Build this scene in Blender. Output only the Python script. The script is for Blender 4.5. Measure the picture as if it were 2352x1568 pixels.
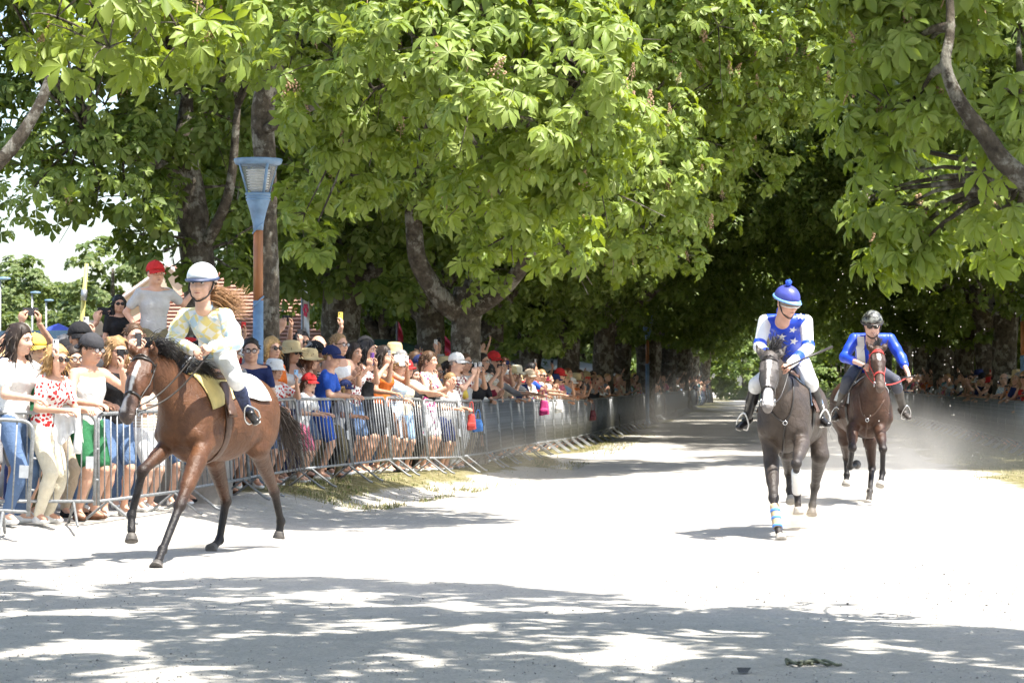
import bpy, math, random
import numpy as np
from mathutils import Vector, Matrix

for o in list(bpy.data.objects):
    bpy.data.objects.remove(o, do_unlink=True)
SC = bpy.context.scene
COL = SC.collection
R = math.radians

# ------------------------------------------------------------------ camera
CAMZ, FPX, CX, HY = 1.5, 6000.0, 1176.0, 880.0      # eye height, focal length in photo pixels, centre column, horizon row
cam = bpy.data.cameras.new('camera')
cam.sensor_width = 36.0
cam.lens = 36.0 * FPX / 2352.0
cam.shift_y = (HY - 784.0) / 2352.0
cam.clip_start, cam.clip_end = 0.5, 3000
cam.dof.use_dof = True
cam.dof.focus_distance = 24.0
cam.dof.aperture_fstop = 9.0
co = bpy.data.objects.new('camera', cam); COL.objects.link(co)
co.location = (0, 0, CAMZ); co.rotation_euler = (R(90), 0, 0)
SC.camera = co

# ------------------------------------------------------------------ sky, sun, exposure
TOSUN = Vector((0.38, -0.26, 1.0)).normalized()
sun_el = math.asin(TOSUN.z)
sun_az = math.atan2(TOSUN.x, TOSUN.y)               # clockwise from +Y
W = bpy.data.worlds.new('World'); SC.world = W; W.use_nodes = True
wn = W.node_tree.nodes; wl = W.node_tree.links
bg = wn['Background']
sky = wn.new('ShaderNodeTexSky'); sky.sky_type = 'NISHITA'; sky.sun_disc = False
sky.sun_elevation = sun_el; sky.sun_rotation = sun_az
sky.air_density = 1.0; sky.dust_density = 2.2; sky.ozone_density = 1.0
wl.new(sky.outputs[0], bg.inputs[0]); bg.inputs[1].default_value = 0.15
sl = bpy.data.lights.new('sun', 'SUN'); sl.energy = 4.8; sl.angle = R(0.55); sl.color = (1.0, 0.955, 0.88)
so = bpy.data.objects.new('sun', sl); COL.objects.link(so)
so.rotation_euler = TOSUN.to_track_quat('Z', 'Y').to_euler()
SC.view_settings.view_transform = 'Standard'; SC.view_settings.look = 'None'
SC.view_settings.exposure = 1.42; SC.view_settings.gamma = 1.0
SC.view_settings.use_curve_mapping = False
SC.cycles.use_denoising = True
SC.cycles.max_bounces = 8; SC.cycles.diffuse_bounces = 4; SC.cycles.glossy_bounces = 2
SC.cycles.transmission_bounces = 5; SC.cycles.transparent_max_bounces = 12; SC.cycles.volume_bounces = 1
SC.cycles.volume_step_rate = 3.0; SC.cycles.volume_max_steps = 128
SC.cycles.sample_clamp_indirect = 6.0
SC.cycles.use_adaptive_sampling = True; SC.cycles.adaptive_threshold = 0.02

def at(px, py, D):
    """the point that shows at photo pixel (px, py) when it is D metres in front of the lens plane"""
    return np.array([(px - CX) / FPX * D, D, CAMZ + (HY - py) / FPX * D])

# ------------------------------------------------------------------ materials
def rgb(h):
    h = h.lstrip('#'); c = [int(h[i:i+2], 16) / 255 for i in (0, 2, 4)]
    return tuple((x / 12.92 if x <= 0.04045 else ((x + 0.055) / 1.055) ** 2.4) for x in c) + (1,)
MATS = {}
class NT:
    def __init__(s, name):
        s.m = bpy.data.materials.new(name); s.m.use_nodes = True
        s.n = s.m.node_tree.nodes; s.l = s.m.node_tree.links
        s.b = s.n['Principled BSDF']; s.out = s.n['Material Output']
        MATS[name] = s.m
    def node(s, t, **kw):
        n = s.n.new(t)
        for k, v in kw.items(): setattr(n, k, v)
        return n
    def link(s, a, b): s.l.new(a, b)
    def coord(s, kind='Object', scale=None):
        t = s.node('ShaderNodeTexCoord'); o = t.outputs[kind]
        if scale is not None:
            mp = s.node('ShaderNodeMapping'); mp.inputs['Scale'].default_value = scale
            s.link(o, mp.inputs[0]); o = mp.outputs[0]
        return o
    def noise(s, co, scale, detail=4, rough=0.55, dist=0.0):
        n = s.node('ShaderNodeTexNoise'); s.link(co, n.inputs['Vector'])
        n.inputs['Scale'].default_value = scale; n.inputs['Detail'].default_value = detail
        n.inputs['Roughness'].default_value = rough; n.inputs['Distortion'].default_value = dist
        return n.outputs['Fac']
    def ramp(s, fac, stops, interp='LINEAR'):
        r = s.node('ShaderNodeValToRGB'); s.link(fac, r.inputs[0]); e = r.color_ramp.elements
        r.color_ramp.interpolation = interp
        while len(e) < len(stops): e.new(0.5)
        for el, (p, c) in zip(e, stops): el.position = p; el.color = c if len(c) == 4 else tuple(c) + (1,)
        return r.outputs[0]
    def mix(s, fac, a, b, mode='MIX'):
        m = s.node('ShaderNodeMix', data_type='RGBA', blend_type=mode)
        for sock, v in ((m.inputs[0], fac), (m.inputs[6], a), (m.inputs[7], b)):
            if isinstance(v, (int, float)): sock.default_value = v
            elif isinstance(v, tuple): sock.default_value = v if len(v) == 4 else v + (1,)
            else: s.link(v, sock)
        return m.outputs[2]
    def math(s, op, a, b=None):
        m = s.node('ShaderNodeMath', operation=op)
        for sock, v in ((m.inputs[0], a), (m.inputs[1], b)):
            if v is None: continue
            if isinstance(v, (int, float)): sock.default_value = v
            else: s.link(v, sock)
        return m.outputs[0]
    def bump(s, h, strength, dist=0.01):
        b = s.node('ShaderNodeBump'); b.inputs['Strength'].default_value = strength; b.inputs['Distance'].default_value = dist
        s.link(h, b.inputs['Height']); s.link(b.outputs[0], s.b.inputs['Normal'])
    def set(s, color=None, rough=0.6, metal=0.0, spec=None, **kw):
        if color is not None:
            if isinstance(color, tuple): s.b.inputs['Base Color'].default_value = color
            else: s.link(color, s.b.inputs['Base Color'])
        s.b.inputs['Roughness'].default_value = rough; s.b.inputs['Metallic'].default_value = metal
        if spec is not None: s.b.inputs['Specular IOR Level'].default_value = spec
        for k, v in kw.items(): s.b.inputs[k].default_value = v
        return s.m

def plain(name, color, rough=0.6, metal=0.0, spec=None, var=0.12, scale=18, **kw):
    if name in MATS: return MATS[name]
    t = NT(name); co_ = t.coord('Object'); f = t.noise(co_, scale, 3)
    c = t.ramp(f, [(0.3, tuple(x * (1 - var) for x in color[:3])), (0.7, tuple(min(1, x * (1 + var)) for x in color[:3]))])
    return t.set(c, rough, metal, spec, **kw)

# colour of the object itself (clothing, hair, skin): shared materials, one colour per object
def objcol(name, rough, var, scale, spec=0.4, sheen=0.0, stripe=False, sss=0.0, bump=0.0):
    t = NT(name); oi = t.node('ShaderNodeObjectInfo')
    f = t.noise(t.coord('Object'), scale, 4)
    g = t.ramp(f, [(0.25, (1 - var,) * 3), (0.75, (1 + var * 0.6,) * 3)])
    c = t.mix(1.0, oi.outputs['Color'], g, 'MULTIPLY')
    if stripe:
        w = t.node('ShaderNodeTexWave'); t.link(t.coord('Object', (1, 1, 1)), w.inputs[0]); w.wave_type = 'BANDS'; w.bands_direction = 'Z'
        w.inputs['Scale'].default_value = 9.0
        k = t.ramp(w.outputs['Fac'], [(0.45, (0, 0, 0)), (0.55, (1, 1, 1))])
        c = t.mix(k, c, (0.75, 0.74, 0.72))
    m = t.set(c, rough, 0, spec)
    if sheen: t.b.inputs['Sheen Weight'].default_value = sheen
    if sss:
        t.b.inputs['Subsurface Weight'].default_value = sss; t.b.inputs['Subsurface Radius'].default_value = (0.02, 0.008, 0.004)
    if bump: t.bump(t.noise(t.coord('Object'), 14, 3, 0.6, 0.6), bump, 0.02)
    return m
M_SKIN = objcol('skin', 0.52, 0.14, 16, 0.3, bump=0.12)
M_CLOTH = objcol('cloth', 0.85, 0.16, 9, 0.2, sheen=0.0, bump=0.8)
M_HAIR = objcol('hair', 0.55, 0.45, 55, 0.35, bump=0.5)
def printed():
    t = NT('cloth_print'); oi = t.node('ShaderNodeObjectInfo')
    v = t.node('ShaderNodeTexVoronoi'); t.link(t.coord('Object'), v.inputs['Vector']); v.inputs['Scale'].default_value = 26
    k = t.ramp(v.outputs['Distance'], [(0.42, (0, 0, 0)), (0.5, (1, 1, 1))])
    c = t.mix(k, oi.outputs['Color'], (0.78, 0.76, 0.72))
    t.set(c, 0.85, 0, 0.2); t.bump(t.noise(t.coord('Object'), 14, 3, 0.6, 0.6), 0.4, 0.02)
    return t.m
M_PRINT = printed()
M_STRIPE = objcol('cloth_stripe', 0.85, 0.10, 7, 0.2, stripe=True)

# ------------------------------------------------------------------ object helpers
def mesh_from(name, V, F, mats=(), fm=None, smooth=True, colors=None):
    """V (n,3) array, F list of index tuples or (m,k) array"""
    me = bpy.data.meshes.new(name)
    V = np.asarray(V, dtype=np.float32)
    if isinstance(F, np.ndarray):
        m, k = F.shape
        me.vertices.add(len(V)); me.vertices.foreach_set('co', V.ravel())
        me.loops.add(m * k); me.loops.foreach_set('vertex_index', F.astype(np.int32).ravel())
        me.polygons.add(m); me.polygons.foreach_set('loop_start', np.arange(0, m * k, k, dtype=np.int32))
        me.update(calc_edges=True)
    else:
        me.from_pydata([tuple(map(float, v)) for v in V], [], [tuple(map(int, f)) for f in F])
    for mt in mats: me.materials.append(mt)
    if fm is not None: me.polygons.foreach_set('material_index', np.asarray(fm, dtype=np.int32))
    if colors is not None:
        a = me.color_attributes.new('Col', 'FLOAT_COLOR', 'POINT')
        c = np.ones((len(V), 4), dtype=np.float32); c[:, :3] = colors
        a.data.foreach_set('color', c.ravel())
    if smooth: me.polygons.foreach_set('use_smooth', np.ones(len(me.polygons), dtype=bool))
    me.update()
    return me

def link(name, me, parent=None, loc=None, color=None, mat=None, **props):
    o = bpy.data.objects.new(name, me); COL.objects.link(o)
    if mat is not None and me is not None and not me.materials: me.materials.append(mat)
    if parent is not None: o.parent = parent
    if loc is not None: o.location = loc
    if color is not None: o.color = color if len(color) == 4 else tuple(color) + (1,)
    for k, v in props.items(): o[k] = v
    return o

def thing(name, label, cat, loc=(0, 0, 0), rz=0.0, group=None):
    o = bpy.data.objects.new(name, None); COL.objects.link(o); o.empty_display_size = 0.2
    o.location = loc; o.rotation_euler = (0, 0, rz); o['label'] = label; o['category'] = cat
    if group: o['group'] = group
    return o

class MB:
    """collects plain shapes into one mesh"""
    def __init__(s): s.V = []; s.F = []; s.M = []; s.n = 0
    def add(s, V, F, mi=0):
        V = np.asarray(V, dtype=float)
        s.V.append(V); s.F += [tuple(i + s.n for i in f) for f in F]; s.M += [mi] * len(F); s.n += len(V)
    def box(s, c, d, mi=0, Rm=None, taper=1.0):
        x, y, z = (k / 2 for k in d)
        v = np.array([[-x, -y, -z], [x, -y, -z], [x, y, -z], [-x, y, -z], [-x * taper, -y * taper, z], [x * taper, -y * taper, z], [x * taper, y * taper, z], [-x * taper, y * taper, z]])
        if Rm is not None: v = v @ np.asarray(Rm).T
        s.add(v + np.asarray(c), [(0, 3, 2, 1), (4, 5, 6, 7), (0, 1, 5, 4), (1, 2, 6, 5), (2, 3, 7, 6), (3, 0, 4, 7)], mi)
    def tube(s, P, r, n=8, mi=0, cap=True, flat=None):
        """swept tube through points P; r number or list; flat = (direction, factor) squashes the section along direction"""
        P = np.asarray(P, dtype=float); k = len(P)
        rr = np.full(k, r, dtype=float) if np.isscalar(r) else np.asarray(r, dtype=float)
        T = np.gradient(P, axis=0); T /= np.linalg.norm(T, axis=1)[:, None] + 1e-12
        u = np.cross(T[0], [0, 0, 1.0])
        if np.linalg.norm(u) < 1e-3: u = np.cross(T[0], [1.0, 0, 0])
        u /= np.linalg.norm(u); V = []
        for i in range(k):
            u = u - T[i] * (u @ T[i]); u /= np.linalg.norm(u) + 1e-12; w = np.cross(T[i], u)
            a = np.arange(n) / n * 2 * math.pi
            ring = rr[i] * (np.cos(a)[:, None] * u + np.sin(a)[:, None] * w)
            if flat is not None:
                dv = np.asarray(flat[0][i] if np.ndim(flat[0]) == 2 else flat[0], dtype=float); dv = dv / (np.linalg.norm(dv) + 1e-12)
                ring = ring - np.outer(ring @ dv, dv) * (1 - flat[1])
            V.append(P[i] + ring)
        F = []
        for i in range(k - 1):
            for j in range(n):
                a, b = i * n + j, i * n + (j + 1) % n
                F.append((a, b, b + n, a + n))
        if cap: F += [tuple(range(n))[::-1], tuple(range((k - 1) * n, k * n))]
        s.add(np.concatenate(V), F, mi)
    def lathe(s, prof, n=16, mi=0, c=(0, 0, 0), a0=0.0):
        V = []; F = []
        for r, z in prof:
            a = a0 + np.arange(n) / n * 2 * math.pi
            V.append(np.stack([r * np.cos(a), r * np.sin(a), np.full(n, z)], 1))
        for i in range(len(prof) - 1):
            for j in range(n):
                a, b = i * n + j, i * n + (j + 1) % n
                F.append((a, b, b + n, a + n))
        F += [tuple(range(n))[::-1], tuple(range((len(prof) - 1) * n, len(prof) * n))]
        s.add(np.concatenate(V) + np.asarray(c), F, mi)
    def ball(s, c, r, n=8, m=6, mi=0, Rm=None):
        r = np.broadcast_to(np.asarray(r, dtype=float), (3,)); V = [[0, 0, -1]]; F = []
        for i in range(1, m):
            t = -math.pi / 2 + math.pi * i / m
            for j in range(n):
                a = j / n * 2 * math.pi; V.append([math.cos(t) * math.cos(a), math.cos(t) * math.sin(a), math.sin(t)])
        V.append([0, 0, 1]); L = len(V) - 1
        for j in range(n): F.append((0, 1 + (j + 1) % n, 1 + j))
        for i in range(m - 2):
            for j in range(n):
                a, b = 1 + i * n + j, 1 + i * n + (j + 1) % n; F.append((a, b, b + n, a + n))
        for j in range(n): F.append((L, 1 + (m - 2) * n + j, 1 + (m - 2) * n + (j + 1) % n))
        V = np.array(V) * r
        if Rm is not None: V = V @ np.asarray(Rm).T
        s.add(V + np.asarray(c), F, mi)
    def mesh(s, name, mats, smooth=True):
        return mesh_from(name, np.concatenate(s.V), s.F, mats, s.M, smooth)
    def obj(s, name, mats, parent=None, smooth=True, **kw):
        if not isinstance(mats, (list, tuple)): mats = [mats]
        return link(name, s.mesh(name, mats, smooth), parent, **kw)

def unit(v):
    v = np.asarray(v, dtype=float); return v / (np.linalg.norm(v) + 1e-12)
def frame(zdir, up=(0, 0, 1)):
    """rotation whose columns are x, y, z with z along zdir"""
    z = unit(zdir); x = np.cross(up, z)
    if np.linalg.norm(x) < 1e-4: x = np.cross((0, 1, 0), z)
    x = unit(x); return np.stack([x, np.cross(z, x), z], 1)
def spline(P, n):
    """Catmull-Rom through P, n points a span"""
    P = np.asarray(P, dtype=float); Q = np.vstack([2 * P[0] - P[1], P, 2 * P[-1] - P[-2]]); out = []
    for i in range(len(P) - 1):
        a, b, c, d = Q[i:i + 4]
        for t in np.arange(n) / n:
            out.append(0.5 * (2 * b + (c - a) * t + (2 * a - 5 * b + 4 * c - d) * t * t + (3 * b - a - 3 * c + d) * t ** 3))
    out.append(P[-1]); return np.array(out)

# ------------------------------------------------------------------ smooth-blended bodies (distance field -> one continuous surface)
class Body:
    def __init__(s): s.p = []; s.g = None
    def cone(s, a, b, ra, rb=None, k=0.03, tag=0, sub=False):
        s.p.append(('c', np.asarray(a, float), np.asarray(b, float), ra, ra if rb is None else rb, None, k, tag, sub)); return s
    def ecap(s, a, b, u, ra, rb, k=0.04, tag=0):
        """capsule of oval section: ra, rb = (half width along u, half width across) at each end"""
        s.p.append(('e', np.asarray(a, float), np.asarray(b, float), ra, rb, unit(u), k, tag, False)); return s
    def ell(s, c, r, Rm=None, k=0.04, tag=0, sub=False):
        s.p.append(('l', np.asarray(c, float), np.asarray(r, float), None, None, np.eye(3) if Rm is None else np.asarray(Rm, float), k, tag, sub)); return s
    def cut(s, p, n, k=0.004):
        s.p.append(('h', np.asarray(p, float), unit(n), None, None, None, k, -1, True)); return s
    @staticmethod
    def dist(q, P):
        t = q[0]
        if t == 'c':
            a, b, ra, rb = q[1:5]; ba = b - a; d = P - a
            h = np.clip(d @ ba / (ba @ ba + 1e-12), 0, 1)
            return np.linalg.norm(d - h[..., None] * ba, axis=-1) - (ra + (rb - ra) * h)
        if t == 'e':
            a, b, ra, rb, u = q[1:6]; ba = b - a; d = P - a
            h = np.clip(d @ ba / (ba @ ba + 1e-12), 0, 1); w = d - h[..., None] * ba
            qu = w @ u; qo = np.sqrt(np.maximum((w * w).sum(-1) - qu * qu, 0))
            ru = ra[0] + (rb[0] - ra[0]) * h; rv = ra[1] + (rb[1] - ra[1]) * h
            k0 = np.sqrt((qu / ru) ** 2 + (qo / rv) ** 2); k1 = np.sqrt((qu / ru ** 2) ** 2 + (qo / rv ** 2) ** 2) + 1e-9
            return np.where(k0 < 1e-4, -np.minimum(ru, rv), k0 * (k0 - 1) / k1)
        if t == 'l':
            w = (P - q[1]) @ q[5]; k0 = np.linalg.norm(w / q[2], axis=-1); k1 = np.linalg.norm(w / q[2] ** 2, axis=-1) + 1e-9
            return np.where(k0 < 1e-4, -q[2].min(), k0 * (k0 - 1) / k1)
        return (P - q[1]) @ q[2]
    @staticmethod
    def bbox(q):
        t = q[0]
        if t == 'c': r = max(q[3], q[4]); return np.minimum(q[1], q[2]) - r, np.maximum(q[1], q[2]) + r
        if t == 'e': r = max(max(q[3]), max(q[4])); return np.minimum(q[1], q[2]) - r, np.maximum(q[1], q[2]) + r
        if t == 'l': e = np.sqrt((q[5] ** 2) @ (q[2] ** 2)); return q[1] - e, q[1] + e
        return None
    def field(s, P, grow=0.0):
        if s.g is not None:                             # read the sampled field
            D, lo, h = s.g; q = (np.asarray(P) - lo) / h; n = np.array(D.shape); i = np.floor(q).astype(int); ok = ((i >= 0) & (i < n - 1)).all(-1)
            i = np.clip(i, 0, n - 2); f = np.clip(q - i, 0, 1); r = 0.0; x, y, z = i[..., 0], i[..., 1], i[..., 2]
            for a in (0, 1):
                for b in (0, 1):
                    for c in (0, 1): r = r + D[x + a, y + b, z + c] * np.abs(1 - a - f[..., 0]) * np.abs(1 - b - f[..., 1]) * np.abs(1 - c - f[..., 2])
            return np.where(ok, r, 1.0)
        D = np.full(P.shape[:-1], 1.0)
        for q in s.p: D = s._join(D, s.dist(q, P) - (0 if q[8] else grow), q)
        return D
    @staticmethod
    def _join(D, d, q):
        k = q[6]
        if q[0] == 'h': return np.maximum(D, d)
        if q[8]:
            d = -d; h = np.maximum(k - np.abs(D - d), 0) / k; return np.maximum(D, d) + h * h * k * 0.25
        h = np.maximum(k - np.abs(D - d), 0) / k; return np.minimum(D, d) - h * h * k * 0.25
    def normal(s, P, e=0.004):
        if s.g is not None: e = s.g[2]
        g = np.stack([s.field(P + np.eye(3)[i] * e) - s.field(P - np.eye(3)[i] * e) for i in range(3)], -1)
        return g / (np.linalg.norm(g, axis=-1)[..., None] + 1e-9)
    def snap(s, P, off=0.0, it=6):
        """moves points onto the surface (plus off)"""
        P = np.array(P, dtype=float)
        for _ in range(it):
            P = P - s.normal(P) * (s.field(P) - off)[..., None]
        return P
    def surface(s, h, grow=0.0):
        bb = [s.bbox(q) for q in s.p if q[0] != 'h' and not q[8]]
        lo = np.min([b[0] for b in bb], 0) - grow - 3 * h; hi = np.max([b[1] for b in bb], 0) + grow + 3 * h
        n = np.ceil((hi - lo) / h).astype(int) + 1
        ax = [lo[i] + np.arange(n[i]) * h for i in range(3)]
        D = np.full(tuple(n), 1.0)
        for q in s.p:
            b = s.bbox(q)
            if b is None: sl_ = (slice(0, n[0]), slice(0, n[1]), slice(0, n[2]))
            else:
                pad = q[6] + grow + 2.5 * h
                i0 = np.maximum(((b[0] - pad - lo) / h).astype(int), 0); i1 = np.minimum(((b[1] + pad - lo) / h).astype(int) + 2, n)
                if (i1 <= i0).any(): continue
                sl_ = tuple(slice(i0[i], i1[i]) for i in range(3))
            P = np.stack(np.meshgrid(ax[0][sl_[0]], ax[1][sl_[1]], ax[2][sl_[2]], indexing='ij'), -1)
            D[sl_] = s._join(D[sl_], s.dist(q, P) - (0 if q[8] else grow), q)
        s.g = (D, lo, h)
        return nets(D, lo, h)
    def colors(s, V, table, sharp=0.02):
        """blend the colours of the nearest pieces"""
        Wt = np.zeros(len(V)); C = np.zeros((len(V), 3))
        for q in s.p:
            if q[0] == 'h' or q[8]: continue
            w = np.exp(-np.clip(s.dist(q, V) / sharp, -8, 30)); Wt += w; C += w[:, None] * np.asarray(table[q[7]][:3])
        return C / Wt[:, None]

def nets(D, lo, h):
    ins = D < 0; n = D.shape
    cc = np.zeros(tuple(k - 1 for k in n), dtype=np.int8)
    for dx in (0, 1):
        for dy in (0, 1):
            for dz in (0, 1): cc += ins[dx:n[0] - 1 + dx, dy:n[1] - 1 + dy, dz:n[2] - 1 + dz]
    act = (cc > 0) & (cc < 8); I = np.argwhere(act)
    idx = -np.ones(act.shape, dtype=np.int64); idx[act] = np.arange(len(I))
    off = np.array([[x, y, z] for x in (0, 1) for y in (0, 1) for z in (0, 1)])
    val = np.stack([D[I[:, 0] + o[0], I[:, 1] + o[1], I[:, 2] + o[2]] for o in off], 1)
    acc = np.zeros((len(I), 3)); cnt = np.zeros(len(I))
    for a in range(8):
        for b in range(a + 1, 8):
            if np.abs(off[a] - off[b]).sum() != 1: continue
            va, vb = val[:, a], val[:, b]; m = (va < 0) != (vb < 0)
            t = np.where(m, va / np.where(m, va - vb, 1), 0)
            acc += m[:, None] * (off[a] + t[:, None] * (off[b] - off[a])); cnt += m
    V = lo + (I + acc / cnt[:, None]) * h
    Q = []
    for ax_ in range(3):
        s0 = [slice(None)] * 3; s1 = [slice(None)] * 3; s0[ax_] = slice(0, -1); s1[ax_] = slice(1, None)
        a, b = ins[tuple(s0)], ins[tuple(s1)]
        E = np.argwhere(a != b); flip = a[tuple(E.T)]
        u, v = [(1, 2), (2, 0), (0, 1)][ax_]
        ok = (E[:, u] > 0) & (E[:, v] > 0) & (E[:, u] < n[u] - 1) & (E[:, v] < n[v] - 1); E = E[ok]; flip = flip[ok]
        def cell(du, dv):
            e = E.copy(); e[:, u] -= du; e[:, v] -= dv; return idx[tuple(e.T)]
        q = np.stack([cell(1, 1), cell(0, 1), cell(0, 0), cell(1, 0)], 1)
        q[~flip] = q[~flip][:, ::-1]; Q.append(q)
    return V, np.concatenate(Q)
# ================================================================== the setting
rng = np.random.default_rng(7)
FEN = np.array([(10, -9.0), (20, -6.9), (24.9, -5.6), (25.7, -4.08), (27.6, -3.48), (29.7, -2.97), (31.9, -2.55), (34.7, -1.95), (37, -1.52),
                (39.3, -1.02), (41.6, -0.5), (76, 2.99), (110, 6.4), (207, 16.4), (400, 36)])
def fence_x(d): return np.interp(d, FEN[:, 0], FEN[:, 1])
def right_x(d): return 5.4 + 0.1 * np.asarray(d, float)
def sstep(t): t = np.clip(t, 0, 1); return t * t * (3 - 2 * t)
def vnoise(x, y, seed=0):
    """cheap smooth noise"""
    s = np.zeros(np.broadcast(x, y).shape); r_ = np.random.default_rng(seed)
    for k in range(7):
        a = r_.uniform(0, 6.28); f = 0.5 * 1.7 ** k; ph = r_.uniform(0, 6.28)
        s = s + np.sin((x * math.cos(a) + y * math.sin(a)) * f + ph + 1.3 * np.sin((x * math.sin(a) - y * math.cos(a)) * f * 0.7 + ph)) / 1.35 ** k
    return s / 3
def gz(x, y):
    x = np.asarray(x, float); y = np.asarray(y, float)
    amp = 0.12 + 0.12 * sstep((y - 26) / 6) - 0.10 * sstep((y - 36) / 5) - 0.14 * sstep((y - 45) / 18)
    return amp * sstep((fence_x(y) + 1.0 - x) / 1.3)

def ground():
    xs = np.unique(np.round(np.concatenate([np.linspace(-260, -20, 14), np.linspace(-20, -8, 14), np.linspace(-8, 12, 110), np.linspace(12, 40, 40), np.linspace(40, 260, 14)]), 3))
    ys = np.unique(np.round(np.concatenate([np.linspace(-60, 10, 15), np.linspace(10, 50, 200), np.linspace(50, 130, 120), np.linspace(130, 700, 30)]), 3))
    X, Y = np.meshgrid(xs, ys, indexing='ij')
    Z = gz(X, Y) + 0.012 * vnoise(X * 1.2, Y * 1.2, 3) * (np.abs(X) < 30)
    V = np.stack([X, Y, Z], -1).reshape(-1, 3); nx, ny = X.shape
    i = np.arange(nx - 1)[:, None] * ny + np.arange(ny - 1)[None, :]
    F = np.stack([i, i + ny, i + ny + 1, i + 1], -1).reshape(-1, 4)
    # how much turf: strips along both barriers, bare track between
    nz = vnoise(X, Y, 5)
    left = sstep((fence_x(Y) + 0.85 + 0.45 * nz - X) / 0.8) * sstep((Y - 29.5 - nz) / 2.5)
    left = left * (1 - 0.75 * sstep((fence_x(Y) - 0.6 - X) / 1.0))
    right = sstep((X - right_x(Y) + 2.8 + 0.6 * nz) / 1.2) * sstep((Y - 34 - nz) / 6)
    mid = 0.55 * sstep((Y - 62) / 25) * (0.6 + 0.4 * nz)
    t = np.clip(np.maximum(np.maximum(left, right), mid), 0, 1).reshape(-1)
    far = sstep((np.abs(X - 0.1 * Y) - 16) / 4).reshape(-1)
    me = mesh_from('ground', V, F, [ground_mat()], colors=np.stack([np.maximum(t, far), t, t], 1))
    link('ground', me, kind='structure')

def ground_mat():
    t = NT('gravel_ground'); co_ = t.coord('Object')
    at_ = t.node('ShaderNodeAttribute', attribute_name='Col'); sp = t.node('ShaderNodeSeparateColor'); t.link(at_.outputs['Color'], sp.inputs[0])
    n1 = t.noise(co_, 0.35, 5, 0.6); n2 = t.noise(co_, 38, 6, 0.75); n3 = t.noise(co_, 5, 5, 0.65); n4 = t.noise(co_, 160, 2, 0.5)
    base = t.ramp(n1, [(0.3, (0.44, 0.42, 0.385)), (0.7, (0.53, 0.505, 0.46))])
    base = t.mix(0.55, base, t.ramp(n2, [(0.36, (0.55, 0.54, 0.53)), (0.5, (1, 1, 1)), (0.62, (1.12, 1.1, 1.06))]), 'MULTIPLY')
    base = t.mix(0.35, base, t.ramp(n3, [(0.35, (0.78, 0.77, 0.75)), (0.6, (1.05, 1.04, 1.02))]), 'MULTIPLY')
    base = t.mix(0.5, base, t.ramp(n4, [(0.3, (0.6, 0.59, 0.57)), (0.42, (1, 1, 1))]), 'MULTIPLY')
    g = t.ramp(n3, [(0.3, (0.22, 0.185, 0.11)), (0.45, (0.16, 0.15, 0.06)), (0.7, (0.36, 0.32, 0.21))])
    g = t.mix(0.6, g, t.ramp(n2, [(0.35, (0.5, 0.5, 0.5)), (0.6, (1.3, 1.25, 1.1))]), 'MULTIPLY')
    fac = t.math('MULTIPLY_ADD', n3, 0.9)
    k = t.math('ADD', sp.outputs[0], t.math('MULTIPLY', t.math('SUBTRACT', n3, 0.5), 0.9))
    k = t.ramp(k, [(0.38, (0, 0, 0)), (0.62, (1, 1, 1))])
    t.set(t.mix(k, base, g), 0.95, 0, 0.15)
    v = t.node('ShaderNodeTexVoronoi'); t.link(co_, v.inputs['Vector']); v.inputs['Scale'].default_value = 42
    hgt = t.math('ADD', t.math('MULTIPLY', n2, 1.2), t.math('MULTIPLY', v.outputs['Distance'], 0.6))
    n5 = t.noise(co_, 2.6, 3, 0.6, 0.8); v2 = t.node('ShaderNodeTexVoronoi'); t.link(co_, v2.inputs['Vector']); v2.inputs['Scale'].default_value = 5.5; v2.feature = 'SMOOTH_F1'
    hgt = t.math('ADD', hgt, t.math('ADD', t.math('MULTIPLY', n5, 2.4), t.math('MULTIPLY', v2.outputs['Distance'], 2.0)))
    t.bump(hgt, 0.75, 0.028)
    return t.m
ground()

def pebbles():
    """loose stones on the track"""
    n = 6500; base = np.array([[1, 0, 0], [-1, 0, 0], [0, 1, 0], [0, -1, 0], [0, 0, .7], [0, 0, -.7]], float)
    F0 = np.array([(0, 2, 4), (2, 1, 4), (1, 3, 4), (3, 0, 4), (2, 0, 5), (1, 2, 5), (3, 1, 5), (0, 3, 5)])
    D = 12.6 + 9 * rng.random(n) ** 1.4; X = (rng.random(n) * 2 - 1) * (D * 0.205)
    ok = X > fence_x(D) - 0.3; D, X = D[ok], X[ok]; n = len(D)
    s = 0.0025 + 0.0065 * rng.random(n) ** 3 + (rng.random(n) < 0.008) * 0.009
    V = base[None] * s[:, None, None] * rng.uniform(0.6, 1.5, (n, 6, 3)); a = rng.uniform(0, 6.28, n)
    V = np.stack([V[..., 0] * np.cos(a)[:, None] - V[..., 1] * np.sin(a)[:, None], V[..., 0] * np.sin(a)[:, None] + V[..., 1] * np.cos(a)[:, None], V[..., 2]], -1)
    V += np.stack([X, D, gz(X, D) + s * 0.4], -1)[:, None]
    F = (F0[None] + (np.arange(n) * 6)[:, None, None]).reshape(-1, 3)
    t = NT('pebble'); g = t.node('ShaderNodeNewGeometry')
    t.set(t.ramp(g.outputs['Random Per Island'], [(0, (0.17, 0.16, 0.15)), (0.5, (0.32, 0.305, 0.28)), (1, (0.52, 0.50, 0.46))]), 0.9)
    link('gravel_stones', mesh_from('gravel_stones', V.reshape(-1, 3), F, [t.m], smooth=False), kind='stuff', label='loose small stones scattered on the pale gravel track', category='gravel')
pebbles()

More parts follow.
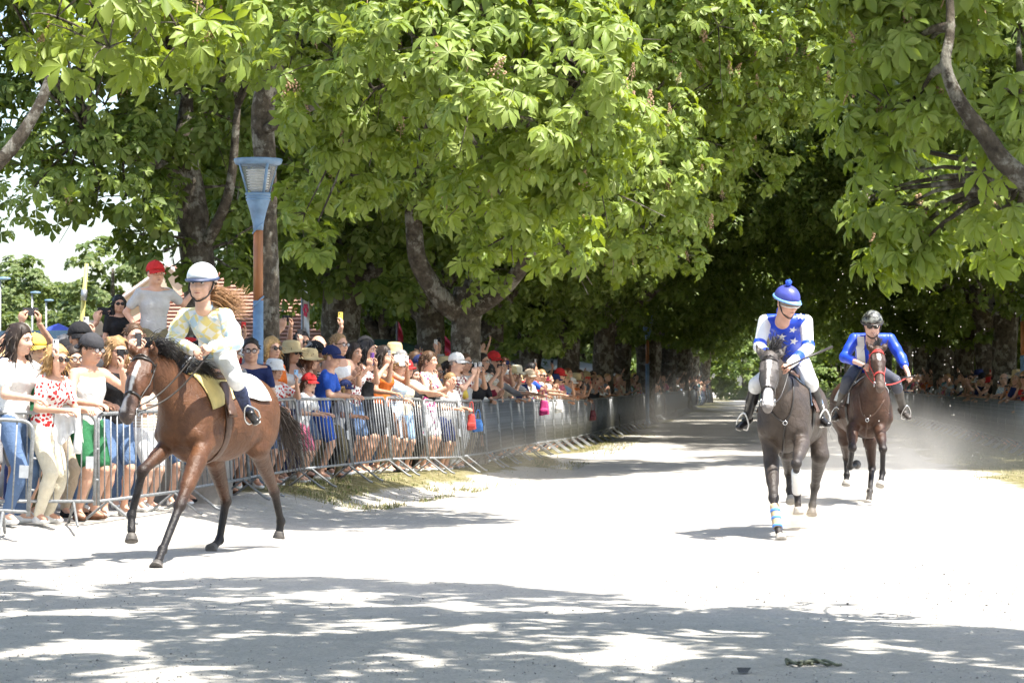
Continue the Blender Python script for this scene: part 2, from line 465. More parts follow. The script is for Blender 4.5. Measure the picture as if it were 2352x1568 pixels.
def grass():
    """short turf along the foot of the barriers"""
    n = 21000; D = np.where(rng.random(n) < 0.5, rng.uniform(31, 37.5, n), rng.uniform(30, 78, n)); off = rng.uniform(-0.4, 1.25, n)
    X = fence_x(D) + off; right = rng.random(n) < 0.12
    D = np.where(right, rng.uniform(40, 75, n), D); X = np.where(right, right_x(D) - rng.uniform(-0.2, 2.2, n), X)
    k = vnoise(X, D, 5) + 0.35 * vnoise(X * 3, D * 3, 9); ok = (k > 0.12) | right | (rng.random(n) < .06); X, D = X[ok], D[ok]; n = len(X)
    L = rng.uniform(0.012, 0.05, n) * (1 + (rng.random(n) < .08) * 1.2); a = rng.uniform(0, 6.28, n); w = rng.uniform(0.002, 0.005, n) * (1 + D / 80); b = rng.uniform(0.2, 0.9, n)
    u = np.stack([np.cos(a), np.sin(a), 0 * a], 1); v = np.stack([-np.sin(a), np.cos(a), 0 * a], 1)
    P = np.stack([X, D, gz(X, D)], 1); up = np.array([0, 0, 1.0])
    V = np.stack([P - u * w[:, None], P + u * w[:, None], P + up * (L * .6)[:, None] + v * (L * b * .3)[:, None] + u * (w * .7)[:, None],
                  P + up * (L * .6)[:, None] + v * (L * b * .3)[:, None] - u * (w * .7)[:, None], P + up * L[:, None] * (1.05 - .4 * b)[:, None] + v * (L * b)[:, None]], 1)
    F = (np.array([(0, 1, 2), (0, 2, 3), (3, 2, 4)])[None] + (np.arange(n) * 5)[:, None, None]).reshape(-1, 3)
    t = NT('grass_blade'); g = t.node('ShaderNodeNewGeometry')
    t.set(t.ramp(g.outputs['Random Per Island'], [(0, (0.08, 0.12, 0.025)), (0.35, (0.16, 0.18, 0.05)), (0.6, (0.32, 0.28, 0.15)), (1, (0.38, 0.32, 0.18))]), 0.8)
    link('grass', mesh_from('grass', V.reshape(-1, 3), F, [t.m], smooth=False), kind='stuff', label='sparse dry turf along the foot of the barriers', category='grass')
grass()

# ------------------------------------------------------------------ chestnut trees
def leaf_mat(name, c0, c1, c2, trans, tr=0.42):
    t = NT(name); g = t.node('ShaderNodeNewGeometry'); oi = t.node('ShaderNodeObjectInfo')
    c = t.ramp(g.outputs['Random Per Island'], [(0, c0), (0.55, c1), (1, c2)])
    t.set(c, 0.45, 0, 0.3)
    tn = t.node('ShaderNodeBsdfTranslucent'); tn.inputs[0].default_value = trans + (1,)
    mx = t.node('ShaderNodeMixShader'); mx.inputs[0].default_value = tr
    t.link(t.b.outputs[0], mx.inputs[1]); t.link(tn.outputs[0], mx.inputs[2]); t.link(mx.outputs[0], t.out.inputs[0])
    return t.m
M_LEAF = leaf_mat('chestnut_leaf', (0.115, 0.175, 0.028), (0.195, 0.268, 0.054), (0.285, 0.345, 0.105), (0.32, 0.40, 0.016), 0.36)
M_LEAF_SHADED = leaf_mat('chestnut_leaf_shaded', (0.068, 0.114, 0.020), (0.122, 0.176, 0.036), (0.195, 0.245, 0.070), (0.21, 0.28, 0.014), 0.30)  # darker copy of the chestnut leaf, shade of the canopy painted in
M_LEAF_B = leaf_mat('pale_leaf', (0.10, 0.15, 0.05), (0.15, 0.20, 0.07), (0.21, 0.25, 0.10), (0.20, 0.26, 0.06))

def bark():
    t = NT('chestnut_bark'); co_ = t.coord('Object'); n1 = t.noise(co_, 9, 6, 0.7); n2 = t.noise(co_, 3.2, 4, 0.6); n3 = t.noise(t.coord('Object', (1, 1, 0.25)), 34, 5, 0.7)
    c = t.ramp(n1, [(0.3, (0.030, 0.024, 0.018)), (0.5, (0.085, 0.070, 0.052)), (0.72, (0.155, 0.135, 0.105))])
    lich = t.ramp(t.math('ADD', n2, t.math('MULTIPLY', t.math('SUBTRACT', n1, 0.5), 0.7)), [(0.52, (0, 0, 0)), (0.60, (1, 1, 1))])
    c = t.mix(t.math('MULTIPLY', lich, 0.75), c, t.ramp(n3, [(0.35, (0.15, 0.14, 0.11)), (0.65, (0.34, 0.325, 0.275))]))
    t.set(c, 0.9, 0, 0.2); t.bump(t.math('ADD', n3, n1), 0.9, 0.03); return t.m
M_BARK = bark()
M_FLOWER = plain('chestnut_flower', (0.46, 0.30, 0.19, 1), 0.8, var=0.35, scale=60)

def leaf_shape(lod, seed):
    """one chestnut leaf: a fan of leaflets round the end of its stalk; returns V, triangles"""
    r_ = np.random.default_rng(seed); V = []; F = []
    m = 7 if lod == 0 else 5 if lod == 1 else 4
    ang = np.linspace(-118, 118, m) if lod < 2 else np.linspace(-95, 95, m)
    for i, a in enumerate(ang):
        a_ = R(a + r_.uniform(-7, 7)); L = (0.19 - 0.075 * abs(a) / 118) * r_.uniform(0.9, 1.1) * (1.0 if lod == 0 else 1.08); w = L * (0.225 if lod == 0 else 0.30 if lod == 1 else 0.40)
        d = np.array([math.sin(a_), math.cos(a_), 0]); s_ = np.array([d[1], -d[0], 0]); dr = r_.uniform(0.2, 0.55)
        P = lambda t, x, up=0.0: d * L * t * (1 - 0.10 * t * dr) + s_ * w * x + np.array([0, 0, -L * dr * t * t + up])
        b = len(V)
        if lod == 0:
            V += [P(0, 0), P(.38, -.52, .012), P(.38, 0), P(.38, .52, .012), P(.70, -1, .022), P(.70, 0), P(.70, 1, .022), P(.88, -.55, .01), P(.88, .55, .01), P(1.03, 0)]
            F += [(b, b + 2, b + 1), (b, b + 3, b + 2), (b + 1, b + 2, b + 5), (b + 1, b + 5, b + 4), (b + 2, b + 3, b + 6), (b + 2, b + 6, b + 5),
                  (b + 4, b + 5, b + 7), (b + 5, b + 6, b + 8), (b + 7, b + 5, b + 9), (b + 5, b + 8, b + 9)]
        else:
            V += [P(0, 0), P(.68, -1, .02), P(1.0, 0), P(.68, 1, .02)]
            F += [(b, b + 2, b + 1), (b, b + 3, b + 2)]
    return np.array(V), np.array(F)

def lobe_leaves(lobes, centre, per, r_, droop=0.45, size=1.0):
    """leaf frames (pos, 3x3, scale) on the outer skins of foliage lobes. lobes: rows x, y, z, r"""
    out_p = []; out_m = []; out_s = []
    for x, y, z, rad in lobes:
        nc = max(4, int(per * rad * rad)); d = r_.normal(size=(nc, 3)); d /= np.linalg.norm(d, axis=1)[:, None]
        outw = unit(np.array([x, y, z]) - centre)
        keep = (d @ outw > -0.45) & (d[:, 2] > -0.75); d = d[keep]; nc = len(d)
        if nc == 0: continue
        pos = np.array([x, y, z]) + d * rad * np.array([1.12, 1.12, 0.72]) * r_.uniform(0.72, 1.08, nc)[:, None]
        tw = d * 0.8 + outw * 0.5 + np.array([0, 0, 0.35]); tw /= np.linalg.norm(tw, axis=1)[:, None]
        a = np.cross(tw, [0.3, 0.2, 1.0]); a /= np.linalg.norm(a, axis=1)[:, None]; b = np.cross(tw, a)
        nl = 6; th = r_.uniform(0, 6.28, nc)[:, None] + np.arange(nl)[None] * (6.28 / nl) + r_.normal(0, 0.25, (nc, nl))
        e = np.cos(th)[..., None] * a[:, None] + np.sin(th)[..., None] * b[:, None]
        f = 0.85 * e + 0.35 * tw[:, None] * r_.uniform(-.3, 1.3, (nc, nl, 1)) + np.array([0, 0, -1.0]) * droop * r_.uniform(0.3, 1.7, (nc, nl, 1))
        f /= np.linalg.norm(f, axis=-1)[..., None]
        nrm = np.array([0, 0, 0.9]) + 0.55 * tw[:, None] + r_.normal(0, 0.28, (nc, nl, 3)); nrm = nrm - f * (nrm * f).sum(-1)[..., None]; nrm /= np.linalg.norm(nrm, axis=-1)[..., None]
        sx = np.cross(f, nrm)
        P = pos[:, None] + e * 0.07 + f * 0.06 + tw[:, None] * r_.uniform(-.12, .08, (nc, nl, 1))
        out_p.append(P.reshape(-1, 3)); out_m.append(np.stack([sx, f, nrm], -1).reshape(-1, 3, 3)); out_s.append(size * r_.uniform(0.7, 1.18, nc * nl))
    return np.concatenate(out_p), np.concatenate(out_m), np.concatenate(out_s)

def leaves_mesh(name, P, Mx, S, lod, mat, r_):
    VV = []; FF = []; n0 = 0; var = r_.integers(0, 4, len(P))
    for v in range(4):
        LV, LF = leaf_shape(lod, 10 + v); k = var == v
        V = (np.einsum('nij,vj->nvi', Mx[k], LV) * S[k][:, None, None] + P[k][:, None]).reshape(-1, 3)
        F = (LF[None] + (np.arange(k.sum()) * len(LV))[:, None, None] + n0).reshape(-1, 3)
        VV.append(V); FF.append(F); n0 += len(V)
    return mesh_from(name, np.concatenate(VV), np.concatenate(FF), [mat], smooth=False)

LEAF_ME = []
for v_ in range(4):
    LV_, LF_ = leaf_shape(0, 10 + v_); LEAF_ME.append(mesh_from('leaf', LV_, LF_, [M_LEAF], smooth=False))

def flower_mesh():
    m = MB(); r_ = np.random.default_rng(3)
    for i in range(26):
        t = i / 26; a = i * 2.4; rr = 0.045 * (1 - t * 0.85)
        m.ball((rr * math.cos(a), rr * math.sin(a), 0.02 + t * 0.19), r_.uniform(0.006, 0.014), 5, 3)
    m.tube([(0, 0, -.04), (0, 0, .2)], [.004, .002], 4)
    return m.mesh('flower', [M_FLOWER], False)
FLOWER_ME = flower_mesh()

def limb_path(p0, p1, sag, r_, n=7, wig=0.06):
    t = np.linspace(0, 1, n)[:, None]; P = np.asarray(p0) * (1 - t) + np.asarray(p1) * t
    L = np.linalg.norm(np.asarray(p1) - np.asarray(p0))
    P[:, 2] += sag * L * np.sin(t[:, 0] * math.pi); P[1:-1] += r_.normal(0, wig * L / 5, (n - 2, 3)); return P

def trunk_mesh(name, P, rad, r_, n=14):
    """tapered, slightly knobbly trunk or limb"""
    m = MB(); Q = spline(P, 4); rr = np.interp(np.linspace(0, 1, len(Q)), np.linspace(0, 1, len(rad)), rad)
    m.tube(Q, rr, n); V = np.concatenate(m.V); k = vnoise(V[:, 0] * 5 + V[:, 2] * 2, V[:, 1] * 5 + V[:, 2] * 3.1, 2)
    C = np.repeat(Q, n, 0); V = C + (V - C) * (1 + 0.13 * k)[:, None]; m.V = [V]
    return m.mesh(name, [M_BARK])

def generic_lobes(r_, rx=5.4, rz=5.7, zc=8.0, n=118):
    out = []
    for i in range(n):
        d = unit(r_.normal(size=3) * np.array([1, 1, 0.85]) + np.array([0, 0, -0.06])); q = r_.uniform(0.62, 1.0)
        rad = r_.uniform(0.85, 1.5)
        out.append((d[0] * (rx - rad * .5) * q, d[1] * (rx - rad * .5) * q, zc + d[2] * (rz - rad * .4) * q, rad))
    return np.array(out)

TPL = []           # three shared crowns and woods for the rows that recede
for v_ in range(3):
    r_ = np.random.default_rng(40 + v_); lb = generic_lobes(r_)
    P_, Mx_, S_ = lobe_leaves(lb, np.array([0, 0, 6.0]), 31, r_, size=1.02)
    cm = leaves_mesh('crown', P_, Mx_, S_, 1, M_LEAF_SHADED, r_)
    fk = 2.6 + 0.25 * v_; tr = trunk_mesh('trunk', [(0, 0, -.1), (0.04, 0, .5), (-.05, .03, 1.5), (0, 0, fk), (.1, .1, fk + 1.4), (0.2, 0, fk + 3)], [.44, .34, .29, .31, .18, .06], r_)
    lm = []
    for k in range(5):
        a = k * 6.28 / 5 + r_.uniform(-.3, .3); e = np.array([math.cos(a) * r_.uniform(2.2, 3.4), math.sin(a) * r_.uniform(2.2, 3.4), fk + r_.uniform(2.0, 4.2)])
        lm.append(trunk_mesh('limb', limb_path((0, 0, fk - .25), e, 0.06, r_), [.19, .15, .11, .05], r_, 9))
    TPL.append((cm, tr, lm))

def row_tree(x, y, rz, s, label, tpl, group=None):
    t = thing('chestnut_tree', label, 'tree', (x, y, float(gz(x, y)) - 0.02), rz, group); t.scale = (s, s, s)
    cm, tr, lm = TPL[tpl]
    link('crown', cm, t); link('trunk', tr, t)
    for l in lm: link('limb', l, t)
    return t

LEAF_VIEW = []
def hero_tree(label, base, trunk, limbs, lobes, per, seed, lod=0, n_leaf=300, n_flower=26, droop=0.5, mat=None, size=1.0, twigs=True):
    """a tree laid out by hand. trunk/limbs: (points, radii) in world space; lobes: rows x, y, z, r"""
    r_ = np.random.default_rng(seed); t = thing('chestnut_tree', label, 'tree', tuple(base)); b = np.asarray(base)
    link('trunk', trunk_mesh('trunk', np.asarray(trunk[0]) - b, trunk[1], r_, 18), t)
    for P, rad in limbs: link('limb', trunk_mesh('limb', np.asarray(P) - b, rad, r_, 10), t)
    lobes = np.asarray(lobes, float); cen = lobes[:, :3].mean(0) + np.array([0, 1.0, -0.5])
    P, Mx, S = lobe_leaves(lobes, cen, per, r_, droop, size)
    # twigs from the nearest limb into every lobe
    m = MB(); LP = np.concatenate([np.asarray(q[0]) for q in limbs] + [np.asarray(trunk[0])])
    for l in (lobes if twigs else lobes[::6]):
        a = LP[np.argmin(np.linalg.norm(LP - l[:3], axis=1))]; Q = limb_path(a, l[:3], 0.05, r_, 5); m.tube(Q - b, [.035, .025, .018, .012, .006], 5)
        for k in range(4):
            e = l[:3] + r_.normal(0, .5, 3) * l[3]; m.tube(limb_path(l[:3], e, .05, r_, 4) - b, [.012, .009, .006, .004], 4)
    m.obj('twigs', M_BARK, t, kind='stuff')
    # the leaves that show largest stand alone, the rest are one mass
    px = CX + P[:, 0] / P[:, 1] * FPX; py = HY - (P[:, 2] - CAMZ) / P[:, 1] * FPX
    vis = (px > 0) & (px < 2352) & (py > 0) & (py < 800); score = np.where(vis, P[:, 1] + r_.uniform(0, 1.2, len(P)), 1e9)
    pick = np.argsort(score)[:n_leaf]; pick = pick[score[pick] < 1e8]
    rest = np.ones(len(P), bool); rest[pick] = False
    for i in pick:
        o = link('leaf', LEAF_ME[r_.integers(0, 4)], t)
        o.matrix_local = Matrix.LocRotScale(Vector(P[i] - b), Matrix(Mx[i].tolist()).to_quaternion(), Vector((S[i],) * 3))
    fine = rest & vis & (P[:, 1] < 29.2) if lod == 0 else np.zeros(len(P), bool); coarse = rest & ~fine
    if fine.any(): link('crown', leaves_mesh('crown', P[fine] - b, Mx[fine], S[fine], 0, mat or M_LEAF, r_), t, kind='stuff')
    if coarse.any(): link('crown' if not fine.any() else 'upper_crown', leaves_mesh('crown', P[coarse] - b, Mx[coarse], S[coarse], 1, mat or M_LEAF, r_), t, kind='stuff')
    vi = np.where(vis)[0]
    if n_flower and len(vi):
        for i in r_.choice(vi, min(n_flower, len(vi)), replace=False):
            o = link('flower', FLOWER_ME, t, loc=tuple(P[i] - b + np.array([0, 0, 0.06])))
            o.rotation_euler = (r_.normal(0, .25), r_.normal(0, .25), r_.uniform(0, 6)); o.scale = (r_.uniform(.8, 1.3),) * 3
    return t

def UP(c, r, n, seed):
    """upper foliage of a hand-laid crown"""
    r_ = np.random.default_rng(seed); out = []
    for i in range(n):
        d = unit(r_.normal(size=3)); q = r_.uniform(.55, 1.0); out.append((c[0] + d[0] * r[0] * q, c[1] + d[1] * r[1] * q, c[2] + d[2] * r[2] * q, r_.uniform(.9, 1.5)))
    return out
def LB(rows): return [tuple(at(x, y, d)) + (r,) for x, y, d, r in rows]
def T(*rows): return [at(*r) for r in rows]

# tree behind the blue lamp; its sprays hang out over the track
hero_tree('slim grey chestnut trunk directly behind the nearest blue lamp post', at(612, 1130, 31.5) * [1, 1, 0],
    (T((612, 1160, 33.2), (612, 900, 33.2), (613, 740, 33.2), (612, 560, 33.2), (610, 400, 33.1), (604, 250, 33.0), (632, 120, 32.9), (655, -60, 32.7), (660, -500, 32.7)), [.20, .165, .155, .15, .15, .155, .14, .12, .08]),
    [(T((605, 300, 33.0), (740, 235, 31.7), (860, 210, 29), (1000, 150, 28)), [.07, .055, .045, .03]), (T((632, 120, 32.9), (590, 20, 32.7), (560, -200, 32.7)), [.10, .09, .06]),
     (T((640, 60, 32.7), (900, -60, 29.5), (1200, 60, 28), (1330, 160, 27.5)), [.09, .06, .04, .02])],
    LB([(925, 70, 26.6, .55), (1010, 110, 26.5, .6), (1090, 175, 26.2, .6), (1165, 265, 26.0, .55), (1060, 235, 26.6, .55), (1030, 320, 26.4, .40), (1240, 160, 26.6, .6), (1330, 190, 26.6, .55),
        (1400, 265, 26.8, .45), (1345, 100, 27, .6), (1200, 60, 26.8, .6), (1100, 40, 26.8, .6), (1000, 10, 27, .55), (1290, 20, 27.2, .6),
        (880, 190, 27.6, .6), (800, 130, 28, .8), (810, 255, 28.6, .8), (860, 310, 28.6, .6), (1130, 420, 27.8, .7), (1240, 360, 27.5, .7), (1330, 430, 28, .6), (1250, 480, 28.4, .6),
        (1170, 540, 29, .5), (1120, 490, 29, .5), (1360, 350, 27.6, .6), (690, 60, 29, .8), (800, 400, 29.5, .7), (700, 490, 28.5, .17), (706, 565, 28.5, .17), (1290, 560, 29.3, .4),
        (1000, -120, 27.6, .8), (1200, -140, 27.6, .9), (800, -80, 28.5, .9), (1380, -90, 28, .8), (1100, -300, 28.5, 1.1), (850, -300, 29.5, 1.2), (650, -250, 30, 1.2), (1320, -280, 29, 1.1), (560, -100, 31, 1.2), (540, 120, 31.8, .7)]) + UP((-2.0, 31.4, 9.6), (4.0, 3.6, 3.4), 30, 1),
    46, 101, 0, 300, 40)
# branch of the tree nearest the lens on the spectators' side, over their heads
hero_tree('chestnut with sunlit spray hanging into the top corner above the spectators', (-7.4, 15.5, 0.1),
    ([(-7.4, 15.5, -.1), (-7.4, 15.5, 1.5), (-7.3, 15.6, 3.2), (-7, 15.6, 5), (-6.8, 15.5, 7)], [.4, .32, .3, .22, .1]),
    [([(-7.3, 15.6, 3.0), (-6, 17.5, 4.2), (-4.4, 19.6, 4.9), (-3, 20.6, 4.8)], [.16, .11, .06, .03]), ([(-7.3, 15.6, 3.4), (-5.5, 14, 5), (-3, 13, 6.2), (-0.5, 12.5, 7)], [.15, .11, .08, .03]),
     ([(-7.3, 15.6, 3.2), (-7.2, 18.5, 5), (-7, 21, 6)], [.15, .1, .04]), ([(-7.3, 15.6, 3.6), (-9, 14, 5.6), (-10, 13, 7)], [.14, .1, .05])],
    LB([(250, 110, 20.6, .40), (330, 60, 20.4, .45), (420, 90, 20.6, .38), (470, 20, 20.8, .40), (360, -40, 20.6, .5), (230, 20, 20.9, .4), (130, 40, 21.5, .5)]) +
    [(-6.4, 20.5, 5.2, 1.0), (-5.2, 19.2, 5.6, .9), (-5.8, 17.5, 5.8, 1.0), (-7.5, 17.5, 7.2, 1.4), (-8.2, 14.5, 6.4, 1.4), (-4.6, 20.4, 5.6, .6), (-5.4, 20.8, 6, .8)],
    38, 102, 1, 160, 8, size=1.05)
# tree on the far side of the lens: sprays hang into the picture at the upper corner
hero_tree('chestnut with bare diagonal limb and sunlit sprays in the upper corner over the track', (6.9, 14.4, 0),
    ([(6.9, 14.4, -.1), (6.9, 14.4, 1.4), (6.8, 14.5, 2.6), (6.7, 14.6, 5), (6.6, 14.7, 7)], [.4, .32, .3, .22, .1]),
    [(T((2700, 620, 14.82), (2352, 410, 14.82), (2262, 310, 14.82), (2205, 235, 14.82), (2172, 150, 14.82), (2183, 60, 14.90), (2175, -120, 15.05)), [.076, .057, .050, .042, .034, .027, .015]),
     (T((2350, 410, 15.35), (2330, 330, 15.20), (2345, 200, 15.12)), [.015, .011, .008]), ([(6.8, 14.5, 2.6), tuple(at(2700, 620, 14.82)), (5.6, 14.6, 4.4)], [.13, .1, .05])],
    LB([(2010, 40, 15.66, 0.319), (2090, 60, 15.50, 0.319), (2060, 110, 15.43, 0.274), (2130, 20, 15.58, 0.274), (1985, 110, 15.88, 0.228), (2120, 105, 15.43, 0.198), (2060, -60, 15.66, 0.380), (2170, -90, 15.50, 0.380),
        (2110, 225, 15.43, 0.228), (2060, 265, 15.66, 0.228), (2140, 265, 15.35, 0.167), (2000, 250, 15.96, 0.228), (2035, 350, 15.96, 0.213), (2010, 440, 16.26, 0.152), (1985, 465, 16.42, 0.091), (2110, 390, 15.81, 0.137), (2085, 470, 16.11, 0.114), (2115, 560, 16.26, 0.091), (2060, 520, 16.34, 0.106), (2130, 570, 16.42, 0.091),
        (2040, 580, 16.64, 0.076),
        (2330, 220, 15.05, 0.182), (2345, 300, 15.05, 0.167), (2310, 380, 15.05, 0.152), (2340, 60, 15.50, 0.304), (2320, 470, 15.66, 0.213), (2260, 440, 16.26, 0.266), (2200, 420, 16.57, 0.266), (2340, 560, 16.26, 0.228), (2260, 540, 16.87, 0.228)]) +
    [(7.4, 15.5, 6.2, 1.0), (8.4, 13.6, 6.6, 1.1), (8.8, 15.4, 5.6, 1.0)],
    108, 103, 0, 300, 22, size=.77)
# the broad sunlit chestnut half way along the spectators
hero_tree('broad chestnut with patch of sun on its trunk and wide forked limbs', at(1068, 1092, 44) * [1, 1, 0],
    (T((1066, 1130, 44), (1068, 960, 44), (1070, 830, 44), (1072, 745, 44), (1074, 700, 44), (1076, 660, 44)), [.42, .34, .27, .26, .30, .24]),
    [(T((1070, 730, 44), (1020, 690, 43.8), (965, 610, 43.6), (952, 540, 43.5), (950, 440, 43.4), (965, 330, 43.3)), [.20, .18, .155, .145, .13, .08]), (T((1080, 720, 44), (1160, 660, 43.2), (1215, 590, 42.5), (1300, 480, 42)), [.16, .13, .115, .06]),
     (T((1074, 690, 44), (1095, 610, 44.4), (1105, 540, 44.6), (1110, 380, 45)), [.16, .12, .10, .05])],
    LB([(1440, 390, 40.5, 1.0), (1490, 470, 41, .8), (1420, 520, 41, .9), (1510, 540, 42, .7), (1330, 560, 42, .8), (1380, 430, 40.6, .9), (1450, 280, 40.4, 1.0), (1520, 350, 41, 1.0), (1420, 170, 41, 1.1), (1500, 110, 41.5, 1.2), (1560, 230, 42, 1.1), (1430, 20, 41.5, 1.2),
        (1550, 20, 42.5, 1.2), (1600, 130, 43, 1.0), (1200, 540, 43, .8), (1000, 400, 44, .8), (1130, 620, 42.8, .35), (1110, 690, 43.2, .30), (1010, 430, 44, 1.0), (1180, 400, 43, 1.2), (1300, 300, 42.5, 1.2), (860, 380, 45, 1.2),
        (880, 470, 46, .5), (1240, 600, 43.4, .4), (1480, -140, 42, 1.5), (1300, -100, 43, 1.5), (1100, 100, 44, 1.6), (950, 200, 45, 1.5), (1620, -80, 44, 1.4), (800, 150, 46, 1.6), (1200, -300, 44, 1.8), (1450, -380, 43.5, 1.8), (900, -150, 46, 1.8), (1390, 600, 42.5, .5), (1560, 590, 43, .4), (1650, 60, 41, 1.1), (1720, -60, 41.5, 1.2), (1620, -170, 41, 1.3), (1760, 110, 43, 1.0), (1690, 220, 43, .9), (1820, -120, 43, 1.4), (1640, 330, 43.5, .7), (1850, 20, 44, 1.1), (1900, -200, 45, 1.6), (1740, -280, 43, 1.6), (1800, 220, 45, .9), (1950, 0, 47, 1.2), (1600, 440, 44, .6), (1720, 380, 46, .8)]) + UP((1.6, 46.5, 10.5), (5.2, 4.8, 4.2), 40, 2),
    46, 104, 1, 220, 170, size=.98)
# the dark tree by the gap of sky
hero_tree('dark chestnut by the gap of sky, limb stretching over the red capped spectator', at(465, 1100, 41) * [1, 1, 0],
    (T((472, 1120, 41), (470, 900, 41), (463, 700, 41), (450, 560, 41), (432, 430, 41), (425, 340, 41), (430, 200, 41)), [.42, .34, .27, .26, .25, .18, .08]),
    [(T((428, 420, 41), (380, 385, 40.5), (330, 365, 40), (280, 350, 39.6), (200, 310, 39)), [.12, .10, .085, .06, .03]), (T((460, 580, 41), (500, 510, 40.6), (530, 420, 40.2), (545, 250, 40)), [.10, .09, .07, .05]),
     (T((428, 350, 41), (480, 260, 41), (520, 160, 41)), [.1, .07, .04]), (T((-60, 420, 27), (0, 370, 27), (50, 310, 27), (100, 220, 27), (130, 120, 27)), [.10, .075, .07, .06, .04])],
    LB([(40, 470, 39, .7), (130, 440, 39, .7), (230, 430, 39, .7), (60, 380, 39.5, .8), (170, 350, 39.5, .9), (290, 450, 39.5, .6), (330, 480, 40, .5), (260, 340, 40, 1.0), (20, 300, 40, .7), (120, 250, 40, 1.0), (240, 240, 40, 1.1), (350, 260, 40.5, 1.1), (350, 420, 40.5, .5),
        (380, 540, 40.4, .45), (350, 590, 40.2, .3), (400, 610, 40.6, .3), (330, 540, 40.3, .35), (440, 230, 41, 1.2), (500, 330, 41, .8), (540, 480, 41, .55), (520, 560, 41, .45), (540, 620, 41, .3), (450, 420, 42, .5), (60, 160, 40, .9), (180, 120, 40, 1.2), (320, 120, 40, 1.2), (460, 80, 41, 1.3), (600, 250, 42, 1.0),
        (610, 450, 42, .7), (680, 380, 43, .9), (690, 500, 43, .6), (40, 20, 40, 1.2), (250, -30, 40, 1.4), (430, -100, 41, 1.5), (90, -160, 40, 1.5), (640, 100, 43, 1.4)]) + UP((-5, 40.0, 9.6), (5.0, 4.6, 3.4), 44, 3),
    27, 105, 1, 200, 10, mat=M_LEAF_SHADED, size=1.1)
# rows along the avenue
side = {-1: 'spectators side behind the blue lamp', 1: 'far side of the track'}
rt = np.random.default_rng(11); k_ = 0
for (x, y, w, s) in [(at(790, 0, 49)[0], 49, 'thick dark forked chestnut between tiled roof and sunlit chestnut', 1.25), (at(985, 0, 60)[0], 60, 'dark leaning chestnut just behind the sunlit broad chestnut', 1.1),
                     (at(1127, 0, 62)[0], 62, 'straight dark chestnut trunk right after the sunlit broad chestnut', .95), (at(1222, 0, 68)[0], 68, 'second straight dark chestnut trunk after the sunlit broad chestnut', 1.0),
                     (at(1390, 0, 78)[0], 78, 'chestnut with sun-flecked trunk above the raised pink cap', 1.1),
                     (at(2312, 0, 66)[0], 66, 'chestnut carrying the grey horn loudspeaker', 1.1), (at(2218, 0, 82)[0], 82, 'forked chestnut just before the horn loudspeaker tree', 1.1),
                     (at(2150, 0, 98)[0], 98, 'chestnut behind the bay racehorse with red bridle', 1.05)]:
    row_tree(x, y, rt.uniform(0, 6.28), s, w, k_ % 3); k_ += 1
for x, y, w in [(12.6, 48, 'chestnut just outside the picture before the lamp across the track'), (13.2, 58, 'chestnut at the picture edge behind the lamp across the track'), (1.45, 68, 'chestnut between the straight dark trunks and the sun-flecked one')]: row_tree(x, y, rt.uniform(0, 6.28), 1.05, w, k_ % 3); k_ += 1
ORD = ['third', 'fourth', 'fifth', 'sixth', 'seventh', 'eighth', 'ninth', 'tenth', 'eleventh', 'twelfth', 'thirteenth', 'fourteenth']
for i, y in enumerate([86, 97, 109, 122, 137, 154, 175, 200]):
    row_tree(0.1 * y - 5.0 + rt.uniform(-.4, .4), y + rt.uniform(-1, 1), rt.uniform(0, 6.28), rt.uniform(1.2, 1.3) + .15 * (y > 100), ORD[i] + ' chestnut of the inner row beyond the raised pink cap', k_ % 3); k_ += 1
for i, y in enumerate([74, 90, 112, 126, 142, 160, 182, 206]):
    row_tree(0.1 * y + 6.2 + rt.uniform(-.4, .4), y + rt.uniform(-1, 1), rt.uniform(0, 6.28), rt.uniform(1.2, 1.3) + .15 * (y > 100), ORD[i] + ' chestnut down the row that begins with the loudspeaker tree', k_ % 3); k_ += 1
for i, (c, y) in enumerate([(-11, 74), (-10.5, 88), (-10, 104), (-10, 122), (-10.5, 142), (11.5, 62), (11, 76), (11, 92), (11, 110), (11, 132)]):
    row_tree(0.1 * y + c, y, rt.uniform(0, 6.28), rt.uniform(1.05, 1.2), ('chestnut of the outer row behind the spectators, ' if c < 0 else 'chestnut of the outer row beyond the far barriers, ') + ORD[i % 5] + ' away', k_ % 3); k_ += 1
# trees beside and behind the lens: only their shade reaches the picture
def shade_tree(base, xs, seed, label):
    r_ = np.random.default_rng(seed); lb = []
    for X in np.arange(xs[0], xs[1], 0.95):
        edge = np.interp(X, [-8, -2.5, -.5, 0.9, 4.6, 5.6, 8], [20.8, 19.6, 18.7, 18.2, 15.7, 13.6, 12.2])
        for Y in np.arange(8.5, edge, 1.0):
            if 2.9 < X < 4.9 and 13.5 < Y < 15.7 or -3.4 < X < -.6 and Y > 18.4: continue      # gaps that let the sun on the near sprays
            if r_.random() < 0.95: lb.append((X + r_.uniform(-.5, .5), min(Y + r_.uniform(-.5, .5), edge), 6.6 + r_.uniform(-.5, 1.6) , r_.uniform(.45, .9)))
    b = np.asarray(base, float); lm = [([b + (0, 0, 3.2), b * [.7, 1, 1] + (q * .6, 3, 4.8), b * [.4, 1, 1] + (q, 7, 6.2)], [.16, .1, .04]) for q in (-1.5, .5, 2)]
    hero_tree(label, b, ([b + (0, 0, -.1), b + (0, 0, 1.5), b + (.1, 0, 3.4), b + (.2, 0, 6)], [.4, .32, .28, .12]), lm, lb, 50, seed, 1, 0, 0, size=1.2, twigs=False)
shade_tree((-9.5, 9, 0), (-8, -1), 201, 'chestnut outside the picture shading the foreground below the bay horse')
shade_tree((9.5, 8, 0), (-1, 8), 202, 'chestnut outside the picture shading the foreground in front of the grey brown horse')
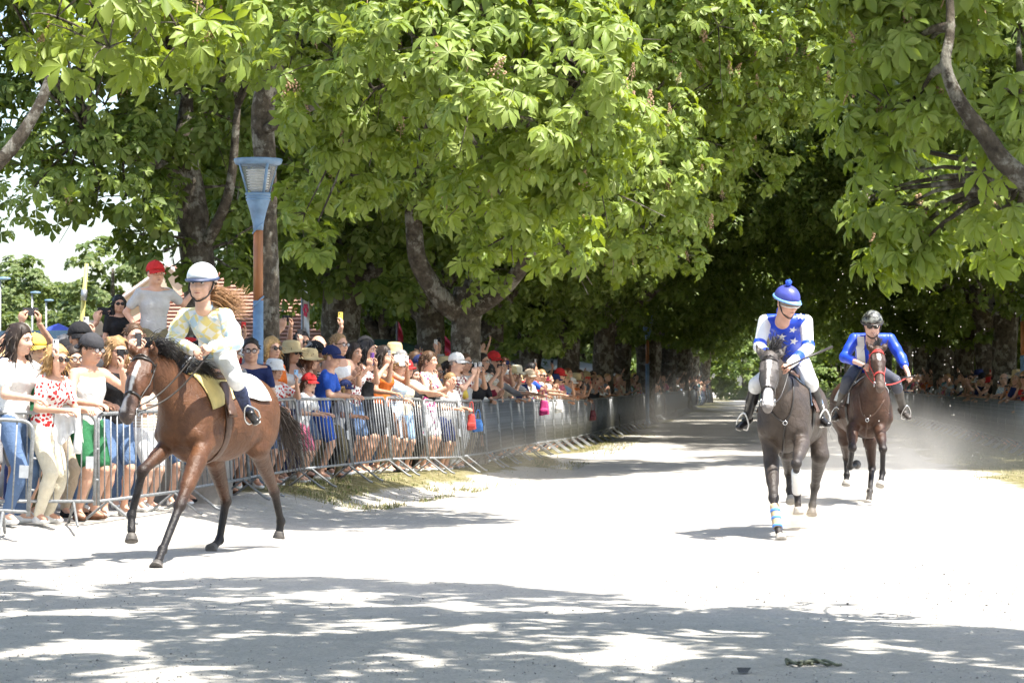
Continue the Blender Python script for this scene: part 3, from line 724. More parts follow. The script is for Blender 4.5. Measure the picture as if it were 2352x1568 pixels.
# ================================================================== background trees, houses, lamps, barriers
def broad_template(seed, h, w):
    r_ = np.random.default_rng(seed); lb = []
    for i in range(60):
        d = unit(r_.normal(size=3)); q = r_.uniform(.5, 1); rad = r_.uniform(.5, 1.0) * w * .28
        lb.append((d[0] * w * q * .8, d[1] * w * q * .8, h * .58 + d[2] * h * .40 * q, rad))
    P, Mx, S = lobe_leaves(np.array(lb), np.array([0, 0, h * .5]), 9, r_, .3, 1.9)
    cm = leaves_mesh('crown', P, Mx, S, 2, M_LEAF_B, r_)
    tr = trunk_mesh('trunk', [(0, 0, -.2), (0, 0, 1), (.1, 0, h * .4), (0, .1, h * .8)], [.4, .3, .22, .06], r_, 9)
    return cm, tr
BT = [broad_template(60, 8.5, 4.6), broad_template(61, 7.0, 4.8), broad_template(62, 9.0, 3.6)]
def broad(px, D, s, v, label, group=None):
    t = thing('broadleaf_tree', label, 'tree', ((px - CX) / FPX * D, D, 0), px * 0.37, group); t.scale = (s, s, s)
    link('crown', BT[v][0], t); link('trunk', BT[v][1], t)
for a in [(30, 118, .84, 0, 'pale grey-green tree under the gap of sky by the picture edge'), (105, 135, .92, 1, 'green tree next to the pale tree under the gap of sky'), (262, 100, .82, 2, 'taller pale tree beside the yellow pole'), (330, 112, .74, 1, 'tree between the yellow pole tree and the cream gable'),
          (190, 150, .74, 0, 'low distant tree just behind the yellow pole'), (-60, 100, .70, 1, 'bushy tree by the picture edge behind the raised phone'), (690, 130, .80, 2, 'light green tree above the red tiled roof'), (870, 95, .72, 1, 'sunlit tree between the forked and the leaning chestnut'),
          (940, 108, .8, 0, 'sunlit tree behind the leaning dark chestnut'), (1180, 118, .72, 1, 'sunlit tree between the two straight dark chestnut trunks'), (1300, 135, .8, 0, 'sunlit tree past the second straight dark chestnut trunk'), (800, 140, .9, 1, 'tree behind the thick forked chestnut')]:
    broad(*a)
for i, (x, D) in enumerate([(-6, 165), (4, 175), (10, 265), (17, 250), (24, 246), (30, 250), (37, 262), (40, 210), (36, 180), (34, 150), (31, 125), (28, 105), (26, 90), (25, 76), (46, 240), (-14, 190)]):
    broad(CX + x / D * FPX, D, 1.35 if x > 0 else .8, i % 3, 'tree of the leafy backdrop that closes the avenue', 'trees closing the view beyond the avenue')

def bush_template():
    r_ = np.random.default_rng(91); lb = []
    for i in range(46):
        d = unit(r_.normal(size=3)); lb.append((d[0] * 2.6, d[1] * 1.6, 1.6 + d[2] * 1.5, r_.uniform(.6, 1.0)))
    P, Mx, S = lobe_leaves(np.array(lb), np.array([0, 0, 1.0]), 12, r_, .3, 1.7); m = MB()
    for i in range(5): m.tube([(0, 0, -.1), (r_.uniform(-.6, .6), r_.uniform(-.4, .4), 1), (r_.uniform(-1.6, 1.6), r_.uniform(-1, 1), 2.4)], [.06, .04, .01], 5)
    return leaves_mesh('foliage', P, Mx, S, 2, M_LEAF_SHADED, r_), m.mesh('stems', [M_BARK])
BUSH = bush_template()
for i, (x, D) in enumerate([(x, 232 + 4 * (i % 2)) for i, x in enumerate(np.arange(4, 50, 4.2))] + [(-4 - 5 * i, 150 + 3 * i) for i in range(5)] + [(26 + .35 * i, 84 + 9 * i) for i in range(9)]):
    t = thing('bush', 'bush of the thick undergrowth that closes the avenue', 'bush', (x, D, 0), i * 1.3, 'bushes closing the view beyond the avenue'); t.scale = (1.3, 1.3, 1.5); link('foliage', BUSH[0], t); link('stems', BUSH[1], t)
M_BLUE = plain('lamp_blue_paint', (0.17, 0.28, 0.43, 1), 0.45, 0.0, 0.5, var=0.22, scale=9)
M_WOOD = (lambda t: (t.set(t.ramp(t.noise(t.coord('Object', (18, 18, 0.7)), 4, 5, 0.6), [(0.3, (0.26, 0.095, 0.035)), (0.6, (0.42, 0.17, 0.065)), (0.8, (0.50, 0.22, 0.09))]), 0.45), t.m)[1])(NT('varnished_wood'))
M_GLASS = (lambda t: (t.set((0.55, 0.57, 0.58, 1), 0.12, 0, 0.6, Alpha=0.16), t.m)[1])(NT('lantern_glass'))
M_WHITEP = plain('white_plastic', (0.72, 0.71, 0.67, 1), 0.4)
M_DARK = plain('dark_plastic', (0.02, 0.02, 0.022, 1), 0.5)
def lamp(x, y, z0, top, label):
    t = thing('street_lamp', label, 'street lamp', (x, y, z0)); k = (top - z0) / 4.0
    zs = lambda h: h * k
    m = MB(); m.lathe([(.11, 0), (.11, .12), (.068, .2), (.064, zs(2.26))], 20); m.obj('pole_base', M_BLUE, t)
    m = MB(); m.lathe([(.061, zs(2.18)), (.061, zs(3.18))], 20); m.obj('wooden_pole', M_WOOD, t)
    for h in (2.24, 3.15):        # oblique collars
        a = np.linspace(0, 2 * math.pi, 25); P = np.stack([.066 * np.cos(a), .066 * np.sin(a), zs(h) + .07 * np.cos(a)], 1)
        m = MB(); m.tube(P, .011, 6, cap=False); m.obj('collar', M_BLUE, t)
    m = MB(); m.lathe([(.063, zs(3.12)), (.068, zs(3.20)), (.10, zs(3.34)), (.136, zs(3.455)), (.140, zs(3.465)), (.140, zs(3.478)), (.152, zs(3.484)), (.152, zs(3.498)), (.143, zs(3.503)), (.143, zs(3.512)), (.156, zs(3.517)), (.156, zs(3.532)), (.147, zs(3.537)), (.147, zs(3.545)), (.160, zs(3.55)), (.164, zs(3.575)), (.12, zs(3.58))], 24)
    m.obj('cup', M_BLUE, t)
    m = MB(); m.lathe([(.130, zs(3.578)), (.248, zs(3.925)), (.244, zs(3.925)), (.126, zs(3.58))], 24); m.obj('lantern_glass', M_GLASS, t)
    m = MB(); m.lathe([(.085, zs(3.58)), (.088, zs(3.61))] + [q for i in range(8) for q in ((.092 + .004 * i, zs(3.615 + .032 * i)), (.122 + .004 * i, zs(3.622 + .032 * i)), (.122 + .004 * i, zs(3.634 + .032 * i)), (.092 + .004 * i, zs(3.642 + .032 * i)))] + [(.08, zs(3.88)), (.06, zs(3.89))], 20); m.obj('louvre_bulb_cover', M_WHITEP, t)
    for i in range(4):
        a = R(32 + 90 * i); c, s_ = math.cos(a), math.sin(a); m = MB()
        m.tube([(.148 * c, .148 * s_, zs(3.57)), (.262 * c, .262 * s_, zs(3.945))], .020, 6, flat=((c, s_, 0), .45)); m.obj('lantern_strut', M_BLUE, t)
    m = MB(); m.lathe([(.24, zs(3.915)), (.285, zs(3.93)), (.302, zs(3.975)), (.300, zs(3.992)), (.10, zs(4.004)), (.001, zs(4.006))], 28); m.obj('cap', M_BLUE, t)
    return t
p = at(593, 0, 32.3); lamp(p[0], 32.3, float(gz(p[0], 32.3)), at(0, 364, 32.3)[2], 'nearest blue lamp post with orange wood shaft above the spectators')
p = at(2350, 0, 60); lamp(p[0], 60, 0, at(0, 650, 60)[2], 'blue lamp post with wooden shaft cut by the picture edge near the loudspeaker')
p = at(1487, 0, 92); lamp(p[0], 92, 0, at(0, 725, 92)[2], 'distant shaded lamp post among the far spectators')

# --- houses
def tiles_mat():
    t = NT('clay_tiles'); co_ = t.coord('Object'); n = t.noise(co_, 3, 5, .7); n2 = t.noise(co_, 22, 3, .6)
    c = t.ramp(n, [(0.3, (0.34, 0.19, 0.145)), (0.7, (0.44, 0.27, 0.21))]); c = t.mix(.5, c, t.ramp(n2, [(.35, (.7, .7, .7)), (.65, (1.2, 1.15, 1.1))]), 'MULTIPLY')
    t.set(c, .85); return t.m
M_TILE = tiles_mat(); M_WALL = plain('cream_render', (0.55, 0.48, 0.36, 1), .9, var=.06, scale=3); M_WTRIM = plain('white_trim', (.75, .75, .73, 1), .6); M_PANE = plain('window_pane', (.05, .06, .075, 1), .08)
def wall_box(b, c, d, mi=0): b.box(c, d, mi)
def house(label, x, D, w, dep, eave, ridge, rlen, n=18, gable=False):
    t = thing('house', label, 'house', (x, D, 0))
    m = MB(); m.box((0, 0, eave / 2), (w, dep, eave)); m.obj('wall', M_WALL, t, False)
    roof = link('roof', None, t) if False else None
    ow, od = w / 2 + .4, dep / 2 + .4
    m = MB()
    if gable: m.add([(-ow, -od, eave), (ow, -od, eave), (0, -od, ridge), (-ow, od, eave), (ow, od, eave), (0, od, ridge)], [(0, 1, 2), (3, 5, 4), (0, 2, 5, 3), (1, 4, 5, 2), (0, 3, 4, 1)])
    else: m.add([(-ow, -od, eave), (ow, -od, eave), (ow, od, eave), (-ow, od, eave), (-rlen / 2, 0, ridge), (rlen / 2, 0, ridge)], [(0, 1, 5, 4), (2, 3, 4, 5), (1, 2, 5), (3, 0, 4), (0, 3, 2, 1)])
    rf = m.obj('roof', [M_WALL if gable else M_TILE], t, False)
    if gable:
        for s_ in (-1, 1):
            b = MB(); b.tube([(s_ * (ow + .05), -od - .06, eave - .05), (0, -od - .06, ridge + .03)], .06, 4); b.obj('bargeboard', M_WTRIM, rf, False)
            for i in range(n):
                q = (i + .5) / n; b = MB(); px_, pz = s_ * ow * (1 - q), eave + (ridge - eave) * q
                b.tube([(px_, -od, pz + .05), (px_, od, pz + .05)], .07, 4); b.obj('tile_course', M_TILE, rf, False)
    else:
        for i in range(n):
            q = i / n; hw = ow * (1 - q) + rlen / 2 * q; y0 = -od * (1 - q); z0 = eave + (ridge - eave) * q
            b = MB(); b.tube([(-hw, y0 - .03, z0 + .03), (hw, y0 - .03, z0 + .03)], .050, 5, flat=((0, 0, 1), .6)); b.obj('tile_course', M_TILE, rf, False)
        for s_ in (-1, 1):
            b = MB(); b.tube([(s_ * ow, -od, eave + .08), (s_ * rlen / 2, 0, ridge + .1)], .13, 6); b.obj('hip_tiles', M_TILE, rf, False)
    for i, wx in enumerate(np.linspace(-w * .35, w * .35, 3)):
        b = MB(); b.box((wx, -dep / 2 - .02, eave * .55), (1.0, .06, 1.2)); wn_ = b.obj('window', M_WTRIM, t, False)
        b = MB(); b.box((wx - .23, -dep / 2 - .06, eave * .55), (.38, .03, 1.0)); b.obj('pane', M_PANE, wn_, False)
        b = MB(); b.box((wx + .23, -dep / 2 - .06, eave * .55), (.38, .03, 1.0)); b.obj('pane', M_PANE, wn_, False)
    return t
D_ = 84; house('low house with red clay tile hip roof behind the lamp post', at(560, 0, D_)[0], D_, 7.6, 7, at(0, 800, D_)[2], at(0, 628, D_)[2], 1.4, 20)
D_ = 92; house('cream gabled house glimpsed beside the red capped spectator', at(418, 0, D_)[0], D_, 2.6, 7, at(0, 700, D_)[2], at(0, 622, D_)[2], 0, 10, True)

# --- poles, flags, canopies beyond the crowd
M_YEL = plain('yellow_pole_paint', (.55, .50, .16, 1), .6); M_GREY = plain('galvanised_post', (.35, .36, .37, 1), .4, .6); M_PINK = plain('pink_flag_cloth', (.62, .06, .12, 1), .8, var=.25, scale=4); M_BLUEC = plain('blue_tarpaulin', (.03, .06, .38, 1), .6); M_WHITEC = plain('white_flag_cloth', (.8, .78, .76, 1), .8, var=.04)
t = thing('leaning_pole', 'tall yellow leaning pole in front of the pale trees', 'pole', tuple(at(184, 900, 70) * [1, 1, 0])); b_ = np.array(t.location)
m = MB(); m.tube([(0, 0, 0), at(186, 760, 70) - b_, at(199, 605, 70) - b_], [.075, .07, .05], 8); m.obj('shaft', M_YEL, t)
m = MB(); m.tube([at(192, 690, 69.9) - b_, at(194, 665, 69.9) - b_], .082, 8); m.obj('band', M_GREY, t)
for px, py, D, lab in [(6, 640, 75, 'small blue-headed street light at the picture edge'), (80, 672, 95, 'small blue-headed street light left of the yellow pole'), (112, 690, 105, 'lowest small blue-headed street light beside the yellow pole')]:
    q = at(px - 6, py, D); t = thing('street_light', lab, 'street light', (q[0], D, 0)); m = MB(); m.tube([(0, 0, 0), (0, 0, q[2] - .05)], .035, 6); m.obj('post', M_GREY, t)
    m = MB(); m.ball((.12, 0, q[2]), (.20, .10, .05), 10, 6); m.obj('lamp_head', M_BLUE, t)
def flag(px, y0, y1, D, wpx, label, mats, logo=False):
    p0, p1 = at(px, y0, D), at(px, y1, D); w = wpx / FPX * D
    t = thing('banner_flag', label, 'flag', (p0[0], D, 0)); m = MB(); m.tube([(0, 0, 0), (0, 0, p0[2])], .03, 6); m.obj('pole', M_GREY, t)
    n = 14; P = []
    for i in range(n + 1):
        z = p1[2] + (p0[2] - p1[2]) * i / n; c = w * (1 - .55 * (i / n) ** 3)
        for j in range(4): P.append((.03 + c * j / 3, .12 * math.sin(i * .7 + j * .9), z - .03 * j))
    F = [(i * 4 + j, i * 4 + j + 1, i * 4 + j + 5, i * 4 + j + 4) for i in range(n) for j in range(3)]
    m = MB(); m.add(P, F); P2 = np.array(P) + (0, .015, 0); m.add(P2, [f[::-1] for f in F]); cl = m.obj('cloth', mats[0], t)
    if logo:
        m = MB(); zc = (p0[2] + p1[2]) / 2 - .1
        for a in range(6): m.ball((.03 + w * .45 + w * .28 * math.cos(a), -.16, zc + .10 * math.sin(a)), (w * .2, .01, .06), 8, 5)
        m.obj('emblem', M_PINK, cl)
flag(912, 738, 800, 62, 12, 'narrow red and pink banner flag beside the dark leaning chestnut', [M_PINK]); flag(1018, 770, 812, 66, 20, 'wide pink banner flag next to the sunlit chestnut trunk', [M_PINK]); flag(694, 640, 765, 58, 14, 'white feather flag with pink emblem in front of the tiled roof', [M_WHITEC], True)
def gazebo(px, py, D, w, h, mat, label, round_=False):
    q = at(px, py, D); t = thing('tent', label, 'tent', (q[0], D, 0)); m = MB(); ez = q[2] - h
    if round_:
        m.lathe([(w, ez)] + [(w * math.cos(a), ez + h * math.sin(a)) for a in np.linspace(.1, 1.5, 7)], 16)
    else: m.add([(-w, -w, ez), (w, -w, ez), (w, w, ez), (-w, w, ez), (0, 0, q[2])] + [(-w, -w, ez - .25), (w, -w, ez - .25), (w, w, ez - .25), (-w, w, ez - .25)], [(0, 1, 4), (1, 2, 4), (2, 3, 4), (3, 0, 4), (5, 6, 1, 0), (6, 7, 2, 1), (7, 8, 3, 2), (8, 5, 0, 3)])
    m.obj('canopy', mat, t, round_)
    for sx in (-1, 1):
        for sy in (-1, 1):
            m = MB(); m.tube([(sx * w * .68, sy * w * .68, 0), (sx * w * .68, sy * w * .68, ez)], .025, 6); m.obj('leg', M_GREY, t)
gazebo(134, 742, 60, .9, .45, M_BLUEC, 'small pointed blue canopy behind the near spectators'); gazebo(868, 779, 58, 1.1, .45, plain('dark_green_canvas', (.02, .06, .045, 1), .7), 'dark green round parasol canopy behind the crowd', True)
gazebo(1245, 812, 120, 3.2, .7, M_WHITEC, 'white pavilion canopy far behind the dark trunks')
# parked van roof behind the near crowd
t = thing('parked_van', 'grey-blue parked van behind the near spectators', 'van', tuple(at(95, 0, 52) * [1, 1, 0])); m = MB()
for y_ in (0,): pass
prof = [(-2.2, .45), (-2.25, 1.1), (-1.9, 1.35), (-1.2, 2.35), (-.9, 2.52), (2.2, 2.56), (2.35, 2.3), (2.35, .45)]
V = [(x, s_ * (.95 if z < 1.6 else .85), z) for s_ in (-1, 1) for x, z in prof]; n = len(prof)
m.add(V, [tuple(range(n)), tuple(range(n, 2 * n))[::-1]] + [(i, i + n, (i + 1) % n + n, (i + 1) % n) for i in range(n)]); m.obj('body', plain('van_paint', (.16, .24, .30, 1), .25, .2), t, False)
for s_ in (-1, 1):
    m = MB(); m.add([(-1.7, s_ * .955, 1.5), (-1.15, s_ * .90, 2.25), (-.3, s_ * .89, 2.3), (-.3, s_ * .955, 1.5)], [(0, 1, 2, 3)]); m.obj('side_window', M_PANE, t, False)
    for wx in (-1.4, 1.5):
        m = MB(); a = np.linspace(0, 2 * math.pi, 17); m.tube([(wx, s_ * .78, .35), (wx, s_ * 1.0, .35)], .35, 16); m.obj('wheel', M_DARK, t)

# --- loudspeaker on the tree across the track
c0 = at(2283, 697, 65.2); t = thing('horn_loudspeaker', 'grey horn loudspeaker fixed to a trunk across the track', 'loudspeaker', tuple(c0)); m = MB()
ax = unit((-.22, -1, -.05)); Rm = frame(ax); prof = [(.20, .16), (.205, .165), (.19, .15), (.14, .02), (.07, -.08), (.0, -.1)]
def oriented(b, Rm): b.V = [v @ Rm.T for v in b.V]; return b
b = MB(); b.lathe([(.11, -.38), (.205, -.11), (.228, .16), (.235, .17), (.228, .18), (.212, .165), (.165, .0), (.065, -.17), (.02, -.18)], 24); oriented(b, Rm).obj('horn', plain('loudspeaker_grey', (.19, .19, .185, 1), .6), t)
b = MB(); b.lathe([(.0, -.17), (.035, -.16), (.03, -.08), (0, -.06)], 12); oriented(b, Rm).obj('driver_cone', M_DARK, t)
b = MB(); b.tube([(0, 0, -.1), (.12, .3, -.25), (.25, .7, -.25)], .03, 8); b.obj('bracket', M_GREY, t)

# ------------------------------------------------------------------ crowd barriers
def steel():
    t = NT('galvanised_steel'); co_ = t.coord('Object'); n = t.noise(co_, 30, 4, .6)
    t.set(t.ramp(n, [(.3, (.17, .18, .185)), (.7, (.32, .33, .335))]), .5, .35); return t.m
M_STEEL = steel(); M_PLATE = plain('barrier_plate', (.42, .44, .46, 1), .4, .3)
BW = 2.08
def barrier_parts(w):
    h0, h1, rr = .24, 1.10, .11; a = np.linspace(0, math.pi / 2, 6)
    hw = w / 2
    P = [(-hw, 0, h0 - .04)] + [(-hw + rr - rr * math.cos(q), 0, h1 - rr + rr * math.sin(q)) for q in a] + [(hw - rr + rr * math.sin(q), 0, h1 - rr + rr * math.cos(q)) for q in a] + [(hw, 0, h0 - .04)]
    m = MB(); m.tube(P, .019, 8); m.tube([(-hw, 0, h0), (hw, 0, h0)], .017, 8)
    for s_ in (-1, 1): m.tube([(s_ * hw, 0, .75), (s_ * (hw + .045), 0, .75)], .012, 6); m.tube([(s_ * hw, 0, .45), (s_ * (hw + .045), 0, .45)], .012, 6)
    fr = m.mesh('frame', [M_STEEL])
    m = MB(); m.tube([(0, 0, h0), (0, 0, h1)], 0.0082, 6); br = m.mesh('bar', [M_STEEL])
    m = MB(); m.tube([(0, -.32, 0.012), (0, -.27, .03), (0, 0, h0 - .005), (0, .27, .03), (0, .32, .012)], .015, 6); ft = m.mesh('foot', [M_STEEL])
    m = MB(); m.box((0, 0, 0), (.085, .006, .12)); pl = m.mesh('plate', [M_PLATE], False)
    return fr, br, ft, pl
FR, BR, FT, PL = barrier_parts(BW)
m = MB()
for i in range(13): m.tube([(-BW / 2 + BW * (i + 1) / 14, 0, .24), (-BW / 2 + BW * (i + 1) / 14, 0, 1.10)], 0.0082, 5)
BRALL = m.mesh('bars', [M_STEEL])
def barrier(p, q, label, lean=0.0, detail=True, group=None):
    """from p to q on the ground (x, y); lean in degrees towards the track"""
    p, q = np.asarray(p, float), np.asarray(q, float); c = (p + q) / 2; a = math.atan2(q[1] - p[1], q[0] - p[0]); z = float(gz(c[0], c[1]))
    t = thing('crowd_barrier', label, 'barrier', (c[0], c[1], z), a, group)
    za, zb = float(gz(*p)), float(gz(*q)); pitch = math.atan2(zb - za, BW)
    t.rotation_euler = (R(lean), -pitch, a); t.scale = (np.linalg.norm(q - p) / BW, 1, 1)
    link('frame', FR, t)
    if detail:
        for i in range(13): link('bar', BR, t, loc=(-BW / 2 + BW * (i + 1) / 14, 0, 0))
        link('plate', PL, t, loc=(BW / 2 - .06, -.012, .62))
    else: link('bars', BRALL, t, kind='stuff')
    for s_ in (-.78, .78):
        f = link('foot', FT, t, loc=(s_ * BW / 2, 0, 0)); f.rotation_euler = (-R(lean), 0, 0)
    return t
def XY(px, D): return ((px - CX) / FPX * D, D)
BL = [(XY(-230, 25.05), XY(216, 25.62), 'barrier behind which the red print blouse shows', 0), (XY(-470, 24.55), XY(62, 24.75), 'nearest barrier at the picture edge, overlapping the next one', 0),
      (XY(226, 25.72), XY(420, 27.7), 'barrier right behind the head of the bay horse', 0), (XY(424, 27.8), XY(574, 29.8), 'barrier behind the belly and legs of the bay horse', 3), (XY(578, 29.85), XY(700, 32.0), 'barrier behind the tail of the bay horse', 6)]
prev = np.array(XY(703, 32.1)); names = ['where the navy cap and blue jersey show', 'with the orange vest behind it', 'with the pink patterned dress behind it', 'just past the pink patterned dress', 'hung with the red and blue bag', 'next after the red and blue bag', 'with the crouched dark figure at its foot', 'hung with the pink rucksack', 'hung with white plastic bag', 'leading into the sunlit spot', 'in the sunlit spot below the raised pink cap', 'at the end of the sunlit spot', 'first in the dust beyond the sunlit spot', 'second in the dust beyond the sunlit spot', 'third in the dust beyond the sunlit spot']
for n_, nm in enumerate(names):
    d = prev[1]; dirv = unit((fence_x(d + 2.1) - prev[0], 2.1)); nxt = prev + dirv * 2.10; BL.append((tuple(prev), tuple(nxt), 'crowd barrier on the verge ' + nm, 7 - n_ * .4)); prev = nxt + dirv * .06
for p_, q_, lab, ln in BL: barrier(p_, q_, lab, -ln)
k = 0
while prev[1] < 150:
    d = prev[1]; dirv = unit((fence_x(d + 2.1) - prev[0], 2.1)); nxt = prev + dirv * 2.10
    barrier(prev, nxt, 'dusty crowd barrier far down the row of spectators', 0, False, 'far barriers on the spectators side'); prev = nxt + dirv * .06; k += 1
d = 54.0; k = 0
while d < 140:
    a = (right_x(d), d); b = (right_x(d + 2.09), d + 2.09); d += 2.16
    barrier(b, a, 'shaded crowd barrier across the track, ' + ['nearest the picture edge', 'second from the picture edge', 'third from the picture edge', 'fourth from the picture edge', 'fifth from the picture edge', 'sixth from the picture edge', 'seventh from the picture edge'][k - 1] if 1 <= k <= 7 else 'shaded crowd barrier farther along across the track', 0, k < 12, None if 1 <= k <= 7 else 'far barriers across the track'); k += 1
# ================================================================== people: shared heads, hands, garments
def head_mesh(kind, h=0.0085):
    """head in its own frame: origin at the top of the neck, +z up, face towards -y. Size of an adult head (0.235 m)"""
    B = Body(); f = {'m': 1.0, 'f': 0.0}[kind]
    B.ell((0, .012, .135), (.074, .094, .092), k=.03)                       # skull
    B.ell((0, -.030, .085), (.062 + .004 * f, .062, .085), k=.04)           # face
    B.cone((-.030 - .006 * f, -.030, .030), (.030 + .006 * f, -.030, .030), .030, k=.035)     # jaw
    B.ell((0, -.072, .016), (.022 + .004 * f, .022, .020), k=.025)          # chin
    B.cone((0, -.088, .118), (0, -.108, .078), .009, .0145, k=.014)         # nose
    B.ell((0, -.100, .074), (.020, .013, .010), k=.010)
    for s_ in (-1, 1):
        B.ell((s_ * .034, -.066, .078), (.024, .022, .022), k=.03)          # cheek
        B.ell((s_ * .032, -.096, .112), (.017, .013, .011), k=.014, sub=True)   # socket
        B.cone((s_ * .012, -.088, .130), (s_ * .045, -.078, .133), .011, .010, k=.016)        # brow
        B.ell((s_ * .079, .008, .098), (.010, .022, .033), k=.008)          # ear
    B.ell((0, -.091, .046), (.023, .012, .007), k=.012); B.ell((0, -.088, .037), (.019, .012, .008), k=.010)     # lips
    B.cone((0, .012, .04), (0, .018, -.07), .052 + .008 * f, .056 + .010 * f, k=.03)          # neck
    V, F = B.surface(h); m = MB(); m.add(V, [tuple(q) for q in F], 0)
    for s_ in (-1, 1):
        m.ball((s_ * .032, -.082, .112), (.0145, .012, .0085), 8, 6, 1); m.ball((s_ * .032, -.0915, .112), (.0068, .005, .0070), 8, 5, 2)
        m.tube([(s_ * .013, -.098, .131), (s_ * .030, -.099, .137), (s_ * .050, -.088, .133)], [.004, .005, .003], 5, 3)
    m.tube([(-.022, -.0945, .0418), (0, -.103, .0412), (.022, -.0945, .0418)], [.002, .0042, .002], 5, 4)
    return np.concatenate(m.V), m.F, m.M
M_EYEW = plain('eye_white', (.62, .60, .56, 1), .3, var=.02); M_EYED = plain('eye_dark', (.018, .014, .012, 1), .15); M_BROW = plain('eyebrow', (.05, .035, .025, 1), .7); M_LIP = plain('lips', (.34, .11, .09, 1), .5)
SKINSET = [M_SKIN, M_EYEW, M_EYED, M_BROW, M_LIP]
HEADS = {k: head_mesh(k) for k in 'mf'}

def hand_mesh(curl, spread=1.0, thumb=0.5):
    """right hand in its own frame: wrist at origin, fingers along +z, palm facing -y, thumb towards +x. curl per finger in degrees a joint"""
    B = Body(); B.ecap((0, 0, .005), (.002, 0, .055), (1, 0, 0), (.027, .015), (.040, .013), k=.02); B.ecap((0, 0, .05), (0, 0, .078), (1, 0, 0), (.040, .013), (.040, .012), k=.02)
    B.ell((.022, -.006, .03), (.018, .014, .026), k=.015)
    V, F = B.surface(.0095); m = MB(); m.add(V, [tuple(q) for q in F])
    for i, (x, L) in enumerate(((.030, .074), (.010, .084), (-.010, .078), (-.029, .060))):
        c = curl[i] if not np.isscalar(curl) else curl; P = np.array([x, 0, .070]); d = unit((x * 1.6 * spread, 0, 1)); pts = [P.copy()]; a = 0
        for j, q in enumerate((.45, .32, .23)):
            a += R(c * (0.7 if j == 0 else 1.0)); dv = np.array([d[0], -math.sin(a), math.cos(a)]); P = P + unit(dv) * L * q; pts.append(P.copy())
        m.tube(pts, [.0098, .0092, .0083, .0058], 6)
    a = R(20 + 40 * thumb); m.tube([(.018, -.004, .015), (.036, -.010 - .012 * thumb, .045), (.044 - .012 * thumb, -.020 - .02 * thumb, .070), (.040 - .02 * thumb, -.026 - .028 * thumb, .092)], [.013, .012, .0105, .007], 6)
    return np.concatenate(m.V), m.F
HANDS = {'open': hand_mesh((8, 6, 8, 12), 1.2, 0.1), 'rest': hand_mesh((28, 30, 32, 34), .6, .5), 'grip': hand_mesh((68, 70, 72, 74), .3, .9), 'phone': hand_mesh((38, 40, 42, 46), .5, .7), 'fist': hand_mesh((85, 85, 85, 85), .2, 1.0)}

def ik(a, b, l1, l2, hint):
    """elbow or knee between a and b"""
    a, b = np.asarray(a, float), np.asarray(b, float); d = b - a; L = np.linalg.norm(d); Lc = min(L, (l1 + l2) * .998); u = d / (L + 1e-9)
    x = (l1 * l1 - l2 * l2 + Lc * Lc) / (2 * Lc); y = math.sqrt(max(l1 * l1 - x * x, 0)); h = np.asarray(hint, float); h = unit(h - u * (h @ u))
    return a + u * x + h * y, a + u * Lc

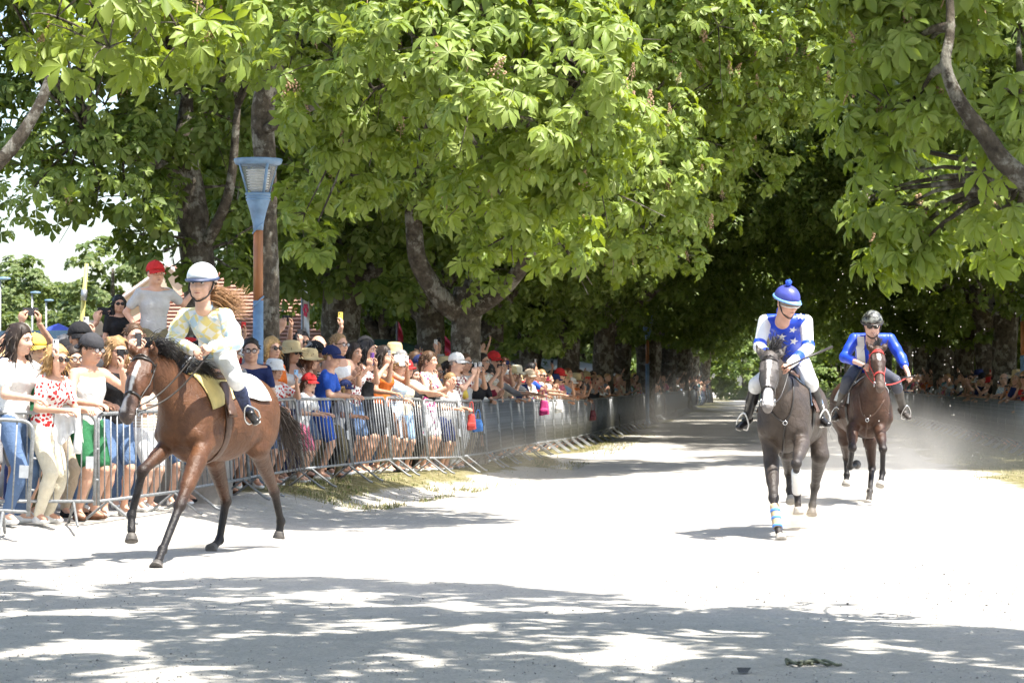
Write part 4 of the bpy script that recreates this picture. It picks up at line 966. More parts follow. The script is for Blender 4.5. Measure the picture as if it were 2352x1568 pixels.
class Pose:
    """an adult of 1.72 m, facing -y, feet at z = 0. Everything in metres"""
    def __init__(s, hands=((-.25, 0, .8), (.25, 0, .8)), grips=('rest', 'rest'), lean=0.0, turn=0.0, nod=0.0, bend=(0, 0, 0), sex='m', palm=None, elbow=None, legs=None, hip=(0, 0, .92), wide=1.0, side=0.0):
        s.sex, s.grips, s.turn, s.nod = sex, grips, turn, nod
        s.hip = np.array(hip, float); sp = np.array([math.sin(R(side)) * .52, -math.sin(R(lean)) * .52, math.cos(R(lean)) * .52]); s.chest = s.hip + sp * .62; s.neck = s.hip + sp
        s.up = unit(sp); s.wide = wide; sw = (.185 if sex == 'm' else .165) * wide
        s.lat = np.array([1.0, 0, 0])
        s.sh = [s.neck + np.array([sg * sw, 0, -.055]) for sg in (-1, 1)]
        s.el = []; s.wr = []
        for i, sg in enumerate((-1, 1)):
            hint = (elbow[i] if elbow else (sg * .6, .5, -.7)); e, w = ik(s.sh[i], hands[i], .29, .265, hint); s.el.append(e); s.wr.append(w)
        s.palm = palm or [None, None]
        s.hj = [s.hip + np.array([sg * .088, 0, -.02]) for sg in (-1, 1)]
        if legs is None: legs = [((-.11, -.02, .09), (-.02, -1, 0)), ((.11, .03, .09), (.02, -1, 0))]
        s.kn = []; s.an = []; s.ft = []
        for i, sg in enumerate((-1, 1)):
            k, a = ik(s.hj[i], legs[i][0], .44, .43, legs[i][1]); s.kn.append(k); s.an.append(a); s.ft.append(np.asarray(legs[i][2]) if len(legs[i]) > 2 else np.array([sg * .25, -1, 0]))
        s.headpos = s.neck + s.up * .058 + np.array([0, -.014, 0]); s.hs = 1.10
        cz, sz, cx, sx = math.cos(R(turn)), math.sin(R(turn)), math.cos(R(nod)), math.sin(R(nod))
        s.headR = np.array([[cz, -sz, 0], [sz, cz, 0], [0, 0, 1]]) @ np.array([[1, 0, 0], [0, cx, -sx], [0, sx, cx]])
    def torso(s, B, g=0.0, top=True, hips=True, tag=0):
        w = s.wide; c = 1 if s.sex == 'm' else 0
        B.ecap(s.hip + s.up * .10, s.chest, s.lat, ((.135 + .008 * c) * w + g, .098 * w + g), ((.150 + .018 * c) * w + g, .112 * w + g), k=.05, tag=tag)
        B.ecap(s.chest, s.chest + s.up * .13, s.lat, ((.150 + .018 * c) * w + g, .112 * w + g), ((.125 + .02 * c) * w + g, .082 * w + g), k=.05, tag=tag)
        B.cone(s.sh[0] + s.lat * .03, s.sh[1] - s.lat * .03, .058 + g, k=.06, tag=tag)
        if not c:
            for sg in (-1, 1): B.ell(s.chest + s.up * .02 + np.array([sg * .068, -.085 - g * .6, 0]), (.064 + g, .058 + g, .062 + g), k=.04, tag=tag)
        if hips: B.ecap(s.hip - s.up * .02, s.hip + s.up * .10, s.lat, (.160 * w + g, .115 * w + g), (.140 * w + g, .100 * w + g), k=.05, tag=tag)
    def upper_arm(s, B, i, g=0.0, t=1.0, tag=0, cut=False):
        e = s.sh[i] + (s.el[i] - s.sh[i]) * t; B.cone(s.sh[i], e, .052 + g, .052 + g - .012 * t, k=.035, tag=tag)
    def fore_arm(s, B, i, g=0.0, t=1.0, tag=0):
        e = s.el[i] + (s.wr[i] - s.el[i]) * t; B.cone(s.el[i], e, .041 + g, .041 + g - .014 * t, k=.02, tag=tag)
    def leg(s, B, i, g=0.0, t=2.0, tag=0):
        a, b = s.hj[i], s.kn[i]; q = min(t, 1.0); B.ecap(a, a + (b - a) * q, s.lat, (.080 + g, .088 + g), (.080 - .024 * q + g, .088 - .030 * q + g), k=.03, tag=tag)
        if t > 1:
            q = t - 1; a, b = s.kn[i], s.an[i]; B.cone(a, a + (b - a) * .35 * min(1, q / .35), .056 + g, .056 + g, k=.02, tag=tag)
            if q > .35: B.cone(a + (b - a) * .3, a + (b - a) * q, .056 + g, .056 - .022 * (q - .3) / .7 + g, k=.02, tag=tag)
    def body(s, h=.019):
        B = Body(); s.torso(B, -.004); B.cone(s.neck - s.up * .03, s.headpos + s.up * .02, .062, .050, k=.05)
        for i in (0, 1):
            s.upper_arm(B, i, -.004); s.fore_arm(B, i); B.cone(s.wr[i], s.wr[i] + unit(s.wr[i] - s.el[i]) * .02, .026, .024, k=.01); s.leg(B, i, -.003)
            if not getattr(s, 'booted', False): B.cone(s.an[i], s.an[i] + unit(s.ft[i]) * .12 + np.array([0, 0, -.045]), .036, .030, k=.02)
        V, F = B.surface(h); m = MB(); m.add(V, [tuple(q) for q in F], 0)
        HV, HF, HM = HEADS[s.sex]; n0 = m.n; m.V.append(HV * s.hs @ s.headR.T + s.headpos); m.F += [tuple(i + n0 for i in f) for f in HF]; m.M += HM; m.n += len(HV)
        for i, sg in enumerate((-1, 1)):
            hv, hf = HANDS[s.grips[i]]; hv = hv * ([-1, 1, 1] if i == 0 else [1, 1, 1]); Rm = s.hand_frame(i)
            m.add(hv @ Rm.T + s.wr[i] + Rm[:, 2] * .012, [f[::-1] for f in hf] if i == 0 else hf, 0)
        return m.mesh('body', SKINSET)
    def hand_frame(s, i):
        d = unit(s.wr[i] - s.el[i]); p = s.palm[i] if s.palm[i] is not None else np.array([(1 if i == 0 else -1) * .8, -.2, -.4])
        if isinstance(p, tuple) and len(p) == 2: d = unit(p[1]); p = p[0]
        y = -np.asarray(p, float); y = unit(y - d * (y @ d)); x = np.cross(y, d); return np.stack([x, y, d], 1)
    def grip_point(s, i, off=(0, -.035, .085)):
        Rm = s.hand_frame(i); return s.wr[i] + Rm @ np.asarray(off), Rm
    def tops(s, kind, h=.019):
        B = Body(); g = .011; s.torso(B, g, hips=kind != 'crop')
        if kind in ('tee', 'long', 'vest'):
            for i in (0, 1):
                if kind == 'tee': s.upper_arm(B, i, .016, .62)
                elif kind == 'long': s.upper_arm(B, i, .013); s.fore_arm(B, i, .012, .94)
                else: pass
        if kind == 'dress':
            B.ecap(s.hip, s.hip + np.array([0, 0, -.42]), s.lat, (.165 * s.wide, .125), (.215, .17), k=.05)
        B.cut(s.neck + s.up * (.005 if kind != 'vest' else -.03) , s.up + np.array([0, -.45 if kind != 'vest' else -.7, 0]))
        if kind == 'vest':
            for i, sg in enumerate((-1, 1)): B.cut(s.sh[i] - np.array([sg * .035, 0, 0]), (sg, 0, .15))
        if kind == 'tee':
            for i in (0, 1): B.cut(s.sh[i] + (s.el[i] - s.sh[i]) * .60, s.el[i] - s.sh[i]) if False else None
        if kind == 'dress': B.cut(s.hip + np.array([0, 0, -.40]), (0, 0, -1))
        else: B.cut(s.hip - s.up * .03, -s.up)
        V, F = B.surface(h); V = s.rumple(V)
        return mesh_from('top', V, F)
    def rumple(s, V):
        k = vnoise(V[:, 0] * 14 + V[:, 2] * 9, V[:, 1] * 14 - V[:, 2] * 17, 4); return V + (V - s.chest) * (k * .018)[:, None]
    def bottoms(s, kind, h=.021):
        B = Body(); g = .013; B.ecap(s.hip - s.up * .02, s.hip + s.up * .07, s.lat, (.163 * s.wide + g * .6, .118 * s.wide + g * .6), (.143 * s.wide + g * .5, .103 * s.wide + g * .5), k=.05)
        for i in (0, 1): s.leg(B, i, .020 if kind == 'shorts' else g, {'shorts': .82, 'long': 1.97, 'capri': 1.55}[kind])
        B.cut(s.hip + s.up * .06, s.up)
        V, F = B.surface(h); return mesh_from('trousers', V, F)
    def shoe(s, i, h=.016, grow=0.0):
        a = s.an[i]; f = unit(s.ft[i]); z = np.array([0, 0, 1.0]); dn = a + z * -.055
        B = Body(); B.ecap(dn - f * .045, dn + f * .13, np.cross(f, z), (.036, .032), (.042, .024), k=.02); B.cone(a + z * .0, dn + f * .02, .040, .036, k=.03); B.cut(a + z * .015, z); B.cut(a - z * .085, -z)
        V, F = B.surface(h); return mesh_from('shoe', V, F)

def head_part(fn):
    """builds a shape in the head's own frame"""
    m = MB(); fn(m); return m
def hair_mesh(kind, seed=0):
    B = Body(); r_ = np.random.default_rng(seed)
    cap = lambda g=.014: (B.ell((0, .016, .142), (.078 + g * .6, .096 + g * .6, .090 + g), k=.02))
    if kind == 'short': cap(.009); B.cut((0, -.052, .155), (0, -1.0, -.55)); B.cut((0, .02, .07), (0, -.25, -1))
    elif kind == 'bald': B.ell((0, .022, .125), (.080, .094, .070), k=.02); B.cut((0, -.005, .1), (0, -1, .25)); B.cut((0, 0, .155), (0, 0, 1)); B.cut((0, .02, .065), (0, 0, -1))
    else:
        cap(.016)
        if kind == 'long':
            B.ecap((0, .045, .12), (0, .060, -.13), (1, 0, 0), (.085, .055), (.095, .035), k=.04)
            for s_ in (-1, 1): B.cone((s_ * .075, -.005, .12), (s_ * .085, -.020, -.10), .024, .022, k=.03)
        elif kind == 'bob':
            B.ecap((0, .035, .12), (0, .045, .02), (1, 0, 0), (.092, .065), (.098, .055), k=.04)
            for s_ in (-1, 1): B.cone((s_ * .078, -.012, .13), (s_ * .083, -.020, .03), .024, .026, k=.03)
        elif kind == 'curly':
            for i in range(46):
                d = unit(r_.normal(size=3) + np.array([0, .25, .1]));
                if d[1] < -.55 and d[2] < .75: continue
                B.ell(np.array([0, .02, .115]) + d * np.array([.098, .100, .105]), (r_.uniform(.024, .036),) * 3, k=.012)
            for s_ in (-1, 1): B.cone((s_ * .085, .0, .12), (s_ * .095, .0, .02), .030, .028, k=.02)
        elif kind == 'tail': B.cone((0, .10, .15), (0, .135, .05), .030, .024, k=.03); B.cone((0, .135, .05), (0, .13, -.08), .024, .010, k=.03)
        B.ell((0, -.100, .080), (.070, .082, .090), k=.012, sub=True)
    V, F = B.surface(.0125); k = vnoise(V[:, 0] * 60, V[:, 2] * 25 + V[:, 1] * 40, 8); V = V + (V - [0, .01, .12]) * (k * .03)[:, None]
    m = MB(); m.add(V, [tuple(q) for q in F]); q = V[r_.choice(len(V), min(len(V), 150), replace=False)]       # loose locks
    for p in q:
        if p[1] < -.06 or (kind in ('short', 'bald') and r_.random() < .5): continue
        o_ = unit(p - [0, .01, .11]); d = unit(np.array([p[0] * 4, p[1] * 2 + .02, -.9]) + r_.normal(0, .3, 3)); L_ = {'long': .11, 'bob': .07, 'curly': .05, 'tail': .05}.get(kind, .022) * r_.uniform(.6, 1.3)
        m.tube([p - o_ * .002, p + o_ * .006 + d * L_ * .5, p + o_ * (.004 + .01 * r_.random()) + d * L_], [.006, .005, .0012], 4)
    return m.mesh('hair', [M_HAIR])
def cap_mesh(back=False):
    B = Body(); B.ell((0, .012, .150), (.099, .119, .106), k=.01); B.cut((0, 0, .138), (0, -.16, -1)); V, F = B.surface(.013); m = MB(); m.add(V, [tuple(q) for q in F])
    n = 9; P = []; 
    for i in range(n):
        a = R(-72 + 144 * i / (n - 1)); x, y = math.sin(a) * .094, -math.cos(a) * .108 + .010; l = .072 * math.cos(a * .9)
        P += [(x, y, .150), (x * 1.04, y - l, .138 - .35 * abs(x) ), (x * 1.04, y - l, .133 - .35 * abs(x)), (x, y, .145)]
    m.add(P, [(4 * i + a, 4 * i + b, 4 * i + 4 + b, 4 * i + 4 + a) for i in range(n - 1) for a, b in ((0, 1), (1, 2), (2, 3))]); m.ball((0, .012, .256), .008, 6, 4)
    if back: m.V = [v * [-1, -1, 1] + [0, .012, 0] for v in m.V]
    return m.mesh('cap', [M_CLOTH])
def brim_hat(r, crown=.085, wave=.012, name='sun_hat'):
    m = MB(); n = 28; V = []; prof = [(r, .118), (r * .985, .122), (.122, .140), (.112, .150), (.106, .150 + crown * .7), (.086, .150 + crown), (.03, .158 + crown), (.001, .159 + crown)]
    for q, (rr, z) in enumerate(prof):
        for j in range(n):
            a = j / n * 2 * math.pi; V.append((rr * math.cos(a) * .92, rr * math.sin(a) * 1.04 + .008, z + (wave * math.sin(3 * a + 1) if q < 2 else 0)))
    F = [(i * n + j, i * n + (j + 1) % n, (i + 1) * n + (j + 1) % n, (i + 1) * n + j) for i in range(len(prof) - 1) for j in range(n)]
    m.add(V, F); m.add(np.array(V) - (0, 0, .004), [f[::-1] for f in F]); return m.mesh(name, [M_CLOTH])
def glasses_mesh(sun=True):
    m = MB()
    for s_ in (-1, 1):
        m.ball((s_ * .033, -.108, .110), (.030, .008, .022) if sun else (.026, .003, .020), 10, 6, 0 if sun else 1)
        m.tube([(s_ * .060, -.098, .118), (s_ * .078, -.04, .118), (s_ * .084, .01, .112)], .0035, 5)
        if not sun:
            a = np.linspace(0, 6.283, 11); m.tube(np.stack([s_ * .033 + .027 * np.cos(a), np.full(11, -.110), .110 + .020 * np.sin(a)], 1), .003, 4)
    m.tube([(-.012, -.114, .116), (.012, -.114, .116)], .004, 5)
    return m.mesh('sunglasses' if sun else 'glasses', [M_SUNG, M_LENS])
M_SUNG = plain('sunglass_lens', (.016, .013, .012, 1), .12, var=.05); M_LENS = (lambda t: (t.set((.8, .82, .84, 1), .05, Alpha=.22), t.m)[1])(NT('clear_lens'))
def phone_mesh():
    m = MB(); m.box((0, 0, 0), (.074, .009, .150), 0); m.box((0, -.0052, 0), (.068, .001, .140), 1); m.ball((.022, .006, .055), (.010, .003, .014), 8, 4, 2); return m.mesh('phone', [M_CLOTH, M_PANE, M_DARK], False)
HAIR = {k: hair_mesh(k) for k in ('short', 'bald', 'long', 'bob', 'curly', 'tail')}
HATS = {'cap': cap_mesh(), 'backcap': cap_mesh(True), 'sunhat': brim_hat(.215, .10), 'fedora': brim_hat(.175, .11, .006), 'bucket': brim_hat(.140, .095, .004)}
SUNG, SPEC, PHONE = glasses_mesh(True), glasses_mesh(False), phone_mesh()

# the poses seen in the crowd; each is built once and shared
def lean_pose(sex, **k): return Pose(hands=((-.22, -.42, 1.10), (.10, -.44, 1.10)), grips=('rest', 'rest'), lean=13, sex=sex, palm=[(0, 0, -1), (0, 0, -1)], **k)
def film_pose(sex, **k): return Pose(hands=((-.07, -.36, 1.42), (.07, -.36, 1.42)), grips=('phone', 'phone'), lean=3, sex=sex, palm=[((.9, .45, 0), (0, -.15, 1)), ((-.9, .45, 0), (0, -.15, 1))], **k)
def film1_pose(sex, **k): return Pose(hands=((-.20, -.40, 1.10), (.10, -.40, 1.42)), grips=('rest', 'phone'), lean=5, sex=sex, palm=[(0, 0, -1), ((-.7, .8, 0), (0, -.2, 1))], **k)
def clap_pose(sex, **k): return Pose(hands=((-.030, -.36, 1.22), (.045, -.38, 1.24)), grips=('open', 'open'), lean=4, sex=sex, palm=[((1, 0, 0), (.1, -.6, .8)), ((-1, 0, 0), (-.1, -.6, .8))], **k)
def high_pose(sex, **k): return Pose(hands=((-.22, -.05, .82), (.14, -.30, 1.86)), grips=('rest', 'phone'), sex=sex, palm=[None, ((-.4, .9, 0), (0, -.1, 1))], **k)
def high2_pose(sex, **k): return Pose(hands=((-.09, -.34, 1.74), (.09, -.34, 1.74)), grips=('phone', 'phone'), sex=sex, palm=[((.9, .45, 0), (0, -.1, 1)), ((-.9, .45, 0), (0, -.1, 1))], **k)
def idle_pose(sex, **k): return Pose(hands=((-.26, -.04, .82), (.26, -.06, .84)), sex=sex, **k)
def stretch_pose(sex, **k): return Pose(hands=((-.24, -.10, .95), (.58, .05, 1.46)), grips=('rest', 'fist'), sex=sex, palm=[None, (0, -1, 0)], lean=6, **k)
def point_pose(sex, **k): return Pose(hands=((-.20, -.40, 1.10), (.34, -.55, 1.20)), grips=('rest', 'open'), lean=10, sex=sex, palm=[(0, 0, -1), (0, 0, -1)], **k)
POSES = {}
for nm, fn, extra in [('lean', lean_pose, {}), ('film', film_pose, {}), ('film1', film1_pose, {}), ('clap', clap_pose, {}), ('high', high_pose, {}), ('high2', high2_pose, {}), ('idle', idle_pose, {}), ('point', point_pose, {}), ('stretch', stretch_pose, {})]:
    for sx in 'mf':
        POSES[nm, sx] = fn(sx, turn={'lean': -14, 'film': 0, 'film1': 6, 'clap': 10, 'high': 0, 'high2': 0, 'idle': -10, 'point': 16, 'stretch': 4}[nm], nod={'lean': 8, 'film': 4, 'film1': 6}.get(nm, 2))
_C = {}
def shared(pk, what, *a):
    key = (pk, what) + a
    if key not in _C:
        P = POSES[pk]; me = getattr(P, what)(*a); _C[key] = me
    return _C[key]
def hm(P, extra=None):
    M4 = Matrix.Translation(Vector(P.headpos)) @ Matrix(P.headR.tolist()).to_4x4() @ Matrix.Scale(P.hs, 4); return M4

SKIN = [(.62, .36, .25), (.55, .31, .21), (.68, .42, .30), (.46, .25, .16), (.58, .33, .22), (.30, .15, .09)]
def person(label, loc, rz, h, pose, sex, top, topc, bot, botc, hair, hairc, hat=None, hatc=None, eye=None, phone=None, skin=0, shoec=(.6, .6, .6), print_=None, group=None, legs=True):
    """one spectator. h height in metres; colours linear rgb"""
    pk = (pose, sex); P = POSES[pk]; t = thing('person', label, 'person', loc, rz, group); s = h / 1.72; t.scale = (s, s, s)
    link('body', shared(pk, 'body'), t, color=SKIN[skin] if isinstance(skin, int) else skin)
    cm = {'print': M_PRINT, 'stripe': M_STRIPE}.get(print_, M_CLOTH)
    def dress(name, me, col, mat):
        o = link(name, me, t, color=col)
        if not me.materials: me.materials.append(None)
        o.material_slots[0].link = 'OBJECT'; o.material_slots[0].material = mat; return o
    dress({'tee': 't_shirt', 'vest': 'vest_top', 'long': 'long_sleeved_top', 'dress': 'dress'}[top], shared(pk, 'tops', top), topc, cm)
    dress({'shorts': 'shorts', 'long': 'trousers', 'capri': 'trousers'}[bot], shared(pk, 'bottoms', bot), botc, M_CLOTH)
    if legs:
        for i in (0, 1): dress('shoe', shared(pk, 'shoe', i), shoec, M_CLOTH)
    M4 = hm(P)
    if hair: o = link('hair', HAIR[hair], t, color=hairc); o.matrix_local = M4
    if hat: o = link({'cap': 'cap', 'backcap': 'cap', 'sunhat': 'sun_hat', 'fedora': 'straw_hat', 'bucket': 'bucket_hat'}[hat], HATS[hat], t, color=hatc); o.matrix_local = M4
    if eye: o = link('sunglasses' if eye == 'sun' else 'glasses', SUNG if eye == 'sun' else SPEC, t); o.matrix_local = M4
    if phone:
        c, Rm = P.grip_point(1, (0, -.02, .10)); 
        if pose in ('film', 'high2'): c0, _ = P.grip_point(0, (0, -.02, .10)); c = (c + c0) / 2
        tilt = Matrix.Rotation(R(90), 4, 'Y') if phone[1] == 'wide' else Matrix.Identity(4)
        w = Matrix.LocRotScale(Vector(loc), Matrix.Rotation(rz, 3, 'Z').to_quaternion(), Vector((s, s, s)))
        f = link('phone', PHONE, None, color=phone[0]); f.matrix_world = w @ Matrix.Translation(Vector(c) + Vector((0, 0, .02))) @ Matrix.Rotation(R(180), 4, 'Z') @ tilt
        f['label'] = PHL(label); f['category'] = 'phone'
    return t
_ph = {}
def PHL(label):
    w = label.replace(' filming', '').replace(' with phone', '').replace(' with both hands', '').replace(' with raised arm', '').split(); return 'phone of the ' + ' '.join(w[:13]).rstrip(',')
# ================================================================== horses
def coat_mat(name, rough=.42):
    t = NT(name); a = t.node('ShaderNodeAttribute', attribute_name='Col'); n = t.noise(t.coord('Object'), 7, 4, .6); n2 = t.noise(t.coord('Object'), 90, 3, .6)
    c = t.mix(1.0, a.outputs['Color'], t.ramp(n, [(.3, (.66, .63, .60)), (.7, (1.22, 1.22, 1.22))]), 'MULTIPLY')
    n3 = t.noise(t.coord('Object'), 15, 3, .55, .8); t.set(c, rough, 0, .35); t.bump(t.math('ADD', t.math('MULTIPLY', n2, .25), n3), .55, .024); return t.m
M_COAT = coat_mat('horse_coat', .50)
M_STRAP = plain('black_leather', (.022, .017, .014, 1), .42, var=.3); M_BRSTRAP = plain('brown_leather', (.085, .045, .028, 1), .5, var=.25); M_REDSTRAP = plain('red_webbing', (.52, .05, .04, 1), .5); M_HOOF = plain('hoof_horn', (.085, .075, .066, 1), .6, var=.35, scale=30); M_HOOFP = plain('pale_hoof', (.36, .33, .29, 1), .6, var=.25, scale=30)
M_MANE = plain('black_horsehair', (.012, .010, .010, 1), .42, var=.4, scale=60); M_TAILB = plain('brown_horsehair', (.035, .024, .018, 1), .45, var=.4, scale=60); M_HEYE = plain('horse_eye', (.012, .008, .006, 1), .06); M_METAL = plain('bit_metal', (.55, .55, .55, 1), .25, .9)

def march(B, o, d, L=1.2):
    """points where rays from o along d first meet the body"""
    o = np.atleast_2d(np.asarray(o, float)); d = np.atleast_2d(np.asarray(d, float)); d = d / np.linalg.norm(d, axis=1)[:, None]; t = np.zeros(len(o))
    st = .25 if B.g is None else .03
    for _ in range(60 if B.g is None else int(L / st * 1.3) + 15): t = np.minimum(t + np.minimum(B.field(o + d * t[:, None]), st) * .8, L)
    return o + d * t[:, None], t < L - 1e-3
def hit(B, pts, D0, off=.008, L=5.0):
    """photo pixels -> points on the body, lifted by off"""
    pts = np.asarray(pts, float); d = np.stack([(pts[:, 0] - CX) / FPX, np.ones(len(pts)), (HY - pts[:, 1]) / FPX], 1); o = d * (D0 - 2.2) + np.array([0, 0, CAMZ]); P, ok = march(B, o, d, L)
    P = P[ok]; return P + B.normal(P) * off
def strap(m, B, P, w=.012, t=.35, n=6):
    """flat band lying on the body"""
    P = np.asarray(P); m.tube(P, w, n, flat=(B.normal(P), t))

def horse(label, cfg):
    C0 = np.array([*XY(*cfg['centre']), 0.0]); th = R(cfg['heading']); F = np.array([math.sin(th), -math.cos(th), 0]); Lf = np.array([-F[1], F[0], 0]); Z = np.array([0, 0, 1.0])
    W = lambda x, y, z: C0 + F * x + Lf * y + Z * z
    B = Body(); U = Lf; g = cfg.get('girth', 1.0)
    # trunk
    B.ecap(W(.38, 0, 1.17), W(-.10, 0, 1.17), U, (.235 * g, .36), (.285 * g, .335), k=.08); B.ecap(W(-.10, 0, 1.17), W(-.42, 0, 1.22), U, (.285 * g, .33), (.26 * g, .27), k=.08)
    B.ell(W(.50, 0, 1.20), (.24, .235, .28), np.stack([F, Lf, Z], 1), k=.08); B.ell(W(-.55, 0, 1.28), (.30, .265, .27), np.stack([F, Lf, Z], 1), k=.08); B.ell(W(-.42, 0, 1.42), (.24, .17, .13), np.stack([F, Lf, Z], 1), k=.08)
    B.cone(W(.40, 0, 1.49), W(-.05, 0, 1.43), .075, .10, k=.09)
    for s_ in (-1, 1):
        B.ecap(W(.36, s_ * .16, 1.40), W(.58, s_ * .165, 1.06), F, (.12, .075), (.11, .085), k=.05); B.ell(W(.655, s_ * .085, 1.08), (.085, .085, .13), np.stack([F, Lf, Z], 1), k=.035); B.ell(W(.40, s_ * .185, 1.02), (.13, .075, .13), np.stack([F, Lf, Z], 1), k=.05)
        B.ell(W(-.52, s_ * .17, 1.16), (.23, .11, .27), np.stack([F, Lf, Z], 1), k=.06)
        B.cone(W(-.20, s_ * .20, 1.0), W(-.34, s_ * .17, 1.08), .06, .09, k=.06)
    # legs: joints in the world
    tags = cfg.get('legtag', [1, 1, 1, 1]); hoofs = []
    for i, J in enumerate(cfg['fore']):
        el, kn, fe, ho = [np.asarray(q, float) for q in J]; s_ = (-1, 1)[i]; top = W(.44, s_ * .165, 1.04)
        B.ecap(top, el, F, (.115, .085), (.088, .072), k=.05); B.ecap(el, el + (kn - el) * .55, F, (.088, .074), (.066, .058), k=.03); B.ecap(el + (kn - el) * .15, kn, F, (.074, .064), (.045, .043), k=.03, tag=tags[i] if tags[i] != 1 else 3)
        B.ell(kn, (.054, .050, .062), frame(kn - el), k=.02, tag=tags[i]); B.cone(kn, fe, .037, .030, k=.02, tag=tags[i]); bk = np.cross(np.cross(fe - kn, F), fe - kn); bk = unit(bk) * .018
        B.cone(kn - bk, fe - bk, .022, .022, k=.012, tag=tags[i]); B.ell(fe, (.043, .046, .045), k=.015, tag=tags[i]); B.cone(fe, fe + (ho - fe) * .6, .031, .036, k=.015, tag=tags[i]); hoofs.append((fe, ho, tags[i]))
    for i, J in enumerate(cfg['hind']):
        st, hk, fe, ho = [np.asarray(q, float) for q in J]; s_ = (-1, 1)[i]; hp = W(-.50, s_ * .15, 1.22)
        B.ecap(hp, st, F, (.20, .10), (.125, .085), k=.06); B.ecap(st, hk, F, (.118, .084), (.046, .042), k=.04, tag=3)
        B.ell(hk, (.050, .056, .064), frame(hk - st), k=.02, tag=tags[2 + i]); B.cone(hk + unit(hk - fe) * .03 - F * .03, hk - F * .01, .026, .036, k=.02, tag=tags[2 + i])
        B.cone(hk, fe, .039, .032, k=.02, tag=tags[2 + i]); B.ell(fe, (.044, .047, .046), k=.015, tag=tags[2 + i]); B.cone(fe, fe + (ho - fe) * .6, .032, .037, k=.015, tag=tags[2 + i]); hoofs.append((fe, ho, tags[2 + i]))
    # neck and head
    po, mu = np.asarray(cfg['poll'], float), np.asarray(cfg['muzzle'], float); hl = np.asarray(cfg.get('headlat', Lf), float); ax_ = unit(mu - po); hl = unit(hl - ax_ * (hl @ ax_)); fr = np.cross(hl, ax_)
    if fr @ F < 0 and abs(fr @ F) > .2: fr = -fr
    L = np.linalg.norm(mu - po); nb = W(.50, 0, 1.30); mid = nb * .45 + po * .55 + Z * .03
    B.ecap(W(.36, 0, 1.36), W(.54, 0, 1.28), U, (.15, .20), (.16, .25), k=.08); B.ecap(W(.50, 0, 1.27), mid, U, (.15, .24), (.095, .165), k=.08); B.ecap(mid, po - fr * .05, U, (.095, .165), (.072, .115), k=.05)
    hw = cfg.get('hw', 1.0); H = lambda t, x=0.0, f=0.0: po + ax_ * L * t + hl * x * hw + fr * f * hw
    B.ecap(H(.02, 0, -.03), H(.45, 0, -.012), hl, (.082 * hw, .105 * hw), (.080 * hw, .095 * hw), k=.03, tag=2); B.ecap(H(.42, 0, 0), H(.86, 0, .012), hl, (.062 * hw, .078 * hw), (.046 * hw, .056 * hw), k=.03, tag=2)
    B.ecap(H(.80, 0, .012), H(.97, 0, .004), hl, (.050 * hw, .058 * hw), (.054 * hw, .048 * hw), k=.03, tag=4)                       # muzzle
    B.ell(H(.99, 0, -.032), (.036, .030, .034), k=.025, tag=4)                                                    # lower lip
    for s_ in (-1, 1):
        B.ell(H(.36, s_ * .055, -.075), (.035, .085, .085), np.stack([hl, fr, ax_], 1), k=.025, tag=2)            # cheek
        B.cone(H(.16, s_ * .070, .035), H(.30, s_ * .072, .035), .020, .024, k=.025, tag=2)                       # brow bone
        B.cone(H(.34, s_ * .070, .022), H(.62, s_ * .050, .022), .012, .010, k=.02, tag=2)
        B.ell(H(.935, s_ * .040, .030), (.022, .022, .030), k=.02, tag=4)                                         # nostril wing
        B.ell(H(.945, s_ * .046, .048), (.011, .018, .018), np.stack([hl, fr, ax_], 1), k=.008, sub=True)
        e0, e1 = H(-.02, s_ * .060, -.01), np.asarray(cfg['ears'][0 if s_ < 0 else 1], float)
        d_ = e1 - e0; B.cone(e0, e0 + d_ * .4, .030, .036, k=.025, tag=2); B.cone(e0 + d_ * .4, e1, .036, .008, k=.02, tag=2)
        q = e0 + d_ * .55 + fr * .030 ; B.ell(q, (.016, .022, .055), np.stack([hl, fr, unit(d_)], 1), k=.01, sub=True)
    V, Q = B.surface(cfg.get('vox', .013)); col = B.colors(V, {k: tuple(.82 * q for q in v) for k, v in cfg['colors'].items()}, .028)
    # white markings and the mealy parts that belong to the coat
    q = V - po; t_ = q @ ax_ / L; xl = q @ hl; xf = q @ fr
    for (t0, t1, w0, w1, c, x0) in cfg.get('blaze', []):
        u = np.clip((t_ - t0) / (t1 - t0), 0, 1); w = w0 + (w1 - w0) * u + .006 * vnoise(V[:, 2] * 40, V[:, 0] * 40, 3)
        k = sstep((w - np.abs(xl - x0)) / .014 + .5) * sstep((t_ - t0) / .04 + .5) * sstep((t1 - t_) / .04 + .5) * (xf > .005); k = k * (np.linalg.norm(np.cross(q, ax_), axis=1) < .14)
        col = col * (1 - k[:, None]) + np.array(c) * k[:, None]
    for f in cfg.get('paint', []): col = f(V, col, W)
    t = thing('racehorse', label, 'horse', tuple(C0)); link('body', mesh_from('body', V - C0, Q, [M_COAT], colors=col), t)
    for i, (fe, ho, tg) in enumerate(hoofs):
        d = unit(ho - fe); Rm = frame(d); tip = ho; b = MB(); b.lathe([(.038, -.068), (.043, -.058), (.058, -.004), (.056, 0), (.02, .0)], 14); fw = F - d * (F @ d); b.V = [v * [1, 1, 1] @ Rm.T + tip - C0 for v in b.V]; b.obj('hoof', cfg.get('hoofmat', [M_HOOF] * 4)[i], t)
    for s_ in (-1, 1):
        b = MB(); p = B.snap(H(.245, s_ * .088, .020)[None])[0]; n = B.normal(p[None])[0]; b.ball(p - n * .010 - C0, .021, 12, 8); b.obj('eye', M_HEYE, t)
    # mane, forelock, tail: locks of hair
    r_ = np.random.default_rng(cfg.get('seed', 1)); m = MB()
